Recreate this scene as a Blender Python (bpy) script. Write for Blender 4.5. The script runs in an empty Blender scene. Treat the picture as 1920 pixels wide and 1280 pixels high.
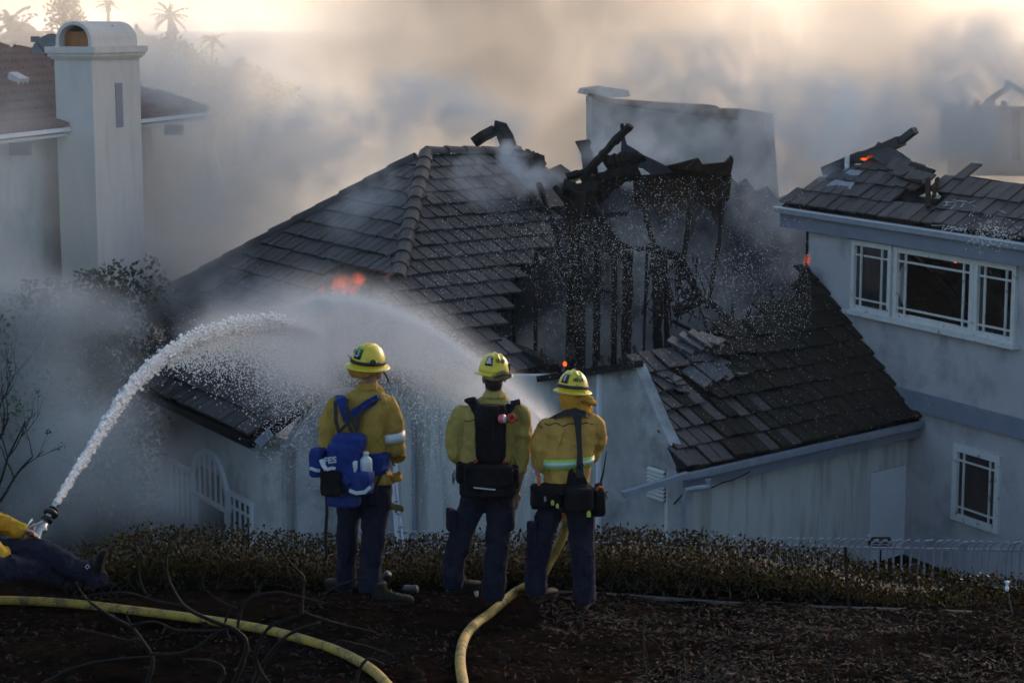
import bpy, bmesh, math, random
from mathutils import Vector, Matrix, noise as mnoise
R = math.radians
random.seed(7)
sc = bpy.context.scene
col = sc.collection
# ------------------------------------------------------------------ camera
FPX = 3733.33
CAMH = 4.136
TH = math.atan(590 / FPX)
cam = bpy.data.cameras.new('camera')
camo = bpy.data.objects.new('camera', cam)
col.objects.link(camo)
camo.location = (0, 0, CAMH)
camo.rotation_euler = (math.pi / 2 - TH, 0, 0)
cam.lens = 70
cam.sensor_width = 36
cam.clip_start = 0.2
cam.clip_end = 6000
cam.dof.use_dof = True
cam.dof.focus_distance = 16.5
cam.dof.aperture_fstop = 5.6
sc.camera = camo
# ------------------------------------------------------------------ light
SUN_AZ, SUN_EL = R(36), R(14)       # azimuth clockwise from +Y (the view direction)
world = bpy.data.worlds.new('World')
sc.world = world
world.use_nodes = True
wn = world.node_tree
wn.nodes.clear()
wo = wn.nodes.new('ShaderNodeOutputWorld')
wb = wn.nodes.new('ShaderNodeBackground')
ws = wn.nodes.new('ShaderNodeTexSky')
ws.sky_type = 'NISHITA'
ws.sun_disc = False
ws.sun_elevation = SUN_EL
ws.sun_rotation = SUN_AZ
ws.dust_density = 1.4
ws.ozone_density = 1.6
wb.inputs['Strength'].default_value = 0.15
wn.links.new(ws.outputs[0], wb.inputs[0])
wn.links.new(wb.outputs[0], wo.inputs[0])
sun = bpy.data.lights.new('sun', 'SUN')
sun.energy = 5.0
sun.angle = R(4)
sun.color = (1.0, 0.77, 0.60)
suno = bpy.data.objects.new('sun', sun)
col.objects.link(suno)
sdir = Vector((math.sin(SUN_AZ) * math.cos(SUN_EL), math.cos(SUN_AZ) * math.cos(SUN_EL), math.sin(SUN_EL)))
suno.location = sdir * 60
suno.rotation_euler = sdir.to_track_quat('Z', 'Y').to_euler()
vs = sc.view_settings
sc.display_settings.display_device = 'sRGB'
vs.view_transform = 'Standard'
vs.look = 'None'
vs.exposure = 0.75
vs.gamma = 1
vs.use_curve_mapping = False
sc.cycles.use_denoising = True
sc.cycles.use_adaptive_sampling = True
sc.cycles.adaptive_threshold = 0.03
sc.cycles.max_bounces = 8
sc.cycles.diffuse_bounces = 3
sc.cycles.glossy_bounces = 3
sc.cycles.transmission_bounces = 4
sc.cycles.transparent_max_bounces = 12
sc.cycles.volume_bounces = 3
sc.cycles.volume_step_rate = 1.5
sc.cycles.volume_max_steps = 256
sc.cycles.sample_clamp_indirect = 4.0
# ------------------------------------------------------------------ geometry helpers
cT, sT = math.cos(TH), math.sin(TH)

def ray(px, py):
    a = (px - 960) / FPX
    b = -(py - 640) / FPX
    return Vector((a, cT + b * sT, -sT + b * cT))

CAM = Vector((0, 0, CAMH))

def P(px, py, D, dd=0.0):
    d = ray(px, py)
    return CAM + d * ((D + dd) / d.y)

def PZ(px, py, z):
    d = ray(px, py)
    return CAM + d * ((z - CAMH) / d.z)

def PP(px, py, p0, n):
    d = ray(px, py)
    return CAM + d * (n.dot(p0 - CAM) / n.dot(d))

WORLD = {}          # world location of every empty / parent object

def tag(o, label=None, cat=None, group=None, kind=None):
    if label: o['label'] = label
    if cat: o['category'] = cat
    if group: o['group'] = group
    if kind: o['kind'] = kind
    return o

def thing(name, loc, label=None, cat=None, group=None, kind=None):
    o = bpy.data.objects.new(name, None)
    o.empty_display_size = 0.2
    col.objects.link(o)
    o.location = loc
    WORLD[o.name] = Vector(loc)
    return tag(o, label, cat, group, kind)

def place(o, parent=None, loc=(0, 0, 0)):
    """link o with a world location (no rotation), parented or not"""
    col.objects.link(o)
    loc = Vector(loc)
    WORLD[o.name] = loc
    if parent is not None:
        o.parent = parent
        o.location = loc - WORLD[parent.name]
    else:
        o.location = loc
    return o

class MB:
    def __init__(s):
        s.v = []; s.f = []; s.mi = []; s.cur = 0; s.sm = []; s.smooth = False
    def add(s, vs, fs):
        b = len(s.v)
        s.v += [Vector(v) for v in vs]
        for f in fs:
            s.f.append([b + i for i in f]); s.mi.append(s.cur); s.sm.append(s.smooth)
        return b
    def box(s, c, ax, ay, az):
        """box about centre c with half-axis vectors"""
        c = Vector(c); ax = Vector(ax); ay = Vector(ay); az = Vector(az)
        vs = [c + sx * ax + sy * ay + sz * az for sz in (-1, 1) for sy in (-1, 1) for sx in (-1, 1)]
        fs = [(0, 2, 3, 1), (4, 5, 7, 6), (0, 1, 5, 4), (2, 6, 7, 3), (0, 4, 6, 2), (1, 3, 7, 5)]
        if ax.cross(ay).dot(az) < 0: fs = [f[::-1] for f in fs]
        s.add(vs, fs)
    def beam(s, a, b, w, h, up=(0, 0, 1), twist=0.0):
        a = Vector(a); b = Vector(b); d = b - a
        L = d.length
        if L < 1e-6: return
        d = d / L
        up = Vector(up)
        if abs(d.dot(up)) > .98: up = Vector((1, 0, 0))
        x = d.cross(up).normalized(); z = x.cross(d).normalized()
        if twist:
            q = Matrix.Rotation(twist, 3, d); x = q @ x; z = q @ z
        s.box((a + b) / 2, x * w / 2, d * L / 2, z * h / 2)
    def prism(s, poly, off):
        """closed polygon (world points) extruded by off"""
        off = Vector(off); n = len(poly); poly = [Vector(p) for p in poly]
        nrm = Vector((0, 0, 0))
        for i in range(n):
            nrm += poly[i].cross(poly[(i + 1) % n])
        fl = nrm.dot(off) > 0
        vs = poly + [p + off for p in poly]
        fs = [tuple(range(n))[::-1], tuple(range(n, 2 * n))] + [(i, (i + 1) % n, n + (i + 1) % n, n + i) for i in range(n)]
        if not fl: fs = [f[::-1] for f in fs]
        s.add(vs, fs)
    def tube(s, pts, rad, n=8, cap=True, sx=None):
        pts = [Vector(p) for p in pts]
        if not hasattr(rad, '__len__'): rad = [rad] * len(pts)
        up = Vector((0, 0, 1)); prev = None; rings = []
        for i, p in enumerate(pts):
            d = (pts[min(i + 1, len(pts) - 1)] - pts[max(i - 1, 0)])
            if d.length < 1e-9: d = Vector((0, 0, 1))
            d.normalize()
            if prev is None:
                x = d.cross(up)
                if x.length < .05: x = d.cross(Vector((0, 1, 0)))
            else:
                x = prev - d * prev.dot(d)
            x.normalize(); prev = x
            y = d.cross(x)
            r = rad[i]
            r2 = r if sx is None else r * sx
            rings.append([p + x * r * math.cos(2 * math.pi * k / n) + y * r2 * math.sin(2 * math.pi * k / n) for k in range(n)])
        vs = [v for r in rings for v in r]
        fs = []
        for i in range(len(pts) - 1):
            for k in range(n):
                a = i * n + k; b = i * n + (k + 1) % n
                fs.append((a, b, b + n, a + n))
        if cap:
            fs.append(tuple(range(n))[::-1]); fs.append(tuple(range((len(pts) - 1) * n, len(pts) * n)))
        s.add(vs, fs)
    def rings(s, rings, cap=True, closed=True):
        n = len(rings[0]); vs = [v for r in rings for v in r]; fs = []
        for i in range(len(rings) - 1):
            for k in range(n if closed else n - 1):
                a = i * n + k; b = i * n + (k + 1) % n
                fs.append((a, b, b + n, a + n))
        if cap:
            fs.append(tuple(range(n))[::-1]); fs.append(tuple(range((len(rings) - 1) * n, len(rings) * n)))
        s.add(vs, fs)
    def lathe(s, c, axis, prof, n=20, ref=None):
        """prof: list of (radius, height along axis)"""
        c = Vector(c); axis = Vector(axis).normalized()
        x = Vector(ref) if ref is not None else (Vector((0, 0, 1)) if abs(axis.z) < .9 else Vector((1, 0, 0)))
        x = (x - axis * x.dot(axis)).normalized(); y = axis.cross(x)
        s.rings([[c + axis * h + (x * math.cos(2 * math.pi * k / n) + y * math.sin(2 * math.pi * k / n)) * max(r, 1e-4) for k in range(n)] for r, h in prof])
    def ell(s, c, ax, ay, az, nu=12, nv=8):
        c = Vector(c); ax = Vector(ax); ay = Vector(ay); az = Vector(az)
        rg = []
        for j in range(nv + 1):
            t = math.pi * (j + .02) / (nv + .04)
            rg.append([c + (ax * math.cos(2 * math.pi * k / nu) + ay * math.sin(2 * math.pi * k / nu)) * math.sin(t) - az * math.cos(t) for k in range(nu)])
        s.rings(rg)
    def build(s, name, mats, parent=None, centre=None, **kw):
        if not isinstance(mats, (list, tuple)): mats = [mats]
        vs = s.v
        if centre is None:
            lo = [min(v[i] for v in vs) for i in range(3)]; hi = [max(v[i] for v in vs) for i in range(3)]
            centre = Vector([(lo[i] + hi[i]) / 2 for i in range(3)])
            if parent is None: centre.z = lo[2]
        centre = Vector(centre)
        me = bpy.data.meshes.new(name)
        me.from_pydata([v - centre for v in vs], [], s.f)
        for m in mats: me.materials.append(m)
        me.polygons.foreach_set('material_index', s.mi)
        me.polygons.foreach_set('use_smooth', s.sm)
        me.update()
        o = bpy.data.objects.new(name, me)
        place(o, parent, centre)
        return tag(o, **kw)

# ------------------------------------------------------------------ materials
MATS = {}

class NT:
    def __init__(s, name, tree=None):
        if tree is None:
            s.m = bpy.data.materials.new(name); s.m.use_nodes = True
            s.t = s.m.node_tree; s.t.nodes.clear()
            MATS[name] = s.m
        else: s.t = tree
    def n(s, typ, **kw):
        nd = s.t.nodes.new(typ)
        for k, v in kw.items():
            if k.startswith('i_'):
                key = k[2:]
                key = int(key) if key.isdigit() else key.replace('_', ' ')
                nd.inputs[key].default_value = v
            else: setattr(nd, k, v)
        return nd
    def l(s, a, b): s.t.links.new(a, b)
    def math(s, op, a, b=None, c=None, clamp=False):
        nd = s.t.nodes.new('ShaderNodeMath'); nd.operation = op; nd.use_clamp = clamp
        for i, x in enumerate((a, b, c)):
            if x is None: continue
            if isinstance(x, (int, float)): nd.inputs[i].default_value = x
            else: s.l(x, nd.inputs[i])
        return nd.outputs[0]
    def ramp(s, fac, stops):
        nd = s.t.nodes.new('ShaderNodeValToRGB')
        els = nd.color_ramp.elements
        while len(els) < len(stops): els.new(.5)
        for e, (p, c) in zip(els, stops):
            e.position = p; e.color = (c[0], c[1], c[2], 1) if hasattr(c, '__len__') else (c, c, c, 1)
        s.l(fac, nd.inputs[0])
        return nd.outputs[0]

def pbr(name, c1, c2=None, scale=6.0, rough=.8, bump=.0, bscale=None, detail=6, metal=0.0, c3=None, s3=1.2, spec=.5, coat=0, dist=1.0, stretch=None, rvar=0.0, sheen=0, w3=(.5, .7)):
    if rough >= .74 and spec == .5: spec = .15
    if name in MATS: return MATS[name]
    t = NT(name)
    out = t.n('ShaderNodeOutputMaterial'); b = t.n('ShaderNodeBsdfPrincipled')
    t.l(b.outputs[0], out.inputs[0])
    b.inputs['Roughness'].default_value = rough
    b.inputs['Metallic'].default_value = metal
    b.inputs['Specular IOR Level'].default_value = spec
    if coat: b.inputs['Coat Weight'].default_value = coat
    if sheen: b.inputs['Sheen Weight'].default_value = sheen
    geo = t.n('ShaderNodeNewGeometry'); oi = t.n('ShaderNodeObjectInfo')
    pos = geo.outputs['Position']
    if stretch:
        mp = t.n('ShaderNodeMapping'); mp.inputs['Scale'].default_value = stretch
        t.l(pos, mp.inputs[0]); pos = mp.outputs[0]
    n1 = t.n('ShaderNodeTexNoise', i_Scale=scale, i_Detail=detail, i_Roughness=.62)
    t.l(pos, n1.inputs['Vector'])
    c2 = c2 or tuple(x * .7 for x in c1)
    cc = t.ramp(n1.outputs[0], [(.3, c1), (.7, c2)])
    if c3:
        n3 = t.n('ShaderNodeTexNoise', i_Scale=s3, i_Detail=5, i_Roughness=.6)
        t.l(pos, n3.inputs['Vector'])
        f = t.ramp(n3.outputs[0], [(w3[0], 0), (w3[1], 1)])
        mx = t.n('ShaderNodeMixRGB'); t.l(f, mx.inputs[0]); t.l(cc, mx.inputs[1]); mx.inputs[2].default_value = (*c3, 1)
        cc = mx.outputs[0]
    if rvar:
        hs = t.n('ShaderNodeHueSaturation')
        t.l(t.math('MULTIPLY_ADD', oi.outputs['Random'], rvar, 1 - rvar / 2), hs.inputs['Value']); t.l(cc, hs.inputs['Color'])
        cc = hs.outputs[0]
    t.l(cc, b.inputs['Base Color'])
    if bump:
        nb = t.n('ShaderNodeTexNoise', i_Scale=bscale or scale * 3, i_Detail=6, i_Roughness=.65)
        t.l(pos, nb.inputs['Vector'])
        bp = t.n('ShaderNodeBump', i_Strength=bump, i_Distance=.02 * dist)
        t.l(nb.outputs[0], bp.inputs['Height']); t.l(bp.outputs[0], b.inputs['Normal'])
    return t.m

def glow(name, c, strength, c2=None):
    if name in MATS: return MATS[name]
    t = NT(name)
    out = t.n('ShaderNodeOutputMaterial'); e = t.n('ShaderNodeEmission', i_Strength=strength)
    geo = t.n('ShaderNodeNewGeometry'); n1 = t.n('ShaderNodeTexNoise', i_Scale=9.0, i_Detail=4)
    t.l(geo.outputs['Position'], n1.inputs[0])
    t.l(t.ramp(n1.outputs[0], [(.35, c2 or (c[0] * .25, c[1] * .1, 0)), (.6, c)]), e.inputs[0])
    t.l(e.outputs[0], out.inputs[0])
    return t.m
# ------------------------------------------------------------------ the materials of the place
M = dict(
    tile=pbr('roof_tile_clay', (.078, .070, .068), (.040, .037, .037), scale=5, rough=.68, bump=.35, bscale=60, c3=(.070, .063, .062), s3=1.1, rvar=.6),
    tile_b=pbr('roof_tile_sooty', (.055, .050, .048), (.028, .026, .026), scale=5, rough=.66, bump=.35, bscale=60, rvar=.45),
    tile_brown=pbr('roof_tile_mossy', (.030, .025, .019), (.016, .014, .012), scale=4, rough=.8, bump=.5, bscale=50, c3=(.026, .023, .012), s3=2.0, rvar=.2),
    cap=pbr('ridge_cap_clay', (.070, .060, .058), (.038, .033, .033), scale=4, rough=.6, bump=.3, bscale=50, rvar=.3),
    under=pbr('roof_underlay', (.012, .011, .010), (.02, .018, .016), scale=3, rough=.95, bump=.5, bscale=30),
    char=pbr('charred_wood', (.010, .009, .009), (.028, .025, .023), scale=14, rough=.75, bump=.9, bscale=45, dist=2, rvar=.3),
    charbrown=pbr('scorched_wood', (.05, .028, .018), (.014, .011, .010), scale=6, rough=.85, bump=.6, bscale=40),
    stucco=pbr('white_stucco', (.70, .69, .66), (.58, .57, .55), scale=.9, rough=.9, bump=.7, bscale=38, c3=(.44, .43, .41), s3=1.4, dist=.8),
    stucco_r=pbr('lavender_stucco', (.52, .49, .50), (.43, .41, .42), scale=1.1, rough=.92, bump=.9, bscale=26, c3=(.32, .30, .31), s3=1.3, dist=1.2),
    stucco_w=pbr('water_stained_stucco', (.68, .67, .63), (.56, .55, .52), scale=1.3, rough=.9, bump=.6, bscale=34, c3=(.36, .35, .31), s3=1.6, stretch=(2.2, 2.2, .3), dist=.9),
    stucco_s=pbr('sooty_stucco', (.56, .56, .55), (.30, .30, .30), scale=1.0, rough=.92, bump=.5, bscale=34, c3=(.13, .125, .12), s3=.8, dist=.8),
    stucco_c=pbr('cream_stucco', (.72, .66, .61), (.62, .58, .54), scale=1.0, rough=.9, bump=.5, bscale=40, c3=(.58, .54, .50), s3=1.8, stretch=(1.5, 1.5, .4)),
    trim=pbr('grey_blue_trim', (.22, .24, .30), (.17, .19, .24), scale=2, rough=.6, bump=.15, bscale=30),
    gutter=pbr('grey_gutter_metal', (.30, .32, .37), (.22, .24, .28), scale=5, rough=.42, bump=.15),
    white=pbr('chipped_white_paint', (.70, .69, .66), (.56, .55, .52), scale=3, rough=.55, bump=.35, bscale=40, c3=(.28, .23, .18), s3=7, w3=(.6, .68)),
    whiteclean=pbr('white_paint', (.80, .82, .84), (.70, .72, .74), scale=1.5, rough=.55, bump=.08),
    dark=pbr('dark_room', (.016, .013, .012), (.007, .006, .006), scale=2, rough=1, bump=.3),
    clay=pbr('spanish_clay_tile', (.25, .115, .075), (.13, .065, .05), scale=4, rough=.8, bump=.5, bscale=20, c3=(.10, .07, .06), s3=3),
    copper=pbr('orange_flue_lining', (.42, .17, .05), (.28, .10, .03), scale=5, rough=.6),
    dishgrey=pbr('satellite_dish_grey', (.12, .12, .12), (.09, .09, .09), scale=5, rough=.5),
    metal=pbr('fence_metal', (.36, .36, .41), (.26, .26, .31), scale=9, rough=.42, metal=.15, bump=.15),
    chrome=pbr('brushed_nozzle_metal', (.62, .58, .55), (.42, .39, .37), scale=8, rough=.28, metal=.9),
    pipe=pbr('galvanised_pipe', (.13, .12, .11), (.075, .07, .065), scale=8, rough=.8, spec=.2, bump=.3, c3=(.10, .07, .05), s3=5),
    black=pbr('black_nylon', (.010, .010, .012), (.016, .016, .018), scale=20, rough=.62, bump=.35, bscale=90),
    rubber=pbr('black_rubber', (.012, .012, .013), (.02, .02, .02), scale=9, rough=.45),
    ember=glow('ember_glow', (1.0, .13, .02), 1.0),
    flame=glow('flame_glow', (1.0, .14, .02), 1.0, (.16, .02, .01)),
)
def glass_mat():
    t = NT('window_glass')
    out = t.n('ShaderNodeOutputMaterial'); b = t.n('ShaderNodeBsdfPrincipled')
    b.inputs['Base Color'].default_value = (.02, .022, .025, 1)
    b.inputs['Roughness'].default_value = .08; b.inputs['Transmission Weight'].default_value = .0
    b.inputs['Alpha'].default_value = .55
    geo = t.n('ShaderNodeNewGeometry'); n1 = t.n('ShaderNodeTexNoise', i_Scale=2.0, i_Detail=5); t.l(geo.outputs[0], n1.inputs[0])
    t.l(t.ramp(n1.outputs[0], [(.4, .05), (.7, .3)]), b.inputs['Roughness'])
    t.l(b.outputs[0], out.inputs[0])
    return t.m
M['glass'] = glass_mat()

def fire_vol(name, strength, dens=9.0):
    t = NT(name); out = t.n('ShaderNodeOutputMaterial'); v = t.n('ShaderNodeVolumePrincipled')
    v.inputs['Color'].default_value = (.05, .04, .04, 1)
    tc = t.n('ShaderNodeTexCoord'); ln = t.n('ShaderNodeVectorMath', operation='LENGTH')
    sb = t.n('ShaderNodeVectorMath', operation='SUBTRACT'); t.l(tc.outputs['Generated'], sb.inputs[0]); sb.inputs[1].default_value = (.5, .5, .42); t.l(sb.outputs[0], ln.inputs[0])
    geo = t.n('ShaderNodeNewGeometry'); mp = t.n('ShaderNodeMapping'); mp.inputs['Scale'].default_value = (9, 9, 3.5); t.l(geo.outputs['Position'], mp.inputs[0])
    n = t.n('ShaderNodeTexNoise', i_Scale=1.0, i_Detail=4, i_Distortion=1.2); t.l(mp.outputs[0], n.inputs[0])
    f = t.math('SUBTRACT', 1.0, t.math('MULTIPLY', ln.outputs['Value'], 2.0), clamp=True)
    g = t.math('MULTIPLY', f, t.ramp(n.outputs[0], [(.42, 0), (.62, 1)]))
    t.l(t.math('MULTIPLY', g, dens), v.inputs['Density'])
    t.l(t.math('MULTIPLY', g, strength), v.inputs['Emission Strength']); v.inputs['Emission Color'].default_value = (1, .13, .02, 1); v.inputs['Blackbody Intensity'].default_value = 0
    t.l(v.outputs[0], out.inputs['Volume']); return t.m
M['fire'] = fire_vol('fire', 7.0)
# ------------------------------------------------------------------ roofs of separate tiles
def inside(pt, poly):
    x, y = pt; c = False; n = len(poly)
    for i in range(n):
        x1, y1 = poly[i]; x2, y2 = poly[(i + 1) % n]
        if (y1 > y) != (y2 > y) and x < (x2 - x1) * (y - y1) / (y2 - y1) + x1: c = not c
    return c

class Frame:
    """a roof or wall plane: origin o, u along the courses, v up the slope, n outwards"""
    def __init__(s, o, az, pitch=None, face='L'):
        a = R(az)
        s.o = Vector(o); s.u = Vector((math.sin(a), math.cos(a), 0))
        out = Vector((-s.u.y, s.u.x, 0)) if face == 'L' else Vector((s.u.y, -s.u.x, 0))
        if pitch is None:
            s.v = Vector((0, 0, 1)); s.n = out
        else:
            p = R(pitch); s.v = -out * math.cos(p) + Vector((0, 0, math.sin(p))); s.n = out * math.sin(p) + Vector((0, 0, math.cos(p)))
        s.out = out
    def px(s, x, y, off=0):
        p = PP(x, y, s.o + s.n * off, s.n) - s.o
        return (p.dot(s.u), p.dot(s.v))
    def at(s, a, b, h=0): return s.o + s.u * a + s.v * b + s.n * h
    def mat(s, loc, rot=0, tilt=0, roll=0):
        m = Matrix((s.u, s.v, s.n)).transposed().to_4x4()
        m = m @ Matrix.Rotation(rot, 4, 'Z') @ Matrix.Rotation(tilt, 4, 'X') @ Matrix.Rotation(roll, 4, 'Y')
        m.translation = loc
        return m

def tile_mesh(w, l, th, mat, seed):
    rnd = random.Random(seed)
    mb = MB()
    x = w / 2 * .885
    ys = [-l / 2 + rnd.uniform(-.008, .008), 0, l / 2]
    vs = []
    for zz in (0, th):
        for y in ys:
            for k in range(4):
                xx = -x + 2 * x * k / 3
                vs.append((xx, y + (rnd.uniform(-.006, .006) if y == ys[0] else 0), zz + (.004 if k in (0,) else 0) + rnd.uniform(-.0015, .0015)))
    fs = []
    for r in range(2):
        for k in range(3):
            a = r * 4 + k
            fs.append((a, a + 4, a + 5, a + 1)); b = a + 12
            fs.append((b, b + 1, b + 5, b + 4))
        fs.append((r * 4, r * 4 + 12, r * 4 + 16, r * 4 + 4)); fs.append((r * 4 + 3, r * 4 + 7, r * 4 + 19, r * 4 + 15))
    for k in range(3):
        fs.append((k, k + 1, k + 13, k + 12)); fs.append((8 + k, 20 + k, 21 + k, 9 + k))
    me = bpy.data.meshes.new('tile'); me.from_pydata(vs, [], [f[::-1] for f in fs]); me.materials.append(mat); me.update()
    return me

def lay_tiles(fr, poly, tw, ex, mat, skip=None, wobble=0.0, seed=1, v0=0.0, shift=0.5, lift=None, th=.052, mats=None):
    """list of (mesh, matrix) for tiles whose middle lies in poly (u,v), v0 = the eave"""
    rnd = random.Random(seed)
    out = []
    meshes = [tile_mesh(tw, ex * 1.22, th, (mats or [mat])[k % len(mats or [mat])], seed * 31 + k) for k in range(6)]
    us = [p[0] for p in poly]; vv = [p[1] for p in poly]
    r = 0; v = v0
    while v < max(vv):
        u = min(us) - tw + (shift * tw if r % 2 else 0)
        rowj = rnd.uniform(-.012, .012)
        while u < max(us) + tw:
            cu, cv = u + tw / 2, v + ex / 2
            if inside((cu, cv), poly) and not (skip and skip(cu, cv)):
                h = .03 + (lift(cu, cv) if lift else 0)
                tl = -th * 1.0 / ex
                j = rnd.gauss(0, 1)
                m = fr.mat(fr.at(cu, cv + ex * .11 + rowj + rnd.uniform(-.01, .01), h + abs(j) * wobble * .3),
                           rot=rnd.gauss(0, .006 + wobble * .2), tilt=tl * 1.0 + rnd.gauss(0, .006 + wobble * .25), roll=rnd.gauss(0, .006 + wobble * .25))
                out.append((meshes[rnd.randrange(6)], m))
            u += tw
        v += ex; r += 1
    return out

def emit(root, lst, name, cap=295, stuff_label=None, bad=None):
    """the nearest/largest as single parts, the rest as one joined part"""
    lst = sorted(lst, key=lambda a: (a[1].translation - CAM).length + (40 if bad and bad(a[1].translation) else 0))
    W = WORLD[root.name]
    for me, m in lst[:cap]:
        o = bpy.data.objects.new(name, me); col.objects.link(o); o.parent = root
        m = m.copy(); m.translation = m.translation - W
        o.matrix_basis = m
    if lst[cap:]:
        bm_v = []; bm_f = []; mi = []; ml = []
        for me, m in lst[cap:]:
            b = len(bm_v)
            bm_v += [m @ v.co - W for v in me.vertices]
            if me.materials[0] not in ml: ml.append(me.materials[0])
            k = ml.index(me.materials[0])
            for p in me.polygons: bm_f.append([b + i for i in p.vertices]); mi.append(k)
        me = bpy.data.meshes.new(name + '_courses'); me.from_pydata(bm_v, [], bm_f)
        for x in ml: me.materials.append(x)
        me.polygons.foreach_set('material_index', mi); me.update()
        o = bpy.data.objects.new(name + '_courses', me); col.objects.link(o); o.parent = root
        o['kind'] = 'stuff'

def slab(mb, fr, poly, th=.12, h=0.0):
    mb.prism([fr.at(a, b, h) for a, b in poly], -fr.n * th)

def ridge_caps(root, a, b, L, r, mat, name='ridge_cap', up=Vector((0, 0, 1))):
    """overlapping half-round cap tiles from a (low end) to b"""
    a = Vector(a); b = Vector(b); d = (b - a); n = max(1, int(d.length / L)); d.normalize()
    x = d.cross(up).normalized(); z = x.cross(d).normalized()
    mb = MB(); mb.smooth = True
    K = 8
    r1 = []; r2 = []; r3 = []; r4 = []
    for k in range(K + 1):
        t = math.pi * k / K
        cx, cz = math.cos(t), math.sin(t)
        r1.append(Vector((cx * r * 1.06, 0, cz * r * 1.04 + .018))); r2.append(Vector((cx * r * .97, L * 1.06, cz * r * .95)))
        r3.append(Vector((cx * r * .96, .002, cz * r * .92 + .0)))
    vs = r1 + r2 + r3; fs = []
    for k in range(K):
        fs.append((k, k + 1, K + 1 + k + 1, K + 1 + k)); fs.append((2 * (K + 1) + k, 2 * (K + 1) + k + 1, k + 1, k))
    me = bpy.data.meshes.new(name); me.from_pydata(vs, [], [f for f in fs]); me.materials.append(mat)
    me.update()
    W = WORLD[root.name]
    rnd = random.Random(int(L * 1000) + n)
    for i in range(n):
        o = bpy.data.objects.new(name, me); col.objects.link(o); o.parent = root
        m = Matrix((x, d, z)).transposed().to_4x4() @ Matrix.Rotation(rnd.gauss(0, .012), 4, 'Z')
        m.translation = a + d * (i * L) - W + Vector((0, 0, rnd.uniform(-.008, .008)))
        o.matrix_basis = m

def wall_holes(fr, u0, u1, v0, v1, holes, th=.22, mats=None):
    """a wall as rectangular pieces round rectangular holes"""
    mb = MB()
    us = sorted({u0, u1, *[h[0] for h in holes], *[h[1] for h in holes]})
    vs_ = sorted({v0, v1, *[h[2] for h in holes], *[h[3] for h in holes]})
    # vertical strips
    for i in range(len(us) - 1):
        a, b = us[i], us[i + 1]
        hs = sorted([(h[2], h[3]) for h in holes if h[0] < (a + b) / 2 < h[1]])
        z = v0
        for lo, hi in hs + [(v1, v1)]:
            if lo - z > 1e-4:
                c = fr.at((a + b) / 2, (z + lo) / 2, -th / 2)
                mb.box(c, fr.u * (b - a) / 2, fr.n * th / 2, fr.v * (lo - z) / 2)
            z = hi
    return mb

def sash(root, fr, u0, u1, v0, v1, nu, nv, fw, mw, mat, glass, h=.02, name='window', label=None, broken=False, outer=.0, seed=0):
    """window > frame, muntin, pane; nu, nv = muntin positions (fractions)"""
    mb = MB()
    def bar(a, b, c, d, hh, dp):
        mb.box(fr.at((a + b) / 2, (c + d) / 2, hh), fr.u * (b - a) / 2, fr.n * dp / 2, fr.v * (d - c) / 2)
    bar(u0, u0 + fw, v0, v1, h, .09); bar(u1 - fw, u1, v0, v1, h, .09)
    bar(u0 + fw, u1 - fw, v0, v0 + fw, h, .088); bar(u0 + fw, u1 - fw, v1 - fw, v1, h, .088)
    w = mb.build(name, mat, root)
    if label: w['label'] = label
    U = [u0 + fw + (u1 - u0 - 2 * fw) * t for t in nu]; V = [v0 + fw + (v1 - v0 - 2 * fw) * t for t in nv]
    for u in U:
        mb = MB(); bar(u - mw / 2, u + mw / 2, v0 + fw, v1 - fw, h - .004, .035); mb.build('muntin', mat, w)
    for v in V:
        mb = MB(); bar(u0 + fw, u1 - fw, v - mw / 2, v + mw / 2, h - .006, .03); mb.build('muntin', mat, w)
    rnd = random.Random(seed)
    E_u = [u0 + fw] + U + [u1 - fw]; E_v = [v0 + fw] + V + [v1 - fw]
    for i in range(len(E_u) - 1):
        for j in range(len(E_v) - 1):
            a, b, c, d = E_u[i], E_u[i + 1], E_v[j], E_v[j + 1]
            if broken and (b - a) * (d - c) > .15:
                # shards left in the frame corners
                for (cu, cv, su, sv) in ((a, c, 1, 1), (b, d, -1, -1), (a, d, 1, -1), (b, c, -1, 1)):
                    l1, l2 = rnd.uniform(.05, .22), rnd.uniform(.05, .3)
                    p = [fr.at(cu, cv, h - .02), fr.at(cu + su * l1, cv, h - .02), fr.at(cu + su * l1 * .3, cv + sv * l2 * .5, h - .02), fr.at(cu, cv + sv * l2, h - .02)]
                    mb = MB(); mb.prism(p, fr.n * .004)
                    mb.build('pane', glass, w, label='broken shard left in the frame corner')
            else:
                mb = MB(); mb.box(fr.at((a + b) / 2, (c + d) / 2, h - .02), fr.u * (b - a) / 2, fr.n * .002, fr.v * (d - c) / 2)
                mb.build('pane', glass, w)
    return w

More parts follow.
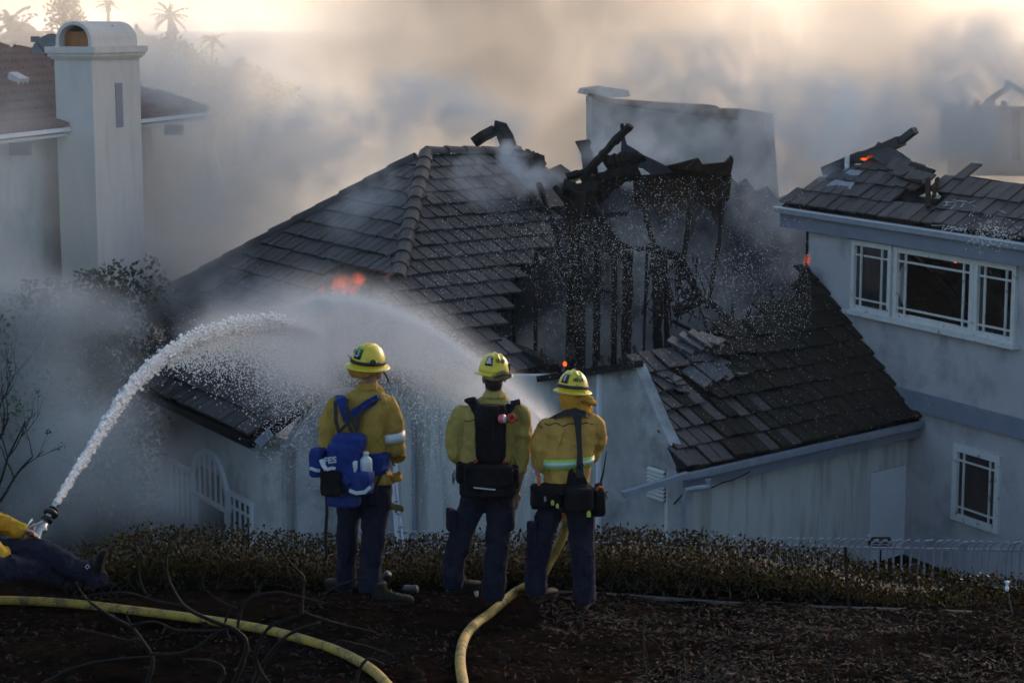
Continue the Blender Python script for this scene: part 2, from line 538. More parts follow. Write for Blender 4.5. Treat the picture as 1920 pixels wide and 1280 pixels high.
# ================================================================== the burning house in the middle
TW = .335; EX = .43
house = thing('burning_house', P(620, 900, 38), 'burning white house with grey tiled hip roof, partly collapsed, behind the three standing firefighters', 'house')
FA = Frame(P(700, 450, 40), 150.5, 36, 'R')       # roof face seen on the side of the arched window
EAVE_A = FA.px(235, 718)[1] * .5 + FA.px(480, 820)[1] * .5
polyA = [FA.px(*p) for p in [(800, 292), (748, 515), (700, 600), (640, 700), (481, 820), (236, 716), (306, 645), (330, 622), (255, 583)]]
polyA[4] = (polyA[4][0], EAVE_A); polyA[5] = (polyA[5][0], EAVE_A)
hole_px = [(600, 548), (640, 500), (672, 489), (705, 505), (735, 512), (736, 560), (600, 575)]
hole = [FA.px(*p) for p in hole_px]
apex = FA.at(*polyA[0])
FB = Frame(apex, 48, 31, 'R')
polyB = [FB.px(*p) for p in [(800, 292), (985, 292), (1045, 340), (1058, 372), (1030, 470), (975, 520), (940, 600), (935, 640), (985, 672), (1042, 698), (1030, 708), (890, 704), (740, 706), (606, 716), (640, 700), (700, 600), (748, 515)]]
rf = MB(); slab(rf, FA, polyA, .16, -.01)
rf.build('roof', M['under'], house, label='dark boarding under the tiles')
rf = MB(); slab(rf, FB, polyB, .16, -.012)
rf.build('roof', M['under'], house)
tl = lay_tiles(FA, polyA, TW, EX, None, skip=lambda u, v: inside((u, v), hole), seed=3, v0=EAVE_A + .01, shift=0.0, wobble=.03, mats=[M['tile'], M['tile_b'], M['tile']])
def sag(u, v):
    p = polyB[3]
    d = math.hypot(u - p[0], v - p[1])
    return .22 * math.exp(-(d / .8) ** 2) * random.uniform(.3, 1)
vB = FB.px(748, 515)[1]
tl += lay_tiles(FB, polyB, TW, EX, None, seed=5, v0=-EX * 20.3, shift=0.5, wobble=.03, lift=sag, mats=[M['tile_b'], M['tile'], M['tile_b']])
emit(house, tl, 'roof_tile', bad=lambda p: False)
hipb = FA.at(*FA.px(745, 530)); ridge_caps(house, hipb + Vector((0, 0, .03)), apex + Vector((0, 0, .05)), .46, .16, M['cap'])
hl = FA.at(*polyA[8]); ridge_caps(house, hl + Vector((0, 0, .03)), apex + Vector((0, 0, .05)), .62, .15, M['cap'])
rr = FB.at(*FB.px(985, 292)); ridge_caps(house, apex + Vector((0, 0, .04)), rr + Vector((0, 0, .05)), .5, .15, M['cap'])
lv = FA.at(polyA[5][0], EAVE_A); lt = FA.at(*polyA[6]); ridge_caps(house, lv + Vector((0, 0, .03)), lt + Vector((0, 0, .03)), .5, .13, M['tile_b'], name='verge_cap')
# gutter and fascia along the eave
E1 = FA.at(polyA[5][0] - .1, EAVE_A, 0); E2 = FA.at(polyA[4][0] + .02, EAVE_A, 0)
g = MB(); g.beam(E1 + FA.out * .05 + Vector((0, 0, -.07)), E2 + FA.out * .05 + Vector((0, 0, -.07)), .12, .12); g.build('gutter', M['dark'], house)
g = MB(); g.beam(E1 - FA.out * .05 + Vector((0, 0, -.17)), E2 - FA.out * .05 + Vector((0, 0, -.17)), .04, .10); g.build('fascia', M['trim'], house)
# pale verge board running up from the eave corner
vb = FA.at(*FA.px(600, 715)); g = MB(); g.beam(E2 + Vector((0.05, 0, -.08)), vb + Vector((0.05, 0, -.05)), .05, .16); g.build('verge_board', M['gutter'], house)
# walls: arched-window wall set back .5 m below eave A
WA = Frame(E1 - FA.out * .55 + Vector((0, 0, -.15)), 150.5, None, 'R')
LA = (E2 - E1).dot(WA.u)
GZ = -6.3
sU = lambda x, y: WA.px(x, y)
w0 = sU(320, 900)[0]; w1 = sU(474, 900)[0]
wtop = sU(330, 848)[1]; wbot = wtop - 2.6
wl = wall_holes(WA, sU(300, 800)[0], LA + .1, GZ - WA.o.z, 0, [(w0, w1, wbot, wtop)])
wl.build('wall', M['stucco'], house)
# arched triple window
def arched_window(root):
    fr = WA; mat = M['whiteclean']
    a, b = w0, w1; c1 = sU(363, 870)[0]; c2 = sU(428, 930)[0]
    side_top = wtop - .28
    mb = MB()
    def bar(mb, u, v, uu, vv, dp=.09, h=.01): mb.box(fr.at((u + uu) / 2, (v + vv) / 2, h), fr.u * (uu - u) / 2, fr.n * dp / 2, fr.v * (vv - v) / 2)
    for u in (a, c1 - .06, c2 - .06, b - .09): bar(mb, u, wbot, u + .12 if u not in (a, b - .09) else u + .09, wtop - .26)
    bar(mb, a, wbot - .08, b, wbot, .12); bar(mb, a, wtop - .26, c1, wtop - .18, .095); bar(mb, c2, wtop - .26, b, wtop - .18, .095)
    w = mb.build('window', mat, root, label='arched triple window half hidden by smoke')
    cc = (c1 + c2) / 2; rr_ = (c2 - c1) / 2 + .02; base = wtop - .62
    am = MB()
    for k in range(14):
        t0, t1 = math.pi * k / 14, math.pi * (k + 1) / 14
        q = []
        for t, r in ((t0, rr_), (t1, rr_), (t1, rr_ + .11), (t0, rr_ + .11)):
            q.append(fr.at(cc + r * math.cos(t), base + r * math.sin(t), -.02))
        am.prism(q, fr.n * .09)
    am.build('arch_frame', mat, w)
    for k in range(1, 6):
        u = c1 + .06 + (c2 - c1 - .12) * k / 6
        mm = MB(); hgt = math.sqrt(max(.001, rr_ ** 2 - (u - cc) ** 2)); bar(mm, u - .018, base + .02, u + .018, base + hgt, .04, .012); mm.build('muntin', mat, w)
    mm = MB(); bar(mm, c1, base - .04, c2, base + .03, .085, .008); mm.build('transom', mat, w)
    for s0, s1 in ((a + .09, c1 - .06), (c2 + .06, b - .09)):
        for k in (1, 2, 3) if s1 - s0 > .4 else (1, 2):
            u = s0 + (s1 - s0) * k / (4 if s1 - s0 > .4 else 3)
            mm = MB(); bar(mm, u - .02, wbot, u + .02, wtop - .26, .04, .012); mm.build('muntin', mat, w)
        mm = MB(); bar(mm, s0, wtop - .5, s1, wtop - .46, .038, .014); mm.build('muntin', mat, w)
    for u in (c1 + .14, c2 - .14):
        mm = MB(); bar(mm, u - .02, wbot, u + .02, base - .04, .04, .012); mm.build('muntin', mat, w)
    # glass
    for s0, s1 in ((a + .09, c1 - .06), (c1 + .06, c2 - .06), (c2 + .06, b - .09)):
        mm = MB(); bar(mm, s0, wbot, s1, base if s0 == c1 + .06 else wtop - .26, .006, -.02); mm.build('pane', M['glass'], w)
    mm = MB()
    pts = [fr.at(cc + rr_ * math.cos(math.pi * k / 14), base + rr_ * math.sin(math.pi * k / 14), -.02) for k in range(15)]
    mm.prism(pts, fr.n * .005); mm.build('pane', M['glass'], w)
    # wall pieces filling round the arch
    fm = MB()
    for sgn in (-1, 1):
        arc = [fr.at(cc + sgn * (rr_ + .03) * math.cos(t), base + (rr_ + .03) * math.sin(t), -.004) for t in [math.pi / 2 * k / 8 for k in range(9)]]
        fm.prism(arc + [fr.at(cc, wtop, -.004), fr.at(cc + sgn * (rr_ + .03), wtop, -.004)], -fr.n * .18)
    bar(fm, a, wtop - .18, c1 - .1, wtop, .17, -.10); bar(fm, c2 + .1, wtop - .18, b, wtop, .17, -.10)
    fm.build('wall', M['stucco'], root)
arched_window(house)
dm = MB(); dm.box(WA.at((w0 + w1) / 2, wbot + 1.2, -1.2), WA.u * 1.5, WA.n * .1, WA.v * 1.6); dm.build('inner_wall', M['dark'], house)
# gable wall below the verge, then the long white wall in the spray
CB = WA.at(LA + .1, 0, 0)
G1 = Frame(CB, 60.5, None, 'R')
tq = G1.px(738, 800)[0]
ptsq = [(0, GZ - CB.z), (tq, GZ - CB.z), (tq, G1.px(738, 712)[1]), (G1.px(606, 730)[0], G1.px(606, 730)[1]), (0, -.05)]
g = MB(); g.prism([G1.at(*p) for p in ptsq], -G1.n * .2); g.build('gable_wall', M['stucco_s'], house)
BW = Frame(P(1283, 882, 32.05), 148, None, 'R')      # gable wall of the garage side
u30 = BW.px(1030, 850)[0]
BE = BW.at(u30, 0, 0); Q1 = G1.at(tq, 0, 0)
WB = Frame(Q1, math.degrees(math.atan2(BE.x - Q1.x, BE.y - Q1.y)), None, 'R')
e1 = (Vector((BE.x, BE.y, 0)) - Vector((Q1.x, Q1.y, 0))).length
ptsq = [(0, GZ - Q1.z), (e1, GZ - Q1.z), (e1, WB.px(1030, 704)[1]), (WB.px(890, 704)[0], WB.px(890, 704)[1]), (0, WB.px(738, 708)[1])]
g = MB(); g.prism([WB.at(*p) for p in ptsq], -WB.n * .2); g.build('wall', M['stucco_w'], house)
u_ds = WB.px(778, 800)[0]
g = MB(); g.tube([WB.at(u_ds, .3, .07), WB.at(u_ds, GZ - WB.o.z, .07)], .05, 8); g.build('downspout', M['gutter'], house)
u_ds = WB.px(742, 800)[0]; g = MB(); g.box(WB.at(u_ds, -1.45, .02), WB.u * .05, WB.n * .02, WB.v * 2.35); g.build('corner_trim', M['whiteclean'], house)
# lower roof edge: charred eave line between the wall and the fallen roof
LB = MB()
pe = [P(930, 642, 37.5), P(1010, 672, 36.6), P(1040, 690, 36.2)]
for i in range(2): LB.beam(pe[i], pe[i + 1], .25, .16)
LB.build('charred_eave', M['char'], house)
pts = [BW.px(*p) for p in [(1030, 712), (1110, 697), (1190, 684), (1236, 790), (1280, 884), (1281, 1015), (1030, 1060)]]
bw = MB(); bw.prism([BW.at(a, b, 0) for a, b in pts], -BW.n * .22); bw.build('gable_wall', M['stucco_s'], house, label='soot streaked gable wall')
g = MB(); g.beam(BW.at(pts[0][0] - .1, pts[0][1] + .02, .05), BW.at(pts[2][0] + .1, pts[2][1] + .03, .05), .32, .11); g.build('charred_plate', M['char'], house)
u_ = BW.px(1126, 760)[0]; g = MB(); zt1 = BW.px(1126, 702)[1]; g.box(BW.at(u_, (zt1 - 3.2) / 2, .03), BW.u * .045, BW.n * .03, BW.v * (zt1 + 3.2) / 2); g.build('corner_trim', M['whiteclean'], house)
# ================================================================== garage wing with the sagging roof
garage = thing('garage', P(1500, 1000, 33), 'low white garage with sagging mossy tile roof joined to the tall house', 'garage')
WR = Frame(P(1725, 785, 36.4), 154, None, 'R')
gA = P(1283, 884, 32); gB = P(1725, 785, 36.4); gB.z = gA.z
gC = PP(1520, 505, WR.o, WR.n)
azG = math.degrees(math.atan2((gB - gA).x, (gB - gA).y))
ngz = (gB - gA).cross(gC - gA).normalized(); pitG = math.degrees(math.acos(abs(ngz.z)))
FG = Frame(gA, azG, pitG, 'R')
polyG = [FG.px(*p) for p in [(1283, 884), (1725, 785), (1520, 505), (1492, 560), (1440, 590), (1395, 600), (1350, 628), (1322, 650), (1262, 658), (1240, 672), (1188, 686)]]
polyG[0] = (polyG[0][0], 0.0); polyG[1] = (polyG[1][0], 0.0)
rf = MB(); slab(rf, FG, polyG, .14, -.02); rf.build('roof', M['under'], garage)
topc = FG.px(1300, 660)
gap = [FG.px(*p) for p in [(1262, 705), (1290, 690), (1330, 742), (1322, 760), (1300, 752), (1280, 735)]]
def liftG(u, v):
    d = math.hypot((u - topc[0]) / 2.2, (v - topc[1]) / .9)
    return .16 * math.exp(-d * d) * (.4 + random.random())
tg = lay_tiles(FG, polyG, .30, .425, None, skip=lambda u, v: inside((u, v), gap), seed=11, v0=.0, shift=.5, wobble=.05, lift=liftG, mats=[M['tile_brown']], th=.045)
# sooty bluish tiles at the near corner, brown and mossy ones further right
for k, (me, m) in enumerate(tg):
    q = (m.translation - gA).dot(FG.u)
    if random.random() < 1.25 - q / 2.4:
        me2 = bpy.data.meshes.get('near_tile_%d' % (k % 4))
        if me2 is None:
            me2 = tile_mesh(.30, .425 * 1.22, .03, M['tile_b'], 70 + k % 4); me2.name = 'near_tile_%d' % (k % 4)
        tg[k] = (me2, m)
emit(garage, tg, 'roof_tile')
rnd = random.Random(5)
# loose lifted tiles round the broken top edge
lm = tile_mesh(.33, .50, .03, pbr('ash_grey_tile', (.10, .10, .105), (.045, .045, .05), scale=9, rough=.55, bump=.4, bscale=40), 3)
for k, (x, y, h, rz) in enumerate([(1268, 664, .2, .5), (1285, 660, .25, .45), (1302, 657, .27, .4), (1318, 656, .26, .35), (1335, 664, .22, .3), (1290, 676, .14, .6), (1330, 682, .12, .2), (1225, 700, .1, .3), (1245, 712, .08, .1), (1262, 728, .07, -.1), (1300, 716, .12, .35), (1322, 708, .16, .3), (1345, 705, .13, .28), (1368, 702, .1, .2)]):
    a, b = FG.px(x, y)
    m = FG.mat(FG.at(a, b, h), rot=rz, tilt=rnd.uniform(-.35, .1), roll=rnd.uniform(-.2, .2))
    o = bpy.data.objects.new('loose_tile', lm); col.objects.link(o); o.parent = garage; m.translation = m.translation - WORLD[garage.name]; o.matrix_basis = m
# gutter, fascia, verge
up = Vector((0, 0, 1))
g = MB(); g.beam(gA + FG.out * .09 - up * .06 - FG.u * .1, gB + FG.out * .09 - up * .06, .12, .10); g.build('gutter', M['gutter'], garage)
g = MB(); g.beam(gA - up * .19 - FG.out * .01, gB - up * .19 - FG.out * .01, .035, .26); g.build('fascia', M['trim'], garage)
g = MB(); g.beam(gA + up * .02 - FG.u * .04, FG.at(*polyG[-1]) + up * .02, .10, .10); g.build('verge_board', M['char'], garage)
g = MB(); g.beam(P(1290, 884, 31.9) - up * .05, P(1168, 927, 31.4), .12, .1); g.build('hanging_gutter', M['gutter'], garage, label='broken gutter length hanging from the corner')
vl = FG.at(*polyG[2]); g = MB(); g.beam(gB + up * .06 + WR.n * .02, vl + up * .06 + WR.n * .02, .14, .08); g.build('valley_flashing', M['gutter'], garage, label='pale metal flashing against the wall')
WG = Frame(gA - FG.out * .32 - up * .1, azG, None, 'R')
Lg = (gB - gA).length
d0 = WG.px(1632, 950)[0]; d1 = WG.px(1706, 950)[0]; dt = WG.px(1632, 886)[1]
wl = wall_holes(WG, .12, Lg + .5, GZ - WG.o.z, 0, [(d0, d1, GZ - WG.o.z, dt)]); wl.build('wall', M['stucco_w'], garage, label='water stained stucco wall')
dr = MB(); dr.box(WG.at((d0 + d1) / 2, (dt - 2.2 + dt) / 2 - .01, -.06), WG.u * ((d1 - d0) / 2 - .01), WG.n * .03, WG.v * 1.09)
dro = dr.build('door', M['whiteclean'], garage)
for hz in (dt - .35, dt - 1.6):
    h = MB(); h.box(WG.at(d1 - .03, hz, -.02), WG.u * .02, WG.n * .02, WG.v * .08); h.build('hinge', M['gutter'], dro)
g = MB(); p0 = WG.at(.28, -.3, .12)
c_ = [P(1328, 898, 31.9), P(1328, 912, 31.9), P(1300, 916, 31.8), P(1286, 918, 31.7), P(1281, 940, 31.7), P(1281, 1030, 31.7)]
g.tube(c_, .045, 8); g.build('downspout', M['gutter'], garage)
cb_ = MB(); cb_.tube([P(1333, 914, 31.8), P(1355, 904, 31.9), P(1372, 900, 32.1), P(1392, 891, 32.4), P(1406, 884, 32.6)], .012, 5)
tag(cb_.build('cable', M['dark'], None), 'thin dark cable drooping across the garage wall under the gutter', 'cable')
cb_ = MB(); cb_.tube([P(1281, 925, 31.9), P(1250, 960, 32.6), P(1205, 990, 33.0)], .012, 5)
tag(cb_.build('cable', M['dark'], None), 'thin dark cable running down the sooty wall below the louvred vent', 'cable')
# louvred vent in the gable wall
lv = thing('louvred_vent', P(1233, 945, 32.9), 'louvred vent in the sooty wall beside the hanging gutter', 'vent')
a0, b0_ = BW.px(1219, 872); a1, b1_ = BW.px(1249, 940)
g = MB(); g.box(BW.at((a0 + a1) / 2, (b0_ + b1_) / 2, .012), BW.u * abs(a1 - a0) / 2, BW.n * .01, BW.v * abs(b1_ - b0_) / 2); g.build('backing', M['dark'], lv)
for k in range(8):
    b = b1_ + (b0_ - b1_) * (k + .5) / 8
    g = MB(); g.box(BW.at((a0 + a1) / 2, b, .04), BW.u * abs(a1 - a0) / 2, (BW.n * .035 - BW.v * .022), (BW.v * .012 + BW.n * .004)); g.build('slat', M['stucco'], lv)

# ================================================================== tall house on the right
tall = thing('stucco_house', P(1800, 1000, 35), 'tall lavender stucco house with burnt out upper window row and holed tile roof', 'house')
ez = .558
EL = PZ(1464, 385, ez); ER = PZ(1920, 452, ez)
azE = math.degrees(math.atan2((ER - EL).x, (ER - EL).y))
FR = Frame(EL, azE, 38, 'R')
Lr = (ER - EL).length + 5.0
polyR = [FR.px(*p) for p in [(1464, 385), (1920, 452), (1920, 345), (1840, 332), (1800, 326), (1752, 352), (1768, 362), (1760, 372), (1745, 372), (1700, 362), (1742, 345), (1690, 318), (1655, 300), (1546, 322), (1560, 330), (1500, 358), (1475, 378)]]
hi = polyR[2][1]
polyR = [(0, 0), (Lr, 0), (Lr, hi)] + polyR[2:-2] + [FR.px(1500, 358), FR.px(1478, 374)]
rf = MB(); slab(rf, FR, polyR, .14, -.02); rf.build('roof', M['under'], tall)
hole_r = [FR.px(*p) for p in [(1700, 352), (1765, 352), (1775, 392), (1716, 388), (1690, 372)]]
tr = lay_tiles(FR, [(p[0], p[1]) for p in polyR], .335, .40, None, skip=lambda u, v: inside((u, v), hole_r), seed=21, v0=.02, shift=0.0, wobble=.04, mats=[M['tile'], M['tile_b'], M['tile']], th=.04)
emit(tall, tr, 'roof_tile')
# curled tiles, bare sheathing boards and the ridge hanging in the air
for (x, y, rz, rx, ry, w, l, mt) in [(1668, 303, .2, .5, .3, .9, .35, 'tile_b'), (1705, 325, .1, .2, .1, 1.0, .30, 'tile'), (1725, 338, .15, .1, 0, .9, .4, 'charbrown'), (1712, 335, .0, .3, .2, .8, .25, 'pipe'), (1732, 344, .1, .15, .0, .8, .26, 'pipe'),
                                     (1690, 312, .3, .6, .2, .7, .3, 'tile_b'), (1762, 364, .9, .1, .1, .6, .07, 'charbrown'), (1748, 374, .8, .2, .2, .9, .10, 'charbrown')]:
    a, b = FR.px(x, y)
    m = FR.mat(FR.at(a, b, .16), rot=-rz, tilt=rx * .5, roll=ry * .5)
    q = MB(); q.box((0, 0, 0), (w / 2, 0, 0), (0, l / 2, 0), (0, 0, .02)); q.v = [m @ v for v in q.v]
    q.build('loose_board', M[mt], tall)
rl0 = PP(1548, 322, FR.o, FR.n); 
def rp(x, y): return P(x, y, 40.4 - (x - 1545) / 170 * 1.6)
g = MB(); seq = [(1548, 321), (1600, 302), (1612, 300)]
for (a, b, w, h) in [((1547, 321), (1618, 291), .22, .17), ((1612, 298), (1652, 281), .24, .19), ((1648, 283), (1690, 264), .24, .19), ((1685, 268), (1716, 244), .15, .13)]:
    g = MB(); g.beam(rp(*a), rp(*b), w, h); o = g.build('ridge_cap', M['tile_b'], tall)
g = MB(); g.beam(rp(1690, 266), rp(1713, 247), .07, .05); g.build('ridge_board', M['char'], tall)
# glowing edge under the lifted ridge
eb = MB()
for k in range(14):
    x = 1618 + k * 2.8 + rnd.uniform(-1, 1); y = 299 - k * .8 + rnd.uniform(-1.5, 1.5)
    eb.ell(P(x, y, 39.3), Vector((.05, 0, 0)) * rnd.uniform(.4, 1.2), (0, .03, 0), Vector((0, 0, .018)) * rnd.uniform(.5, 1.3), 6, 4)
em = tag(eb.build('embers', M['ember'], None), 'line of glowing embers under the lifted ridge of the tall house', 'embers')
# chimney pipe with flashing
a, b = FR.px(1588, 326); base = FR.at(a, b, 0)
vp = thing('vent_pipe', base, 'thin pale vent pipe smoking near the ridge of the tall house', 'vent pipe')
g = MB(); g.smooth = True; g.tube([base - up * .2, base + up * .36], .05, 10); g.build('pipe', M['white'], vp)
a2, b2 = FR.px(1590, 345)
g = MB(); g.prism([FR.at(a2 - .5, b2 - .28, .06), FR.at(a2 + .42, b2 - .28, .06), FR.at(a2 + .2, b2 + .3, .09), FR.at(a2 - .2, b2 + .3, .09)], FR.n * .015); g.build('flashing', M['gutter'], vp)
g = MB(); g.smooth = True; g.tube([base - up * .05, base + up * .12], [.12, .055], 10); g.build('collar', M['gutter'], vp)
# gutter and fascia
R0 = FR.at(-.05, 0); R1 = FR.at(Lr, 0)
g = MB(); g.beam(R0 + FR.out * .07 - up * .08, R1 + FR.out * .07 - up * .08, .13, .12); g.build('gutter', M['gutter'], tall)
g = MB(); g.beam(R0 + FR.out * .135 - up * .03, R1 + FR.out * .135 - up * .03, .02, .025); g.build('gutter_lip', M['whiteclean'], tall)
g = MB(); g.beam(R0 - FR.out * .03 - up * .27, R1 - FR.out * .03 - up * .27, .035, .34); g.build('fascia', M['trim'], tall)
g = MB(); g.beam(R0 - FR.out * .32 - up * .42, R1 - FR.out * .32 - up * .42, .6, .03); g.build('soffit', M['trim'], tall)
# walls
s0 = -3.68; zt = 3.24
wins = [(-2.13, -.87, 1.80, 3.16), (-.79, 1.54, 1.80, 3.16), (1.55, 2.66, 1.80, 3.16)]
WU = Frame(WR.at(0, 0, .06), 154, None, 'R')
wl = wall_holes(WU, s0, 6.5, .36, zt + .2, wins, th=.2); wl.build('upper_wall', M['stucco_r'], tall)
g = MB(); g.box(WU.at(1.4, .35, .03), WU.u * 5.1, WU.n * .06, WU.v * .17); g.build('band', M['trim'], tall)
low = (1.06, 2.36, -1.66, -.25)
wl = wall_holes(WR, -1.2, 6.5, GZ - WR.o.z, .2, [low], th=.2); wl.build('lower_wall', M['stucco_r'], tall)
g = MB(); g.box(WU.at(s0 + .1, 2.2, -4), WU.u * .1, WU.n * 3.8, WU.v * 1.6); g.build('end_wall', M['stucco_s'], tall)
g = MB(); g.box(WU.at(s0 - .02, 1.8, -.1), WU.u * .03, WU.n * .125, WU.v * 1.55); g.build('corner_darkening_strip', M['charbrown'], tall)  # added dark strip hiding the wall end that the sun lights up
g = MB(); g.box(WU.at(1.0, 1.2, -2.4), WU.u * 5.0, WU.n * .1, WU.v * 2.6); g.build('inner_wall', pbr('scorched_room_wall', (.055, .045, .045), (.02, .018, .018), scale=1.4, rough=1), tall)
g = MB(); g.box(WU.at(1.0, .9, -1.3), WU.u * 5.0, WU.n * 1.2, WU.v * .05); g.build('inner_floor', M['dark'], tall)
sash(tall, WU, *wins[0], [.16, .78], [.11, .84], .10, .032, M['white'], M['glass'], label='narrow casement of the upper window row', seed=1)
sash(tall, WU, *wins[1], [.10, .90], [.09, .86], .11, .035, M['white'], M['glass'], broken=True, label='wide middle window with its panes burst', seed=2)
sash(tall, WU, *wins[2], [.17, .80], [.09, .84], .10, .032, M['white'], M['glass'], broken=True, label='end window of the upper row with broken pane', seed=3)
sash(tall, WR, *low, [.14, .84], [.11, .86], .13, .03, M['white'], M['glass'], label='closed ground floor window', seed=4)
g = MB(); g.box(WU.at(.27, 1.76, .08), WU.u * 2.5, WU.n * .08, WU.v * .04); g.build('sill', M['white'], tall)
g = MB(); g.box(WU.at(.27, 3.21, .04), WU.u * 2.5, WU.n * .04, WU.v * .05); g.build('window_head', M['charbrown'], tall)
# charred rafters seen through the windows
for (a, b, c, d, hh) in [(-1.9, 3.0, -.5, 1.9, -.9), (-.3, 3.2, 1.6, 1.6, -1.0), (1.6, 3.1, 2.9, 1.5, -.8), (.2, 3.3, .9, 2.1, -1.5), (2.2, 3.2, 3.3, 2.2, -1.4), (-.6, 2.7, 1.5, 3.05, -.7)]:
    g = MB(); g.beam(WU.at(a, b, hh), WU.at(c, d, hh - .5), .1, .2); g.build('charred_rafter', M['char'], tall)
eb = MB()
for (u, v) in [(.55, 3.02), (.6, 2.99), (.95, 3.08), (1.05, 3.07), (1.15, 3.06), (-1.0, 2.35), (.5, 2.97)]:
    eb.ell(WU.at(u, v, -.35), WU.u * rnd.uniform(.02, .06), WU.n * .02, WU.v * rnd.uniform(.008, .018), 6, 4)
tag(eb.build('embers', M['ember'], None), 'small embers glowing inside the burst upper window', 'embers')

# ================================================================== the white house on the left with the chimney
left = thing('chimney_house', P(100, 400, 42), 'white stucco house with red clay roof, wide chimney, half veiled by smoke', 'house')
FL = Frame(P(0, 250, 38), 13.5, 22, 'R')
ptsL = [(-6, 0), (10.3, 0), FL.px(262, 165), FL.px(122, 118), FL.px(0, 85), (-6, FL.px(0, 85)[1] + 3)]
FL2 = FL
rf = MB(); slab(rf, FL, ptsL, .14, -.02); rf.build('roof', M['under'], left)
tb = MB(); tb.smooth = True
u = -3.0
while u < 10.3:
    v = -.05; r = 0
    while v < 9:
        if inside((u, v + .2), ptsL):
            K = 4; ringa = []; ringb = []
            for k in range(K + 1):
                t = math.pi * k / K
                ringa.append(FL.at(u + .085 * math.cos(t), v, .03 + .085 * math.sin(t)))
                ringb.append(FL.at(u + .068 * math.cos(t), v + .42, .0 + .068 * math.sin(t)))
            b = tb.add(ringa + ringb, [(k, k + 1, K + 2 + k, K + 1 + k)[::-1] for k in range(K)] + [tuple(range(K + 1))])
        v += .40
    u += .205
tb.build('clay_tiles', M['clay'], left, kind='stuff')
ra = FL.at(*ptsL[2]); ridge_caps(left, FL.at(10.3, 0), ra, .42, .12, M['clay'], name='hip_cap')
ridge_caps(left, ra, FL.at(*ptsL[3]), .42, .12, M['clay'], name='hip_cap'); ridge_caps(left, FL.at(*ptsL[3]), FL.at(*ptsL[4]), .42, .12, M['clay'], name='hip_cap')
g = MB(); g.beam(FL.at(-6, 0) - up * .06 + FL.out * .05, FL.at(10.35, 0) - up * .06 + FL.out * .05, .10, .08); g.build('gutter', M['whiteclean'], left)
g = MB(); g.beam(FL.at(-6, 0) - up * .17 - FL.out * .35, FL.at(10.2, 0) - up * .17 - FL.out * .35, .75, .06); g.build('soffit', M['stucco'], left)
WL = Frame(FL.at(0, 0) - FL.out * .62 - up * .28, 13.5, None, 'R')
uc = WL.px(325, 400)[0]; u1 = WL.px(131, 400)[0]
g = wall_holes(WL, -8, u1, -9, 0, []); g.build('wall', M['stucco'], left)
WL2 = Frame(WL.at(0, 0, -.5), 13.5, None, 'R')
g = wall_holes(WL2, u1 - .1, uc, -9, 0, []); g.build('wall', M['stucco_c'], left)
g = MB(); g.box(WL2.at(uc - .1, -4.5, -3.1), WL2.u * .1, WL2.n * 3, WL2.v * 4.5); g.build('wall', M['stucco_c'], left)
g = MB(); g.tube([WL.at(u1 + .06, 0, .06), WL.at(u1 + .06, -8, .06)], .05, 6); g.build('downspout', M['whiteclean'], left)
for x in (20, 130, 312):
    a = WL.px(x, 265)[0]; g = MB(); g.box(WL.at(a, -.12, .2), WL.u * .06, WL.n * .22, WL.v * .12); g.build('bracket', M['trim'], left)
# chimney: front corner near px 178
CH = Frame(P(178, 300, 40.6), 13.5, None, 'R')
cw = CH.px(262, 130)[0]; cd = .82
zt_ = CH.px(178, 100)[1]; zb = -9
ch = MB(); ch.box(CH.at(cw / 2, (zt_ + zb) / 2, -cd / 2), CH.u * cw / 2, CH.n * cd / 2, CH.v * (zt_ - zb) / 2); cho = ch.build('chimney', M['stucco_c'], left)
for k, (e, z0, z1) in enumerate([(.05, -.12, -.07), (.10, -.07, .0), (.14, 0, .13)]):
    g = MB(); g.box(CH.at(cw / 2, zt_ + (z0 + z1) / 2, -cd / 2), CH.u * (cw / 2 + e), CH.n * (cd / 2 + e), CH.v * (z1 - z0) / 2); g.build('cornice', M['stucco_c'], cho)
# barrel vault cap, axis along u, open arched ends
vr = cd / 2 - .02; vz = zt_ + .13; K = 14; th = .07
v_ = MB(); v_.smooth = False
def arc(u, r, z0=.12):
    pts = [CH.at(u, vz, -cd / 2 - r)] if 0 else []
    return [CH.at(u, vz + z0 + r * math.sin(math.pi * k / K), -cd / 2 + r * math.cos(math.pi * k / K)) for k in range(K + 1)]
def prof(u, r): return [CH.at(u, vz, -cd / 2 + r)] + arc(u, r) + [CH.at(u, vz, -cd / 2 - r)]
o0, i0, o1, i1 = prof(.05, vr), prof(.05, vr - th), prof(cw - .05, vr), prof(cw - .05, vr - th)
n_ = len(o0)
vv = o0 + i0 + o1 + i1
fs = []
for k in range(n_ - 1):
    fs += [(k, k + 1, 2 * n_ + k + 1, 2 * n_ + k), (n_ + k, 3 * n_ + k, 3 * n_ + k + 1, n_ + k + 1), (k, n_ + k, n_ + k + 1, k + 1), (2 * n_ + k, 2 * n_ + k + 1, 3 * n_ + k + 1, 3 * n_ + k)]
v_.add(vv, fs); v_.build('barrel_cap', M['stucco_c'], cho)
g = MB(); g.box(CH.at(cw / 2, vz + .15, -cd / 2), CH.u * (cw / 2 - .3), CH.n * (vr - th - .01), CH.v * .15); g.build('flue', M['copper'], cho)
g = MB(); g.box(CH.at(cw / 2 + .2, vz + .22, -cd / 2), CH.u * .05, CH.n * (vr - th - .06), CH.v * .2); g.build('damper_plate', M['dark'], cho)
a, b = CH.px(222, 155)[0], CH.px(222, 240)[1]
g = MB(); g.box(CH.at(a, (b + CH.px(222, 155)[1]) / 2, .004), CH.u * .17, CH.n * .006, CH.v * .46); g.build('slot', M['trim'], cho, label='narrow recessed slot')
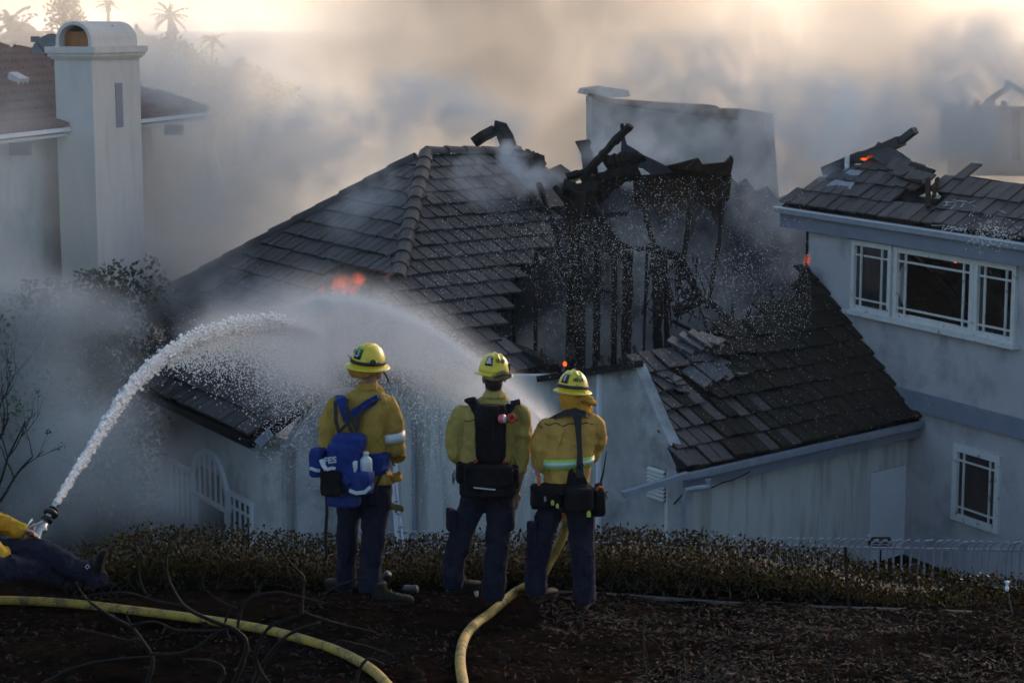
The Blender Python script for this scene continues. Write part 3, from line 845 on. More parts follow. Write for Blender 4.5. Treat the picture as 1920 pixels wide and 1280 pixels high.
# satellite dish
dp = P(88, 88, 41.5)
sd = thing('satellite_dish', P(98, 112, 41.5), 'grey satellite dish on the clay roof beside the wide chimney', 'satellite dish')
ax = Vector((-.35, -.6, .7)).normalized()
g = MB(); g.smooth = True
g.lathe(dp, -ax, [(.0, -.0), (.12, -.006), (.22, -.03), (.31, -.075), (.315, -.07), (.22, -.02), (.0, .012)], 20); g.build('reflector', M['dishgrey'], sd)
g = MB(); g.tube([dp - ax * .0, P(98, 100, 41.5), P(99, 125, 41.5)], .028, 6); g.build('mast', M['dishgrey'], sd)
g = MB(); g.beam(dp - Vector((0, 0, .2)), P(66, 74, 41.2), .03, .03); g.build('arm', M['dishgrey'], sd)
g = MB(); g.box(P(66, 74, 41.2), (.08, 0, 0), (0, .06, 0), (0, 0, .06)); g.build('receiver', M['dishgrey'], sd)
rv = thing('roof_vent', P(32, 155, 40.5), 'small pale vent hood on the clay roof below the dish', 'roof vent')
a, b = FL.px(30, 158)
g = MB(); g.prism([FL.at(a - .22, b - .15, .05), FL.at(a + .22, b - .15, .05), FL.at(a + .18, b + .15, .08), FL.at(a - .18, b + .15, .08)], FL.n * .14); g.build('hood', M['stucco_c'], rv)
# ================================================================== the ground
YARD = -5.75
def sstep(a, b, x):
    t = min(1, max(0, (x - a) / (b - a))); return t * t * (3 - 2 * t)
def gz(x, y, bumps=True):
    if y < 13.8: z = .13 * (13.8 - y)
    elif y < 15.3: z = -.12 * (y - 13.8)
    else: z = -.18
    z -= .045 * max(x, 0) if x < 8 else .36
    if y < 10: z = min(z, .13 * 3.8 + (10 - y) * .16)
    if bumps and y < 18:
        z += .05 * mnoise.noise(Vector((x * .9, y * .9, 0))) + .028 * mnoise.noise(Vector((x * 3.1, y * 3.1, 3))) + .014 * mnoise.noise(Vector((x * 11, y * 11, 7)))
    if y > 15.3:
        k = sstep(15.3, 22, y)
        z = z * (1 - k) + (-4.45) * k
    if y > 28.2:
        k = sstep(28.2, 28.6, y)
        z = z * (1 - k) + YARD * k
    if y > 75: z -= (y - 75) * .012 + 0
    if x < -6 and y > 30: z -= .8 * sstep(-6, -14, x)
    return z
def lin(a, b, n): return [a + (b - a) * i / n for i in range(n)]
xs = lin(-1500, -60, 10) + lin(-60, -10, 20) + lin(-10, -4.2, 18) + lin(-4.2, 5.4, 190) + lin(5.4, 12, 22) + lin(12, 60, 20) + lin(60, 1500, 10) + [1500]
ys = lin(-10, 9.5, 16) + lin(9.5, 16.2, 150) + lin(16.2, 31, 40) + lin(31, 80, 20) + lin(80, 400, 10) + [400, 500, 700]
gm = MB(); gm.smooth = True
nx = len(xs)
gm.v = [Vector((x, y, gz(x, y))) for y in ys for x in xs]
gm.f = [(j * nx + i, j * nx + i + 1, (j + 1) * nx + i + 1, (j + 1) * nx + i) for j in range(len(ys) - 1) for i in range(nx - 1)]
gm.mi = [0] * len(gm.f); gm.sm = [True] * len(gm.f)
def ground_mat():
    t = NT('burnt_hillside_soil')
    out = t.n('ShaderNodeOutputMaterial'); b = t.n('ShaderNodeBsdfPrincipled'); b.inputs['Roughness'].default_value = .95; b.inputs['Specular IOR Level'].default_value = 0
    geo = t.n('ShaderNodeNewGeometry'); pos = geo.outputs['Position']
    a = t.n('ShaderNodeTexNoise', i_Scale=1.1, i_Detail=6, i_Roughness=.6); t.l(pos, a.inputs[0])
    c = t.n('ShaderNodeTexNoise', i_Scale=14.0, i_Detail=8, i_Roughness=.7); t.l(pos, c.inputs[0])
    r1 = t.ramp(a.outputs[0], [(.38, (.0040, .0034, .0030)), (.55, (.012, .0080, .0062)), (.7, (.0065, .0052, .0046))])
    r2 = t.ramp(c.outputs[0], [(.3, (.35, .33, .32)), (.5, (.9, .85, .8)), (.72, (1.7, 1.6, 1.5))])
    m = t.n('ShaderNodeMixRGB', blend_type='MULTIPLY'); m.inputs[0].default_value = 1; t.l(r1, m.inputs[1]); t.l(r2, m.inputs[2])
    t.l(m.outputs[0], b.inputs['Base Color'])
    bp = t.n('ShaderNodeBump', i_Strength=.9, i_Distance=.03); t.l(c.outputs[0], bp.inputs['Height']); t.l(bp.outputs[0], b.inputs['Normal'])
    t.l(b.outputs[0], out.inputs[0]); return t.m
tag(gm.build('ground', ground_mat(), None, centre=(0, 0, 0)), kind='structure')
# sea beyond the coast
sm_ = MB(); sm_.add([(-6000, 310, -8.5), (6000, 310, -8.5), (6000, 5600, -8.5), (-6000, 5600, -8.5)], [(0, 1, 2, 3)])
tag(sm_.build('sea', pbr('hazy_sea', (.12, .14, .16), (.10, .12, .14), scale=.02, rough=.9, spec=.05), None, centre=(0, 310, -8.5)), kind='structure')
pm = MB(); pm.smooth = True; PXs = lin(-17, -3.4, 34) + [-3.4]; PYs = lin(29.2, 52, 40) + [52]
pm.v = [Vector((x, y, gz(x, y) + .03)) for y in PYs for x in PXs]; k_ = len(PXs)
pm.f = [(j * k_ + i, j * k_ + i + 1, (j + 1) * k_ + i + 1, (j + 1) * k_ + i) for j in range(len(PYs) - 1) for i in range(k_ - 1)]; pm.mi = [0] * len(pm.f); pm.sm = [True] * len(pm.f)
tag(pm.build('patio', pbr('patio_concrete', (.34, .33, .32), (.24, .235, .23), scale=1.2, rough=.9, bump=.3, c3=(.16, .155, .15), s3=.7), None), kind='structure')
# curved patio kerbs in the lower yard
kb = MB()
for (cx, cy, r, a0, a1) in [(-11.5, 40, 4.4, -60, 100), (-11.5, 40, 3.2, -50, 110)]:
    pts = [Vector((cx + r * 1.25 * math.sin(R(a0 + (a1 - a0) * k / 30)), cy + r * math.cos(R(a0 + (a1 - a0) * k / 30)), gz(cx + r * 1.25 * math.sin(R(a0 + (a1 - a0) * k / 30)), cy + r * math.cos(R(a0 + (a1 - a0) * k / 30))) + .08)) for k in range(31)]
    for i in range(30): kb.beam(pts[i], pts[i + 1], .22, .24)
tag(kb.build('patio_kerb', M['stucco_s'], None), kind='structure')

# ---- litter of chips and dead leaves
def scatter_chips(name, n, area, mats, size, label, cat, seed, clump=None):
    rnd = random.Random(seed); mb = MB()
    k = 0
    while k < n:
        x = rnd.uniform(area[0], area[1]); y = rnd.uniform(area[2], area[3])
        if clump and mnoise.noise(Vector((x * clump, y * clump, seed))) < rnd.uniform(-.35, .25): continue
        k += 1
        z = gz(x, y) + .008
        a = rnd.uniform(0, 6.28); L = rnd.uniform(*size); w = L * rnd.uniform(.12, .3)
        d = Vector((math.cos(a), math.sin(a), rnd.uniform(-.3, .5))).normalized(); s = Vector((-math.sin(a), math.cos(a), rnd.uniform(-.4, .4))) * w
        c = Vector((x, y, z + rnd.uniform(0, .015)))
        mb.cur = rnd.randrange(len(mats))
        mb.add([c - d * L / 2, c + s / 2, c + d * L / 2 + Vector((0, 0, rnd.uniform(0, .01))), c - s / 2], [(0, 1, 2, 3)])
    return tag(mb.build(name, mats, None, centre=(0, 12, 0)), label, cat, kind='stuff')
chip = [pbr('pale_wood_chip', (.060, .046, .036), (.032, .026, .02), scale=30, rough=.8), pbr('grey_wood_chip', (.036, .033, .031), (.02, .018, .017), scale=30), pbr('burnt_chip', (.02, .018, .016), rough=.9), pbr('reddish_chip', (.08, .040, .028), (.045, .024, .016), scale=30)]
scatter_chips('wood_chips', 9000, (.2, 5.2, 10.5, 14.6), chip, (.02, .07), 'scatter of pale wood chips and dead leaves on the burnt soil', 'wood chips', 2, 1.1)
scatter_chips('burnt_litter', 7000, (-4.2, 5.2, 9.8, 14.9), [chip[1], chip[2], chip[2], chip[3]], (.015, .06), 'burnt twigs and ash litter over the dark soil', 'litter', 3, .7)

st_ = MB(); rnd = random.Random(6)
for k in range(900):
    x = rnd.uniform(-4.3, 5.3); y = rnd.uniform(9.8, 14.7); r = rnd.uniform(.008, .03) * (1 if rnd.random() < .93 else 2)
    c = Vector((x, y, gz(x, y) + r * .2)); st_.ell(c, (r * rnd.uniform(.8, 1.4), r * .3, 0), (-r * .3, r * rnd.uniform(.8, 1.3), 0), (0, 0, r * rnd.uniform(.5, .8)), 6, 4)
tag(st_.build('clods', pbr('soil_clod', (.022, .016, .013), (.010, .008, .007), scale=9, rough=.95, spec=.0), None, centre=(0, 12, 0)), 'clods and small stones lying on the burnt soil', 'stones', kind='stuff')
# ---- hedge of narrow leaves
def hedge_top(x):
    base = .16 + .05 * math.sin(x * 1.7) + .05 * mnoise.noise(Vector((x * 2.2, 0, 1)))
    if x > .8: base -= .115 * (x - .8) * (.45 + .5 * sstep(1.5, 4, x))
    if x > 2.6: base -= .05 * (x - 2.6)
    if x < -2.6: base -= .10 * (-2.6 - x)
    return base
leafm = [pbr('hedge_leaf_olive', (.085, .054, .008), (.05, .03, .005), scale=12, rough=.6, spec=.15), pbr('hedge_leaf_brown', (.12, .042, .006), (.06, .022, .004), scale=12, rough=.6, spec=.15),
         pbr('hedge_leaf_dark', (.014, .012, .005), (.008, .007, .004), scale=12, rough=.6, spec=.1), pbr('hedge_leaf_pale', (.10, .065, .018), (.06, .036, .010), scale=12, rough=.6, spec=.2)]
hedge = thing('hedge', (0, 15.1, -.3), 'long low olive brown hedge at the edge of the slope behind the firefighters', 'hedge')
hm = MB(); rnd = random.Random(9)
for _ in range(70000):
    x = rnd.uniform(-3.45, 6.2)
    q = rnd.random()
    y = 14.75 + (q ** 1.1) * .85
    top = hedge_top(x) - .10 * (1 - q) - .02
    bot = gz(x, y, False) - .03
    if x < -3.1 and rnd.random() < (-3.1 - x) * 2: continue
    # surface-weighted
    t = rnd.random() ** .42
    z = bot + (top - bot) * t + (rnd.gauss(0, .02) if t > .9 else 0)
    if y > 15.1 and t < .75: continue
    y += .05 * mnoise.noise(Vector((x * 4, z * 6, 2)))
    L = rnd.uniform(.018, .046); w = L * rnd.uniform(.18, .3)
    d = Vector((rnd.gauss(0, .7), rnd.gauss(-.35, .5), rnd.gauss(.75, .6))).normalized()
    s = d.cross(Vector((rnd.gauss(0, 1), rnd.gauss(0, 1), rnd.gauss(0, 1)))).normalized() * w
    c = Vector((x, y, z))
    r_ = rnd.random()
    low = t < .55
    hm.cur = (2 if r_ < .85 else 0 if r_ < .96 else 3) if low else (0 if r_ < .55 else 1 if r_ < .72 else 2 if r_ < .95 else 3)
    hm.add([c, c + d * L * .5 + s, c + d * L, c + d * L * .5 - s], [(0, 1, 2, 3)])
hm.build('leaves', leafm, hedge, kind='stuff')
hs = MB()
for _ in range(420):
    x = rnd.uniform(-3.3, 6.0); y = rnd.uniform(14.75, 15.3); z0 = gz(x, y, False) - .03
    pts = [Vector((x, y, z0))]
    d = Vector((rnd.gauss(0, .5), rnd.gauss(-.1, .3), 1)).normalized()
    H_ = hedge_top(x) - z0
    for k in range(4):
        d = (d + Vector((rnd.gauss(0, .35), rnd.gauss(0, .2), 0))).normalized(); pts.append(pts[-1] + d * H_ / 4 * rnd.uniform(.6, 1.05))
    hs.tube(pts, [.006, .005, .004, .003, .0015], 4, cap=False)
hs.build('stems', pbr('grey_twig', (.075, .065, .055), (.04, .034, .03), scale=20, rough=.8), hedge, kind='stuff')
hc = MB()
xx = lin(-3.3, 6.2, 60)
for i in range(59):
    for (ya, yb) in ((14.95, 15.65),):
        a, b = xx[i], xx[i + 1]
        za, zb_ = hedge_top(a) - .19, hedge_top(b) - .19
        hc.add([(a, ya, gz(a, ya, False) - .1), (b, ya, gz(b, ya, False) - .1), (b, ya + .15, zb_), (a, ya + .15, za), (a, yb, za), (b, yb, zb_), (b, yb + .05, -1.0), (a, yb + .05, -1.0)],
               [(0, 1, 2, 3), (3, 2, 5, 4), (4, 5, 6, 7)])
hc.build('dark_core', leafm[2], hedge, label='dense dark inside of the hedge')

# ---- fence on the retaining wall
FY = 28.0
fence = thing('fence', (4.0, FY, -4.4), 'grey metal fence of bent topped pickets beyond the hedge', 'fence')
def ftop(x): return -3.075 - .018 * x
pk = MB(); pk.smooth = True
pts = [(0, 0, 0), (0, 0, .95), (0, 0, 1.15), (.018, -.02, 1.24), (.06, -.05, 1.30), (.11, -.07, 1.315)]
pk.tube(pts, [.017] * 6, 6)
pme = bpy.data.meshes.new('picket'); pme.from_pydata(pk.v, [], pk.f); pme.materials.append(M['metal']); pme.polygons.foreach_set('use_smooth', [True] * len(pk.f))
x = -2.4; rnd = random.Random(4)
while x < 8.6:
    o = bpy.data.objects.new('picket', pme); col.objects.link(o); o.parent = fence
    o.location = Vector((x, FY, ftop(x) - 1.315)) - WORLD[fence.name]; o.rotation_euler = (rnd.gauss(0, .012), rnd.gauss(0, .012), rnd.gauss(0, .08))
    x += .115
for dz in (-.15, -1.2):
    for (a, b) in ((-2.5, 8.7),):
        g = MB(); g.beam((a, FY + .02, ftop(a) + dz), (b, FY + .02, ftop(b) + dz), .04, .035); g.build('rail', M['metal'], fence)
for x in (-2.5, -.1, 1.62, 4.3, 6.55, 8.7):
    g = MB(); g.beam((x, FY + .03, -4.5), (x, FY + .03, ftop(x) - .06), .05, .05); g.build('post', M['metal'], fence)
rw = MB(); rw.box((3, FY + .12, -5.1), (7, 0, 0), (0, .12, 0), (0, 0, .66))
tag(rw.build('retaining_wall', M['stucco_s'], None), 'low stucco retaining wall carrying the metal fence', 'wall')

# ---- things on the edge of the slope
pp = MB(); pp.smooth = True
seq = [(1015, 1112), (1130, 1116), (1290, 1128), (1440, 1138), (1600, 1143), (1760, 1148), (1935, 1156)]
pp.tube([P(a, b, 14.6) + Vector((0, 0, .008)) for a, b in seq], .019, 8)
tag(pp.build('irrigation_pipe', M['pipe'], None), 'long galvanised irrigation pipe lying along the foot of the hedge', 'pipe')
g = MB(); g.tube([P(1594, 1150, 14.6), P(1587, 1085, 14.6), P(1585, 1024, 14.6)], [.014, .013, .014], 6)
tag(g.build('stake', M['charbrown'], None), 'dark stake standing upright in front of the hedge', 'stake')
sr = thing('sprinkler_riser', P(1899, 1150, 14.55), 'thin sprinkler riser with a white head at the end of the pipe', 'sprinkler')
g = MB(); g.tube([P(1899, 1152, 14.55), P(1893, 1125, 14.55), P(1888, 1100, 14.55)], .007, 6); g.build('stem', M['pipe'], sr)
g = MB(); g.smooth = True; hp = P(1888, 1100, 14.55); g.lathe(hp, (0, 0, 1), [(.010, -.03), (.016, -.02), (.016, .0), (.011, .004), (.011, .025), (.018, .03), (.018, .045), (.004, .05)], 10); g.build('head', M['whiteclean'], sr)

# ---- yard furniture seen between the pickets
um = thing('patio_umbrella', P(1157, 1040, 29.4), 'dark folded canopy of a patio umbrella showing above the fence', 'umbrella')
tp = P(1160, 986, 29.4)
g = MB(); g.lathe(tp, (0, 0, -1), [(.02, 0), (.12, .03), (.24, .10), (.34, .16), (.33, .17), (.1, .12)], 8); g.build('canopy', M['black'], um)
g = MB(); g.tube([tp, Vector((tp.x, tp.y, YARD))], .02, 6); g.build('pole', M['metal'], um)
lt = thing('wall_lantern', P(1640, 1020, 30.6), 'small box with a round lamp standing by the garage door behind the fence', 'lantern')
c = P(1650, 1017, 30.6)
g = MB(); g.box(c, (.17, 0, 0), (0, .1, 0), (0, 0, .07)); g.build('box', M['dark'], lt)
for k in range(3): 
    g = MB(); g.box(c + Vector((0, -.105, -.045 + .045 * k)), (.16, 0, 0), (0, .006, 0), (0, 0, .009)); g.build('slat', M['metal'], lt)
g = MB(); g.smooth = True; g.ell(P(1630, 1006, 30.6), (.04, 0, 0), (0, .04, 0), (0, 0, .045), 10, 6); g.build('lamp', M['metal'], lt)
g = MB(); g.beam(c - Vector((0, 0, .07)), Vector((c.x, c.y, YARD)), .05, .05); g.build('stand', M['dark'], lt)
# slanted aluminium ladder foot beside the left firefighter
ld = thing('ladder', P(745, 1020, 27.2), 'pale aluminium ladder leaning behind the firefighter with the blue pack', 'ladder')
for (a, b) in (((748, 1012), (734, 905)), ((762, 1012), (742, 905))):
    g = MB(); g.beam(P(a[0], a[1] + 60, 26.8), P(*b, 29.0), .035, .09); g.build('rail', M['gutter'], ld)
for t in (0, .22, .44, .66):
    g = MB(); a = P(749, 1012, 26.8).lerp(P(735, 905, 29), t); b = P(761, 1012, 26.8).lerp(P(741, 905, 29), t); g.beam(a, b, .03, .03); g.build('rung', M['gutter'], ld)
def fire(x, y, rx, rz, D, label, group=None):
    c = P(x, y, D); g = MB(); g.smooth = True; g.ell(c, (rx, 0, 0), (0, rx * .8, 0), (0, 0, rz), 14, 10)
    return tag(g.build('flame', M['fire'], None), label, 'flame', group)
# ================================================================== burnt out middle of the house
rnd = random.Random(17)
# scorched partition walls
bk = Frame(P(1280, 330, 44.5), 92, None, 'R')
def panel(name, pts, th, mat, fr=bk, **kw):
    g = MB(); g.prism([fr.at(*fr.px(*p)) for p in pts], -fr.n * th); return g.build(name, mat, house, **kw)
panel('scorched_wall', [(1000, 330), (1060, 350), (1105, 345), (1188, 322), (1232, 318), (1290, 312), (1345, 308), (1368, 330), (1385, 346), (1400, 336), (1418, 360), (1440, 350), (1458, 374), (1480, 366), (1500, 384), (1560, 380), (1560, 700), (900, 700), (930, 480)], .3, pbr('soot_black_wall', (.085, .09, .11), (.035, .037, .046), scale=.5, rough=1, bump=.5, bscale=12), label='soot blackened inner wall')
md = Frame(P(1270, 330, 42.6), 96, None, 'R')
panel('scorched_wall', [(1186, 322), (1240, 320), (1300, 316), (1360, 312), (1372, 330), (1368, 372), (1352, 392), (1346, 430), (1332, 398), (1318, 386), (1306, 418), (1296, 445), (1284, 402), (1262, 384), (1250, 410), (1240, 440), (1228, 398), (1208, 380), (1190, 402)], .2, M['charbrown'], md, label='brown scorched upper wall with ragged top')
panel('scorched_wall', [(1052, 352), (1102, 350), (1098, 470), (1094, 740), (1058, 740), (1066, 430)], .35, M['charbrown'], Frame(P(1080, 400, 41), 96, None, 'R'), label='scorched chimney breast')
# floor of rubble
fl = MB(); fl.smooth = False
ns = 46
def rub(u, v):
    a = P(880, 655, 37.2); b = P(1500, 600, 39.0); c = P(900, 560, 43.5); d = P(1540, 480, 44.0)
    p = (a.lerp(b, u)).lerp(c.lerp(d, u), v)
    n = mnoise.noise(Vector((u * 6, v * 5, 0))) * .35 + mnoise.noise(Vector((u * 17, v * 14, 2))) * .16
    m = 1.3 * math.exp(-(((u - .74) / .14) ** 2 + ((v - .30) / .3) ** 2))
    p.z = -3.3 + n + m + .9 * max(0, u - .8) 
    return p
g = MB(); g.v = [rub(i / ns, j / 24) for j in range(25) for i in range(ns + 1)]
g.f = [(j * (ns + 1) + i, j * (ns + 1) + i + 1, (j + 1) * (ns + 1) + i + 1, (j + 1) * (ns + 1) + i) for j in range(24) for i in range(ns)]
g.mi = [0] * len(g.f); g.sm = [False] * len(g.f)
g.build('rubble_heap', M['char'], house, kind='stuff')
dbm = MB()
for k in range(420):
    u = rnd.random(); v = rnd.random() * .75; p = rub(u, v)
    d = Vector((rnd.gauss(0, 1), rnd.gauss(0, .6), rnd.gauss(0, .45))).normalized()
    dbm.beam(p + Vector((0, 0, .05)), p + d * rnd.uniform(.2, .9) + Vector((0, 0, .1)), rnd.uniform(.03, .10), rnd.uniform(.02, .06), twist=rnd.uniform(0, 3))
dbm.build('debris', M['char'], house, kind='stuff')
def charred(pts, w, name='charred_beam', mat=None, rough=.18, D=None, label=None, n=7):
    """a burnt timber through pixel points (x, y, depth), eaten along its edges"""
    W3 = [P(*p) for p in pts]
    path = []
    for i in range(len(W3) - 1):
        for k in range(n): path.append(W3[i].lerp(W3[i + 1], k / n))
    path.append(W3[-1])
    ww = w if hasattr(w, '__len__') else [w, w]
    path = [p + Vector((rnd.gauss(0, ww[0] * .025), 0, rnd.gauss(0, ww[0] * .025))) for p in path]
    rr = [(ww[0] + (ww[1] - ww[0]) * i / (len(path) - 1)) / 2 * 1.2 * (1 + rnd.uniform(-rough, rough)) for i in range(len(path))]
    g = MB(); g.tube(path, rr, 5, sx=rnd.uniform(.6, .9))
    return g.build(name, mat or M['char'], house, **({'label': label} if label else {}))
D1 = 40.2
charred([(1092, 338, D1), (1118, 305, D1 - .1), (1150, 268, D1 - .2), (1183, 236, D1 - .3)], .21, label='thick charred rafter rising from the collapsed roof', rough=.14)
charred([(1166, 232, D1), (1168, 262, D1)], .07); charred([(1062, 332, D1), (1098, 322, D1), (1120, 318, D1)], .2)
charred([(1110, 378, D1), (1150, 345, D1), (1178, 312, D1), (1204, 291, D1)], .26, rough=.3)
charred([(1132, 310, D1), (1160, 300, D1), (1190, 300, D1)], .3); charred([(1100, 350, D1), (1150, 330, D1), (1200, 322, D1)], .34)
charred([(1090, 345, 39.8), (1120, 400, 39.6), (1152, 455, 39.4), (1180, 500, 39.2)], .22)
charred([(1060, 352, 39.8), (1085, 360, 39.8), (1120, 355, 39.8)], .4)
for (x, x2, y0, y1, w) in [(1120, 1117, 425, 745, .14), (1152, 1150, 450, 745, .11), (1178, 1172, 470, 745, .24), (1213, 1204, 470, 740, .05), (1228, 1236, 475, 735, .20), (1247, 1252, 520, 730, .10), (1086, 1088, 360, 745, .2), (1005, 1003, 470, 740, .08), (962, 965, 520, 740, .07), (1446, 1449, 530, 570, .08)]:
    charred([(x, y0, 39.3), ((x + x2) / 2, (y0 + y1) / 2, 39.3), (x2, y1, 39.3)], w, 'charred_stud', rough=.12, n=10)
charred([(1088, 537, 39.2), (1150, 549, 39.2)], .08); charred([(1200, 470, 39.2), (1160, 455, 39.4)], .1)
charred([(1210, 462, 38.9), (1240, 470, 38.9), (1272, 482, 38.9), (1290, 512, 38.8), (1312, 560, 38.7)], .2, label='bent charred truss sagging over the rubble', rough=.3)
charred([(1246, 478, 38.8), (1236, 600, 38.8)], .17); charred([(1235, 520, 38.8), (1268, 492, 38.8)], .12); charred([(1250, 522, 38.8), (1292, 522, 38.8)], .06)
charred([(1248, 520, 38.8), (1260, 565, 38.8)], .12); charred([(1270, 480, 38.8), (1282, 560, 38.8)], .06); charred([(1225, 470, 38.8), (1205, 590, 38.8)], .07)
charred([(1286, 560, 38.6), (1300, 545, 38.6)], .3); charred([(1262, 585, 38.6), (1310, 560, 38.6), (1340, 575, 38.6), (1380, 610, 38.6)], [.3, .1])
charred([(1040, 350, 40.4), (1100, 420, 40), (1150, 480, 39.7)], .13, 'charred_rafter'); charred([(1200, 330, 41.5), (1215, 420, 40.6), (1240, 500, 40)], .12, 'charred_rafter'); charred([(1010, 345, 41), (1040, 430, 40.2), (1058, 520, 39.8)], .11, 'charred_rafter')
charred([(1300, 330, 42.4), (1290, 430, 41), (1275, 540, 40)], .10, 'charred_rafter'); charred([(1060, 410, 40), (1180, 400, 40)], .10, 'charred_rafter'); charred([(1360, 330, 42.4), (1350, 450, 41), (1330, 560, 40)], .09, 'charred_rafter'); charred([(1090, 455, 39.6), (1250, 470, 39.6)], .09, 'charred_rafter')
# tangle of wires
for k in range(12):
    x = rnd.uniform(1230, 1320); charred([(x, rnd.uniform(480, 540), 38.7), (x + rnd.uniform(-25, 25), rnd.uniform(540, 580), 38.6), (x + rnd.uniform(-25, 25), rnd.uniform(590, 620), 38.6)], .03, 'hanging_wire')
# sagging sheet and ragged boards on the top edge
def sheet(pts, d0, d1, mat, name='fallen_sheet', **kw):
    g = MB(); g.prism([P(x, y, d0 + (d1 - d0) * k / len(pts)) for k, (x, y) in enumerate(pts)], Vector((0, .25, 0))); return g.build(name, mat, house, **kw)
sheet([(1166, 256), (1172, 258), (1176, 272), (1192, 281), (1208, 292), (1226, 300), (1250, 312), (1262, 324), (1180, 332), (1165, 300)], 41.6, 41.8, pbr('blue_grey_ash', (.07, .07, .085), (.035, .035, .045), scale=4, rough=.9), label='drooping ash covered sheet')
sheet([(1078, 266), (1106, 262), (1109, 268), (1106, 275), (1112, 286), (1118, 345), (1096, 345), (1090, 290)], 43.8, 44, M['charbrown'])
sheet([(1242, 314), (1276, 306), (1310, 297), (1318, 309), (1360, 305), (1372, 292), (1376, 300), (1370, 330), (1250, 335)], 42.0, 42.2, M['charbrown'], label='torn boards along the top of the wall')
sheet([(1192, 316), (1206, 318), (1219, 327), (1202, 328)], 41, 41, M['white'], label='pale torn board end')
sheet([(1285, 318), (1308, 297), (1318, 322)], 41.6, 41.6, M['charbrown'])
# smashed rafter tail at the top of roof B
for s in ([(985, 292), (1012, 300), (1010, 318)], [(960, 285), (990, 295), (1000, 312)]): charred([(x, y, 42.6) for x, y in s], .3, 'charred_rafter')
g = MB()
wsh = tile_mesh(.9, .55, .04, M['tile_b'], 9)
for k, (x, y, rz, rx) in enumerate([(985, 345, .2, .3), (1005, 352, .3, .2), (1025, 362, .1, .4), (1040, 380, .2, .5), (1000, 372, .3, .2), (1020, 392, .1, .3), (1046, 350, .4, .2)]):
    a, b = FB.px(x, y); m = FB.mat(FB.at(a, b, .16 + .02 * k), rot=rz, tilt=rx * .5, roll=.1)
    o = bpy.data.objects.new('warped_tile', wsh); col.objects.link(o); o.parent = house; m.translation = m.translation - WORLD[house.name]; o.matrix_basis = m
# charred verge where the garage roof was torn from the tall house
sheet([(1482, 540), (1498, 528), (1506, 505), (1518, 500), (1524, 520), (1560, 570), (1520, 582), (1500, 560)], 39.0, 39.0, M['char'], 'torn_felt', label='charred roof felt hanging by the tall wall')
fire(1514, 486, .09, .14, 38.6, 'single small flame against the edge of the tall house wall')
eb = MB(); eb.smooth = True; c = P(1059, 682, 35.9); eb.ell(c, (.04, 0, 0), (0, .03, 0), (0, 0, .05), 8, 6)
tag(eb.build('ember', M['ember'], None), 'red ember glowing on the charred wall top above the third helmet', 'ember')
for s in ([(1048, 700), (1049, 682)], [(1064, 695), (1075, 672)], [(1110, 690), (1118, 682)]): charred([(s[0][0], s[0][1], 35.9), (s[1][0], s[1][1], 35.9)], .1, 'charred_stub')
# ---- flames in the hole of the front roof
for (x, y, rx, rz, lb) in [(640, 532, .26, .26, 'largest soft flame in the hole of the tiled roof'), (671, 525, .19, .20, 'second flame nearer the hip ridge in the roof hole'), (604, 541, .10, .10, 'small flame at the lower corner of the roof hole'), (728, 519, .07, .09, 'tiny flame close against the hip ridge'), (657, 541, .2, .14, 'low dull flame between the two larger ones')]:
    a = PP(x, y, FA.at(0, 0, .12), FA.n); fire(x, y, rx, rz, a.y, lb, 'flames in the roof hole')
for (x0, y0, x1, y1) in [(640, 498, 622, 552), (672, 486, 655, 552), (704, 500, 692, 552), (604, 548, 740, 515)]:
    charred([(x0, y0, PP(x0, y0, FA.o, FA.n).y - .02), (x1, y1, PP(x1, y1, FA.o, FA.n).y - .02)], .10, 'batten')

# ================================================================== ruins and neighbours behind the smoke
nb = thing('ruined_house', P(1280, 300, 51), 'pale house with a burnt off roof half hidden in smoke behind the charred rafter', 'house')
NB = Frame(P(1200, 250, 51), 82, None, 'R')
def npanel(name, pts, th, mat, h=0): 
    g = MB(); g.prism([NB.at(*NB.px(*p), h) for p in pts], -NB.n * th); return g.build(name, mat, nb)
npanel('wall', [(1109, 182), (1112, 500), (1470, 500), (1450, 222), (1400, 210), (1340, 206), (1230, 197), (1180, 192)], .8, M['stucco_s'])
npanel('parapet', [(1112, 176), (1150, 186), (1230, 192), (1340, 198), (1345, 205), (1400, 205), (1448, 214), (1440, 224), (1340, 222), (1280, 214), (1200, 203), (1125, 192), (1110, 186)], 1, M['char'], .3)
npanel('broken_dome', [(1120, 182), (1125, 172), (1160, 167), (1194, 172), (1196, 184), (1160, 186)], 2, M['stucco_s'], -1)
for k, (x, y) in enumerate([(1180, 190), (1215, 194), (1250, 196), (1290, 199), (1320, 201)]):
    npanel('burnt_board', [(x - 16, y - 3), (x + 18, y), (x + 18, y + 8), (x - 16, y + 5)], .3, M['clay'], .45 + .02 * k)
npanel('window', [(1135, 235), (1150, 236), (1150, 262), (1135, 261)], .05, M['trim'], .04)
rn = thing('house_ruin', P(1850, 260, 58), 'black roof frame of a burnt out house in orange lit smoke at the far corner', 'ruin')
def rbeam(a, b, w, D=58):
    g = MB(); g.beam(P(*a, D), P(*b, D), w, w); g.build('charred_rafter', M['char'], rn)
for a, b, w in [((1850, 192), (1895, 160), .16), ((1885, 154), (1925, 176), .14), ((1852, 190), (1856, 200), .3), ((1770, 200), (1930, 204), .12), ((1805, 199), (1810, 188), .12), ((1828, 200), (1834, 188), .14), ((1880, 202), (1884, 190), .14), ((1815, 222), (1842, 220), .25), ((1772, 205), (1770, 300), .2), ((1905, 200), (1905, 300), .2)]: rbeam(a, b, w)
g = MB(); g.prism([P(1790, 200, 58.5), P(1930, 204, 58.5), P(1930, 330, 58.5), P(1780, 330, 58.5)], Vector((0, .4, 0))); g.build('wall', M['stucco_s'], rn)
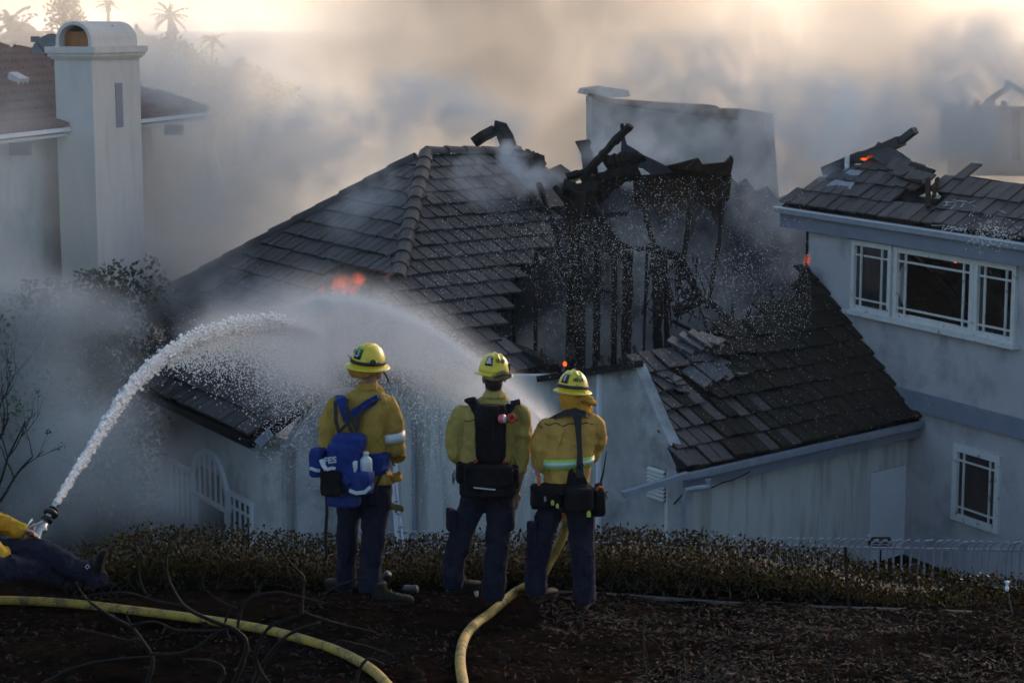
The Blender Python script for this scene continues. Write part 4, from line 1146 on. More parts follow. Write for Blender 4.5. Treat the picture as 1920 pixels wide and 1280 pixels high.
# the leaning frame behind the ridge
lf = thing('fallen_chimney_frame', P(930, 300, 45), 'bent dark frame poking above the main ridge in the smoke', 'ruin')
for s, w in (([(888, 268), (905, 256), (928, 244)], .25), ([(925, 240), (940, 243), (948, 258), (958, 285), (985, 300)], .35), ([(935, 285), (975, 292)], .4)):
    g = MB(); g.tube([P(x, y, 45) for x, y in s], w / 2 * 1.1, 5); g.build('charred_beam', M['char'], lf)
# ================================================================== far neighbourhood and plants
def leaf_cloud(mb, c, r, n, L, rnd, flat=1.0):
    c = Vector(c)
    for _ in range(n):
        d = Vector((rnd.gauss(0, 1), rnd.gauss(0, 1), rnd.gauss(0, 1))).normalized() * (rnd.random() ** .4)
        p = c + Vector((d.x * r[0], d.y * r[1], d.z * r[2]))
        a = Vector((rnd.gauss(0, 1), rnd.gauss(0, 1), rnd.gauss(0, 1))).normalized() * L * rnd.uniform(.5, 1.3)
        b = a.cross(Vector((rnd.gauss(0, 1), rnd.gauss(0, 1), rnd.gauss(0, 1)))).normalized() * L * .5
        mb.add([p - a / 2, p + b / 2, p + a / 2, p - b / 2], [(0, 1, 2, 3)])
folm = [pbr('far_foliage', (.07, .085, .045), (.035, .045, .022), scale=.6, rough=.8), pbr('far_foliage_light', (.12, .13, .07), (.06, .07, .04), scale=.6, rough=.8)]
bark = pbr('far_bark', (.10, .08, .06), (.06, .05, .04), scale=3)
def tree(px, base_py, top_py, D, w, label, kind='round', seed=1, n=900, gr=None, cat='tree'):
    r2 = random.Random(seed); b = P(px, base_py, D); t = P(px, top_py, D); H_ = t.z - b.z; b.z -= 3 if kind != 'bush' else 0
    if kind == 'bush': b.z = -6.7; H_ = t.z - b.z; b.z += .0
    o = thing({'palm': 'palm_tree', 'bush': 'bush'}.get(kind, 'tree'), b, label, cat, gr)
    g = MB()
    top = t.z - (H_ * .5 if kind != 'palm' else .6)
    g.tube([b, Vector((b.x + r2.uniform(-.3, .3), b.y, (b.z + top) / 2)), Vector((t.x, t.y, top))], [w * .06 + .12, w * .045 + .08, w * .03 + .05], 6); g.build('trunk', bark, o)
    m = MB()
    if kind == 'palm':
        c = Vector((t.x, t.y, t.z - H_ * .12))
        for k in range(26):
            a = r2.uniform(0, 6.28); el = r2.uniform(-.5, 1.1); L = w * .5 * r2.uniform(.8, 1.15)
            d = Vector((math.cos(a) * math.cos(el), math.sin(a) * math.cos(el), math.sin(el))); p = c.copy(); prev = p
            for s in range(5):
                q = prev + d * L / 5; d = (d + Vector((0, 0, -.22))).normalized(); sd = d.cross(Vector((0, 0, 1))).normalized() * L * .13 * (1 - s / 5.5)
                m.add([prev - sd, prev, q, q - sd + Vector((0, 0, -.1 * L))], [(0, 1, 2, 3)]); m.add([prev + sd, prev, q, q + sd + Vector((0, 0, -.1 * L))], [(0, 3, 2, 1)]); prev = q
    else:
        nb_ = 7 if kind != 'bush' else 11
        for k in range(nb_):
            zz = (b.z + 3 + H_ * (.15 + .8 * k / (nb_ - 1))) if kind != 'bush' else b.z + H_ * (.05 + .87 * k / (nb_ - 1))
            f = k / (nb_ - 1)
            wid = w * .5 * {'round': math.sin(math.pi * (.18 + .78 * f)), 'tall': (1 - f) * .55 + .25, 'bush': (1 - .35 * f ** 3) * r2.uniform(.8, 1.1)}[kind]
            m.cur = k % 2
            leaf_cloud(m, (t.x + r2.uniform(-.3, .3) * wid, t.y + r2.uniform(-.3, .3) * wid, zz), (wid, wid, H_ * (.16 if kind != 'bush' else .10)), n // nb_, w * .07 + .05 if kind != 'bush' else .15, r2)
    m.build('crown', folm, o)
    return o
far = [(450, 215, 120, 120, 7, 'dim tree mass swallowed by smoke', 'round'), (500, 235, 150, 115, 6, 'last dim tree in the thick smoke', 'round'), (300, 240, 120, 110, 7, 'grey tree mass beside the hip of the clay roof', 'round'), (400, 240, 140, 105, 6, 'dim bush like tree past the clay roof eave', 'round'), (255, 120, 50, 205, 3.0, 'yellowish hazy tree right behind the cap', 'round'), (345, 180, 88, 150, 6, 'broad hazy tree under the faint palm', 'round'), (18, 92, 38, 230, 7.5, 'broad palm', 'palm'), (40, 95, 50, 225, 4.5, 'small palm beside the broad palm', 'palm'), (118, 70, -25, 190, 6, 'tallest dark cypress like tree behind the wide chimney', 'tall'), (142, 70, -12, 195, 3, 'slim tree touching the tallest tree', 'tall'),
       (203, 80, -2, 200, 2.6, 'lone thin palm above the chimney cap', 'palm'), (318, 115, 20, 170, 3.4, 'pale palm in the haze', 'palm'), (325, 200, 58, 150, 6.5, 'hazy rounded tree below the pale palm', 'round'), (262, 130, 62, 180, 5.5, 'hazy tree touching the chimney', 'round'),
       (70, 110, 75, 240, 9, 'low hazy tree beyond the dish', 'round'), (400, 135, 68, 190, 3.0, 'faint thin palm in the smoke', 'palm'), (8, 120, 70, 200, 4, 'leafy tree at the edge of the far roofs', 'round'), (290, 170, 90, 160, 5, 'faint low tree behind the chimney', 'round'), (360, 180, 110, 165, 6, 'faint low tree in the smoke', 'round')]
for i, (x, b, t, D, w, l, k) in enumerate(far): tree(x, b, t, D, w, l + ' far away', k, 40 + i, gr='trees on the far slope')
for i, (x, y, w, h, l) in enumerate([(45, 82, 3.4, 2.0, 'far cream house with a brown roof behind the dish'), (80, 72, 2.4, 1.5, 'smaller far house next to the cream one'), (250, 100, 3.0, 1.8, 'faint far house beyond the chimney cap')]):
    c = P(x, y, 215 + i * 8); q = thing('far_house', c - Vector((0, 0, 1.5)), l, 'house', 'far houses')
    g = MB(); g.box(c - Vector((0, 0, 2)), (w, 0, 0), (0, 3, 0), (0, 0, h)); g.build('wall', M['stucco_c'], q)
    g = MB(); z0 = c.z - 2 + h; z1 = z0 + 1.3
    g.add([(c.x - w - .4, c.y - 3.4, z0), (c.x + w + .4, c.y - 3.4, z0), (c.x + w + .4, c.y + 3.4, z0), (c.x - w - .4, c.y + 3.4, z0), (c.x - w * .5, c.y, z1), (c.x + w * .5, c.y, z1)], [(0, 1, 5, 4), (1, 2, 5), (2, 3, 4, 5), (3, 0, 4), (3, 2, 1, 0)]); g.build('roof', M['clay'], q)
    for k in range(3):
        g = MB(); g.box(Vector((c.x - w * .6 + k * w * .6, c.y - 3.02, c.z - 2 + h * .3)), (w * .12, 0, 0), (0, .05, 0), (0, 0, h * .3)); g.build('window', M['trim'], q)
# hedge bushes between the houses, drowned in smoke
for i, (x, y, w, D_) in enumerate([(-10, 560, 3.4, 36.2), (50, 545, 3.0, 36.4), (108, 530, 3.0, 36.8), (158, 512, 2.3, 37.6), (212, 496, 2.0, 39.6), (268, 482, 2.6, 43.0)]):
    tree(x, y + 170, y, D_, w, ['first', 'second', 'third', 'fourth', 'fifth', 'last'][i] + ' bush of the smoky row under the chimney house, counted from the picture edge', 'bush', 80 + i, 4200, 'bushes below the chimney house', 'bush')
# bare burnt bush on the left
def branchy(mb, p, d, L, r, depth, rnd, spread=.7, tips=None, up=.1, seg=4):
    pts = [p]; rr = [r]
    for k in range(seg):
        d = (d + Vector((rnd.gauss(0, .14), rnd.gauss(0, .10), rnd.gauss(up * .4, .12)))).normalized()
        pts.append(pts[-1] + d * L / seg); rr.append(r * (1 - .45 * (k + 1) / seg))
    mb.tube(pts, rr, 5, cap=False)
    if tips is not None and depth <= 1: tips.append(pts[-1])
    if depth > 0:
        for k in range(rnd.choice((2, 3))):
            i = rnd.randrange(2, seg + 1)
            dd = (d + Vector((rnd.gauss(0, spread), rnd.gauss(0, spread * .6), rnd.gauss(.15, spread * .6)))).normalized()
            branchy(mb, pts[i], dd, L * rnd.uniform(.55, .85), rr[i] * .7, depth - 1, rnd, spread, tips, up, seg)
bush = thing('bare_bush', P(5, 905, 19), 'bare scorched bush with a few green leaves standing in the smoke at the picture edge', 'bush')
mb = MB(); r2 = random.Random(12); tips = []
for (x, y, dx, dz, L) in [(-30, 930, .25, .9, .75), (-10, 930, .15, 1, .8), (-40, 900, .5, .8, .7), (0, 940, .6, .7, .55), (-30, 860, .6, .7, .6)]:
    branchy(mb, P(x, y, 19), Vector((dx, 0, dz)).normalized(), L, .014, 3, r2, .45, tips)
mb.build('branches', pbr('dry_branch', (.04, .035, .032), (.02, .018, .017), scale=12), bush)
mb = MB()
for tpt in r2.sample(tips, min(12, len(tips))):
    leaf_cloud(mb, tpt, (.06, .06, .06), 12, .035, r2)
mb.build('leaves', pbr('fresh_leaf', (.06, .12, .025), (.04, .08, .02), scale=10), bush)
# ---- burnt shrub in the near foreground
bb = pbr('burnt_bark', (.016, .014, .013), (.008, .007, .0065), scale=16, rough=.8, bump=.6, bscale=60)
shr = thing('burnt_shrub', P(470, 1300, 9.2), 'charred leafless shrub with curling branches nearest the camera', 'shrub')
br = [([(430, 1300), (455, 1240), (462, 1205), (440, 1180), (390, 1160), (345, 1135), (318, 1090), (312, 1050), (322, 1010), (345, 984)], [.020, .018, .017, .016, .014, .012, .010, .008, .006, .004]),
      ([(270, 1300), (285, 1250), (282, 1225), (262, 1195), (245, 1175), (200, 1150), (160, 1120), (142, 1090)], [.017, .016, .015, .014, .013, .011, .008, .005]),
      ([(262, 1197), (235, 1200), (190, 1188), (135, 1178)], [.010, .009, .008, .005]),
      ([(282, 1225), (330, 1225), (365, 1215), (400, 1190), (425, 1178)], [.010, .010, .010, .008, .006]),
      ([(70, 1290), (130, 1255), (200, 1238), (285, 1230)], [.013, .012, .010, .008]),
      ([(250, 1178), (238, 1155), (240, 1145)], [.008, .006, .004]), ([(245, 1172), (290, 1165), (330, 1180), (380, 1182), (420, 1180)], [.008, .007, .007, .007, .006]),
      ([(470, 1300), (490, 1250), (540, 1190), (600, 1168)], [.02, .018, .014, .010]), ([(520, 1300), (480, 1240), (500, 1180), (540, 1160), (565, 1145), (568, 1085)], [.018, .016, .013, .011, .01, .008]),
      ([(566, 1150), (568, 1105), (570, 1082), (540, 1050), (520, 1010), (518, 990)], [.010, .009, .008, .007, .005, .003]), ([(570, 1084), (566, 1105)], [.006, .004]),
      ([(568, 1148), (620, 1165), (660, 1175), (705, 1185)], [.010, .008, .007, .005]), ([(430, 1198), (422, 1170), (428, 1150), (440, 1128)], [.010, .009, .007, .004]),
      ([(445, 1185), (450, 1150), (470, 1120), (520, 1110), (560, 1118), (610, 1130)], [.012, .011, .009, .008, .006, .004]), ([(445, 1140), (410, 1125), (385, 1105)], [.007, .006, .004]),
      ([(605, 1115), (640, 1095), (690, 1080)], [.008, .007, .005]), ([(603, 1125), (612, 1110), (622, 1105)], [.004, .003, .003]), ([(345, 1135), (300, 1128), (230, 1110), (150, 1118)], [.009, .008, .006, .004]), ([(272, 1112), (262, 1085), (258, 1045), (252, 1005), (262, 982)], [.009, .008, .007, .005, .003]),
      ([(258, 1045), (272, 1032)], [.005, .002]), ([(395, 1300), (420, 1262), (400, 1240), (340, 1235)], [.014, .012, .01, .007]), ([(665, 1300), (672, 1260), (690, 1235), (720, 1245)], [.014, .012, .010, .006]), ([(640, 1200), (700, 1215), (740, 1230)], [.008, .007, .004]),
      ([(522, 1025), (545, 1010), (580, 998)], [.004, .003, .002])]
for i, (p, r) in enumerate(br):
    D = 9.4 + (i * 37 % 10) * .05
    # smooth through the points
    V = [P(x, y, D) for x, y in p]; pts = []; rr = []
    for k in range(len(V) - 1):
        a = V[max(k - 1, 0)]; b = V[k]; c = V[k + 1]; d = V[min(k + 2, len(V) - 1)]
        for s in range(5):
            t = s / 5
            pts.append(.5 * ((2 * b) + (c - a) * t + (2 * a - 5 * b + 4 * c - d) * t * t + (3 * b - a - 3 * c + d) * t ** 3)); rr.append((r[k] + (r[k + 1] - r[k]) * t) * (1 + .12 * math.sin(k * 9 + s * 2.3)))
    pts.append(V[-1]); rr.append(r[-1])
    mb = MB(); mb.smooth = True; mb.tube(pts, [x * .76 * (1 + .12 * math.sin(n_ * 1.7)) for n_, x in enumerate(rr)], 7); mb.build('branch', bb, shr)
# thin dry stalks in the lower right
st = thing('dry_weed', P(1500, 1320, 10.5), 'thin dry stalks of a weed in the dark near corner under the pipe', 'weed')
mb = MB(); r2 = random.Random(31)
for k in range(34):
    x = r2.uniform(1180, 1920); a = P(x, 1300, 10.4); b = P(x + r2.gauss(20, 60), r2.uniform(1130, 1240), 10.6)
    mb.tube([a, a.lerp(b, .5) + Vector((r2.gauss(0, .03), 0, 0)), b], [.004, .003, .0015], 4, cap=False)
mb.build('stalks', bb, st)
# ================================================================== people
def cloth_mat(name, c, c2, worn, scale=7):
    t = NT(name)
    out = t.n('ShaderNodeOutputMaterial'); b = t.n('ShaderNodeBsdfPrincipled'); b.inputs['Roughness'].default_value = .85; b.inputs['Specular IOR Level'].default_value = .12
    geo = t.n('ShaderNodeNewGeometry'); pos = geo.outputs['Position']
    n1 = t.n('ShaderNodeTexNoise', i_Scale=scale, i_Detail=6, i_Roughness=.6); t.l(pos, n1.inputs[0])
    n2 = t.n('ShaderNodeTexNoise', i_Scale=3.2, i_Detail=5, i_Roughness=.65, i_Distortion=.6); t.l(pos, n2.inputs[0])
    c1_ = t.ramp(n1.outputs[0], [(.3, c), (.7, c2)])
    mx = t.n('ShaderNodeMixRGB'); t.l(t.ramp(n2.outputs[0], [(.52, 0), (.72, .75)]), mx.inputs[0]); t.l(c1_, mx.inputs[1]); mx.inputs[2].default_value = (*worn, 1)
    t.l(mx.outputs[0], b.inputs['Base Color'])
    mp = t.n('ShaderNodeMapping'); mp.inputs['Scale'].default_value = (8, 8, 3.4); mp.inputs['Rotation'].default_value = (.3, .2, .4); t.l(pos, mp.inputs[0])
    w = t.n('ShaderNodeTexNoise', i_Scale=1.0, i_Detail=4, i_Roughness=.5, i_Distortion=1.4); t.l(mp.outputs[0], w.inputs[0])
    r_ = t.n('ShaderNodeMath', operation='ABSOLUTE'); t.l(t.math('SUBTRACT', w.outputs[0], .5), r_.inputs[0])
    f = t.n('ShaderNodeTexNoise', i_Scale=400.0, i_Detail=2); t.l(pos, f.inputs[0])
    h = t.math('MULTIPLY_ADD', f.outputs[0], .015, t.math('ADD', t.math('MULTIPLY', w.outputs[0], 1.1), t.math('MULTIPLY', t.math('POWER', r_.outputs[0], .7), .45)))
    bp = t.n('ShaderNodeBump', i_Strength=.7, i_Distance=.06); t.l(h, bp.inputs['Height']); t.l(bp.outputs[0], b.inputs['Normal'])
    t.l(b.outputs[0], out.inputs[0]); return t.m
def skin_mat():
    t = NT('skin'); out = t.n('ShaderNodeOutputMaterial'); b = t.n('ShaderNodeBsdfPrincipled')
    geo = t.n('ShaderNodeNewGeometry'); n1 = t.n('ShaderNodeTexNoise', i_Scale=30.0, i_Detail=5); t.l(geo.outputs['Position'], n1.inputs[0])
    t.l(t.ramp(n1.outputs[0], [(.3, (.36, .19, .135)), (.7, (.27, .13, .09))]), b.inputs['Base Color'])
    b.inputs['Roughness'].default_value = .5; b.inputs['Subsurface Weight'].default_value = .12; b.inputs['Subsurface Radius'].default_value = (.012, .005, .003)
    t.l(b.outputs[0], out.inputs[0]); return t.m
K_ = dict(
    j1=cloth_mat('jacket_mustard', (.43, .265, .06), (.34, .205, .045), (.21, .14, .045)),
    j2=cloth_mat('jacket_khaki_yellow', (.46, .34, .10), (.37, .27, .08), (.25, .19, .06)),
    j3=cloth_mat('jacket_amber', (.58, .33, .08), (.47, .26, .065), (.33, .19, .055)),
    j4=cloth_mat('jacket_bright_yellow', (.62, .36, .03), (.50, .28, .03), (.34, .19, .03)),
    navy=cloth_mat('navy_trousers', (.016, .018, .036), (.010, .012, .026), (.026, .026, .040)),
    black=cloth_mat('black_gear_cloth', (.010, .010, .012), (.006, .006, .007), (.02, .02, .022), 12),
    blue=cloth_mat('blue_pack_cloth', (.018, .045, .22), (.012, .03, .15), (.03, .05, .13), 9),
    skin=skin_mat(),
    helm=pbr('yellow_helmet_shell', (.80, .58, .03), (.66, .47, .025), scale=14, rough=.42, bump=.12, c3=(.30, .22, .06), s3=26, w3=(.60, .70), coat=.15),
    brimu=pbr('yellow_helmet_brim', (.72, .55, .03), (.60, .46, .03), scale=9, rough=.42),
    ridge=pbr('helmet_ridge', (.80, .63, .05), (.70, .54, .04), scale=9, rough=.35, coat=.3),
    strap=pbr('black_strap', (.012, .012, .013), (.02, .02, .02), scale=30, rough=.6, bump=.3, bscale=200),
    patch=pbr('dark_sticker', (.015, .02, .028), (.02, .025, .035), scale=10, rough=.3),
    teal=pbr('teal_print', (.20, .55, .48), rough=.4), white=pbr('white_print', (.62, .64, .66), rough=.5), ink=pbr('black_lettering', (.012, .012, .010), rough=.4),
    green=pbr('lime_tape', (.38, .68, .10), (.30, .56, .08), scale=30, rough=.5), silver=pbr('reflective_silver_tape', (.62, .64, .66), (.50, .52, .55), scale=30, rough=.35, bump=.2, bscale=300),
    shroud1=cloth_mat('shroud_orange', (.42, .20, .03), (.33, .15, .025), (.24, .12, .03), 12),
    shroud3=cloth_mat('shroud_amber', (.68, .32, .04), (.52, .23, .03), (.34, .16, .03), 12),
    shroud2=cloth_mat('shroud_tan', (.30, .22, .10), (.24, .17, .07), (.10, .08, .05), 12),
    hair=pbr('dark_hair', (.028, .018, .013), (.015, .010, .008), scale=60, rough=.6, bump=.6, bscale=220),
    boot=pbr('dusty_boot_leather', (.026, .021, .017), (.014, .012, .010), scale=18, rough=.75, bump=.4, bscale=60),
    sole=pbr('boot_sole', (.010, .009, .008), (.018, .016, .014), scale=30, rough=.9, bump=.5, bscale=60),
    bottle=pbr('milky_bottle_plastic', (.55, .60, .62), (.48, .53, .55), scale=4, rough=.3), cap=pbr('white_cap', (.7, .7, .68), rough=.4),
    red=pbr('red_strap', (.45, .03, .02), rough=.5), pink=pbr('pink_tape', (.75, .12, .16), rough=.5), orange=pbr('orange_handle', (.65, .14, .02), rough=.45),
    lime=pbr('lime_tag', (.50, .60, .10), rough=.5), olive=pbr('olive_glove_leather', (.17, .14, .05), (.10, .085, .03), scale=30, rough=.8, bump=.5, bscale=90), metal=pbr('worn_steel', (.45, .45, .45), (.3, .3, .3), scale=20, rough=.35, metal=.8),
)
TEX = {}
def wtex(kind, scale, depth=2):
    k = (kind, scale)
    if k not in TEX:
        tx = bpy.data.textures.new('wrinkle_noise', kind); tx.noise_scale = scale
        if kind == 'CLOUDS': tx.noise_depth = depth
        TEX[k] = tx
    return TEX[k]
def soft(o, voxel=.012, smooth=4, wr=.010, ws_=.09, it=.5, fine=.004, subd=0):
    m = o.modifiers.new('remesh', 'REMESH'); m.mode = 'VOXEL'; m.voxel_size = voxel; m.use_smooth_shade = True
    if smooth:
        s = o.modifiers.new('smooth', 'SMOOTH'); s.factor = it; s.iterations = smooth
    if wr:
        d = o.modifiers.new('folds', 'DISPLACE'); d.texture = wtex('CLOUDS', ws_); d.strength = wr * 2; d.mid_level = .5; d.texture_coords = 'LOCAL'
    if wr >= .012:
        d = o.modifiers.new('drapes', 'DISPLACE'); tx = wtex('MARBLE', .16); tx.marble_type = 'SOFT'; tx.turbulence = 9; d.texture = tx; d.strength = wr * 1.1; d.mid_level = .5; d.texture_coords = 'LOCAL'
    if fine:
        d = o.modifiers.new('creases', 'DISPLACE'); d.texture = wtex('CLOUDS', ws_ * .35); d.strength = fine * 2; d.mid_level = .5; d.texture_coords = 'LOCAL'
    return o
class Fig:
    """a person; points come as (x, y) of the picture on the depth plane D plus dd"""
    def __init__(s, D, label, group=None, foot=(0, 0)):
        s.D = D; s.root = thing('person', P(foot[0], foot[1], D), label, 'person', group)
    def p(s, x, y, dd=0.0): return P(x, y, s.D + dd)
    def loft(s, mb, rows, n=18, yaw=0.0, k=2.3):
        """rows: (x, y, dd, half width m, half depth m[, yaw]) horizontal rings"""
        rg = []
        for r in rows:
            c = s.p(r[0], r[1], r[2]); ya = r[5] if len(r) > 5 else yaw
            ux = Vector((math.cos(ya), math.sin(ya), 0)); uy = Vector((-math.sin(ya), math.cos(ya), 0))
            ring = []
            for i in range(n):
                t = 2 * math.pi * i / n; cx = math.cos(t); sy = math.sin(t)
                q = (abs(cx) ** k + abs(sy) ** k) ** (-1 / k)
                ring.append(c + ux * cx * q * r[3] + uy * sy * q * r[4])
            rg.append(ring)
        mb.rings(rg)
    def limb(s, mb, pts, rad, n=12, open_end=False):
        V = [s.p(*a) for a in pts]; mb.tube(V, rad, n)
        for v, r in ((V[0], rad[0]), (V[-1], rad[-1]))[:1 if open_end else 2]: mb.ell(v, (r, 0, 0), (0, r, 0), (0, 0, r), 10, 8)
    def part(s, mb, name, mat, parent=None, **kw): return mb.build(name, mat, parent or s.root, **kw)

def helmet(F, c, yaw, pitch, roll, text, patch_az, text_az, name_label, glyph='3', glyph_mat='teal', tapes=(), lamp_az=None, strap=True, sc_=1.0, text_el=.42):
    """full brim helmet; local x right, y to the wearer's front, z up"""
    Mx = Matrix.Rotation(yaw, 3, 'Z') @ Matrix.Rotation(pitch, 3, 'X') @ Matrix.Rotation(roll, 3, 'Y')
    A, B, Hh = .116 * sc_, .134 * sc_, .142 * sc_
    def surf(az, el, off=0.0, ridges=True):
        # az: 0 = back, + towards wearer's right; el 0..1 from rim to crown
        e = el * math.pi / 2
        x = A * math.sin(az) * math.cos(e) ** .85; y = -B * math.cos(az) * math.cos(e) ** .85; z = Hh * math.sin(e) ** .95
        r = 1 + off / .12
        if ridges:
            g = 0
            for rx_, h_ in ((0, .010), (.040, .006), (-.040, .006)):
                g += h_ * math.exp(-((x - rx_) / .0085) ** 2)
            g *= min(1, max(0, (el - .18) / .25))
            z += g; r += g * 2.0
        return Vector((x * r, y * r, z * (1 + off / .12)))
    def W(v): return c + Mx @ v
    mb = MB(); mb.smooth = True
    n, rows = 64, 18
    rg = []
    for j in range(rows):
        el = j / (rows - 1) * .985
        rg.append([W(surf(2 * math.pi * i / n, el)) for i in range(n)])
    mb.rings(rg, cap=True)
    ho = mb.build('helmet', K_['helm'], F.root, label=name_label)
    # brim
    mb = MB(); mb.smooth = True; rg = []
    for (o_, dz) in ((-.004, .006), (.008, .0), (.020, -.006), (.030, -.011), (.033, -.016), (.030, -.018), (.020, -.012), (.008, -.007), (-.006, -.004)):
        ring = []
        for i in range(n):
            az = 2 * math.pi * i / n
            ext = 1 + .35 * max(0, math.cos(az)) ** 2 + .25 * max(0, -math.cos(az)) ** 2
            d = Vector((A * math.sin(az), -B * math.cos(az), 0)); u = d.normalized()
            ring.append(W(d + u * o_ * ext * sc_ + Vector((0, 0, dz - .004 * ext))))
        rg.append(ring)
    mb.rings(rg, cap=False); mb.build('brim', K_['brimu'], ho)
    def bandgeo(el0, el1, off, a0, a1, name, mat, parent, th=.003, n=40, rid=False):
        mb = MB(); mb.smooth = True; rg = []
        for i in range(n + 1):
            az = a0 + (a1 - a0) * i / n
            rg.append([W(surf(az, el0, off + .0, rid)), W(surf(az, el0, off + th, rid)), W(surf(az, (el0 + el1) / 2, off + th, rid)), W(surf(az, el1, off + th, rid)), W(surf(az, el1, off, rid))])
        mb.rings(rg, cap=True); return mb.build(name, mat, parent)
    if strap: bandgeo(.05, .16, .002, 0, 2 * math.pi, 'elastic_strap', K_['strap'], ho, n=60)
    if patch_az is not None:
        bandgeo(.22, .56, .006, patch_az - .26, patch_az + .26, 'sticker', K_['patch'], ho, n=8)
        wrap_text(glyph, .066, lambda u, v: W(surf(patch_az + u / .118, .39 + v / .20, .0105, False)), K_[glyph_mat], ho, 'emblem')
    wrap_text(text, .036, lambda u, v: W(surf(text_az + u / .118, text_el + v / .20, .0075, True)), K_['ink'], ho, 'lettering', stretch=.92)
    for (a0, a1, e0, e1) in tapes:
        bandgeo(e0, e1, .002, a0, a1, 'tape', K_['green'], ho, n=12, rid=True)
    if lamp_az is not None:
        cc = W(surf(lamp_az, .16, .022, False)); u = (cc - W(Vector((0, 0, .02)))).normalized()
        mb = MB(); mb.smooth = True; mb.lathe(cc - u * .012, u, [(.006, 0), (.022, 0), (.024, .02), (.018, .03), (.002, .03)], 14); mb.build('headlamp', K_['strap'], ho)
    return ho, W, surf, Mx

def text_mesh(txt, size, bold=.0):
    cu = bpy.data.curves.new('lettering_shape', 'FONT'); cu.body = txt; cu.size = size; cu.align_x = 'CENTER'; cu.align_y = 'CENTER'
    cu.resolution_u = 3; cu.offset = bold
    o = bpy.data.objects.new('lettering_shape', cu); col.objects.link(o)
    bpy.context.view_layer.update()
    me = bpy.data.meshes.new_from_object(o)
    bpy.data.objects.remove(o); bpy.data.curves.remove(cu)
    bm = bmesh.new(); bm.from_mesh(me); bmesh.ops.triangulate(bm, faces=bm.faces)
    bmesh.ops.subdivide_edges(bm, edges=[e for e in bm.edges if e.calc_length() > size * .25], cuts=1)
    bm.to_mesh(me); bm.free()
    return me
def wrap_text(txt, size, fn, mat, parent, name, stretch=1.0, bold=None):
    me = text_mesh(txt, size, size * .035 if bold is None else bold)
    mb = MB()
    mb.add([fn(v.co.x * stretch, v.co.y) for v in me.vertices], [tuple(p.vertices) for p in me.polygons])
    bpy.data.meshes.remove(me)
    return mb.build(name, mat, parent)

def head(F, mb, c, yaw, pitch=0, s=1.0):
    """head with face, ears; c = middle of the skull"""
    Mx = Matrix.Rotation(yaw, 3, 'Z') @ Matrix.Rotation(pitch, 3, 'X')
    def E(x, y, z, a, b, d): mb.ell(c + Mx @ Vector((x, y, z)) * s, Mx @ Vector((a, 0, 0)) * s, Mx @ Vector((0, b, 0)) * s, Mx @ Vector((0, 0, d)) * s, 14, 10)
    E(0, 0, .02, .077, .095, .095); E(0, .022, -.045, .062, .072, .075)      # skull, face
    E(0, .062, -.092, .030, .026, .024)                                      # chin
    E(-.032, .03, -.075, .022, .04, .03); E(.032, .03, -.075, .022, .04, .03)
    E(0, .100, -.030, .011, .020, .020); E(0, .094, -.005, .008, .012, .028)  # nose
    E(0, .082, -.062, .025, .012, .006); E(0, .082, -.071, .022, .012, .006)  # lips
    E(-.03, .080, .012, .028, .012, .008); E(.03, .080, .012, .028, .012, .008)  # brow
    E(-.05, .055, -.02, .020, .022, .018); E(.05, .055, -.02, .020, .022, .018)
    for sx in (-1, 1): E(sx * .080, -.004, -.022, .009, .019, .033); E(sx * .082, -.010, -.02, .012, .006, .026)
    return Mx
def hand(mb, wrist, d, palm_n, thumb_side, s=1.0, curl=.5):
    """palm with four unequal fingers and a thumb; d = pointing direction, palm_n = palm normal"""
    d = Vector(d).normalized(); n = Vector(palm_n); n = (n - d * n.dot(d)).normalized(); x = d.cross(n) * thumb_side
    mb.rings([[wrist + d * t + x * w * math.cos(a) + n * h * math.sin(a) for a in [2 * math.pi * k / 10 for k in range(10)]] for t, w, h in ((-.03, .028, .021), (.0, .028, .020), (.03, .036, .018), (.065, .042, .016), (.092, .040, .013))])
    for k, (off, L) in enumerate(((.031, .072), (.011, .080), (-.010, .074), (-.030, .058))):
        p = wrist + d * .082 * s + x * off; dd = d.copy(); pts = [p]
        for j, f in enumerate((.42, .32, .26)):
            an = curl * (.5 + .35 * j); q = Matrix.Rotation(an if True else 0, 3, x); dd = (dd * math.cos(an * .6) + n * math.sin(an * .6)).normalized()
            pts.append(pts[-1] + dd * L * f)
        mb.tube(pts, [.0098, .0092, .0085, .0070], 8)
    p = wrist + d * .02 + x * .026; q = p + (x * .7 + d * .7 + n * .25).normalized() * .045; r = q + (d * .9 + x * .2 + n * .4).normalized() * .034
    mb.tube([p, q, r], [.015, .0115, .0085], 8)
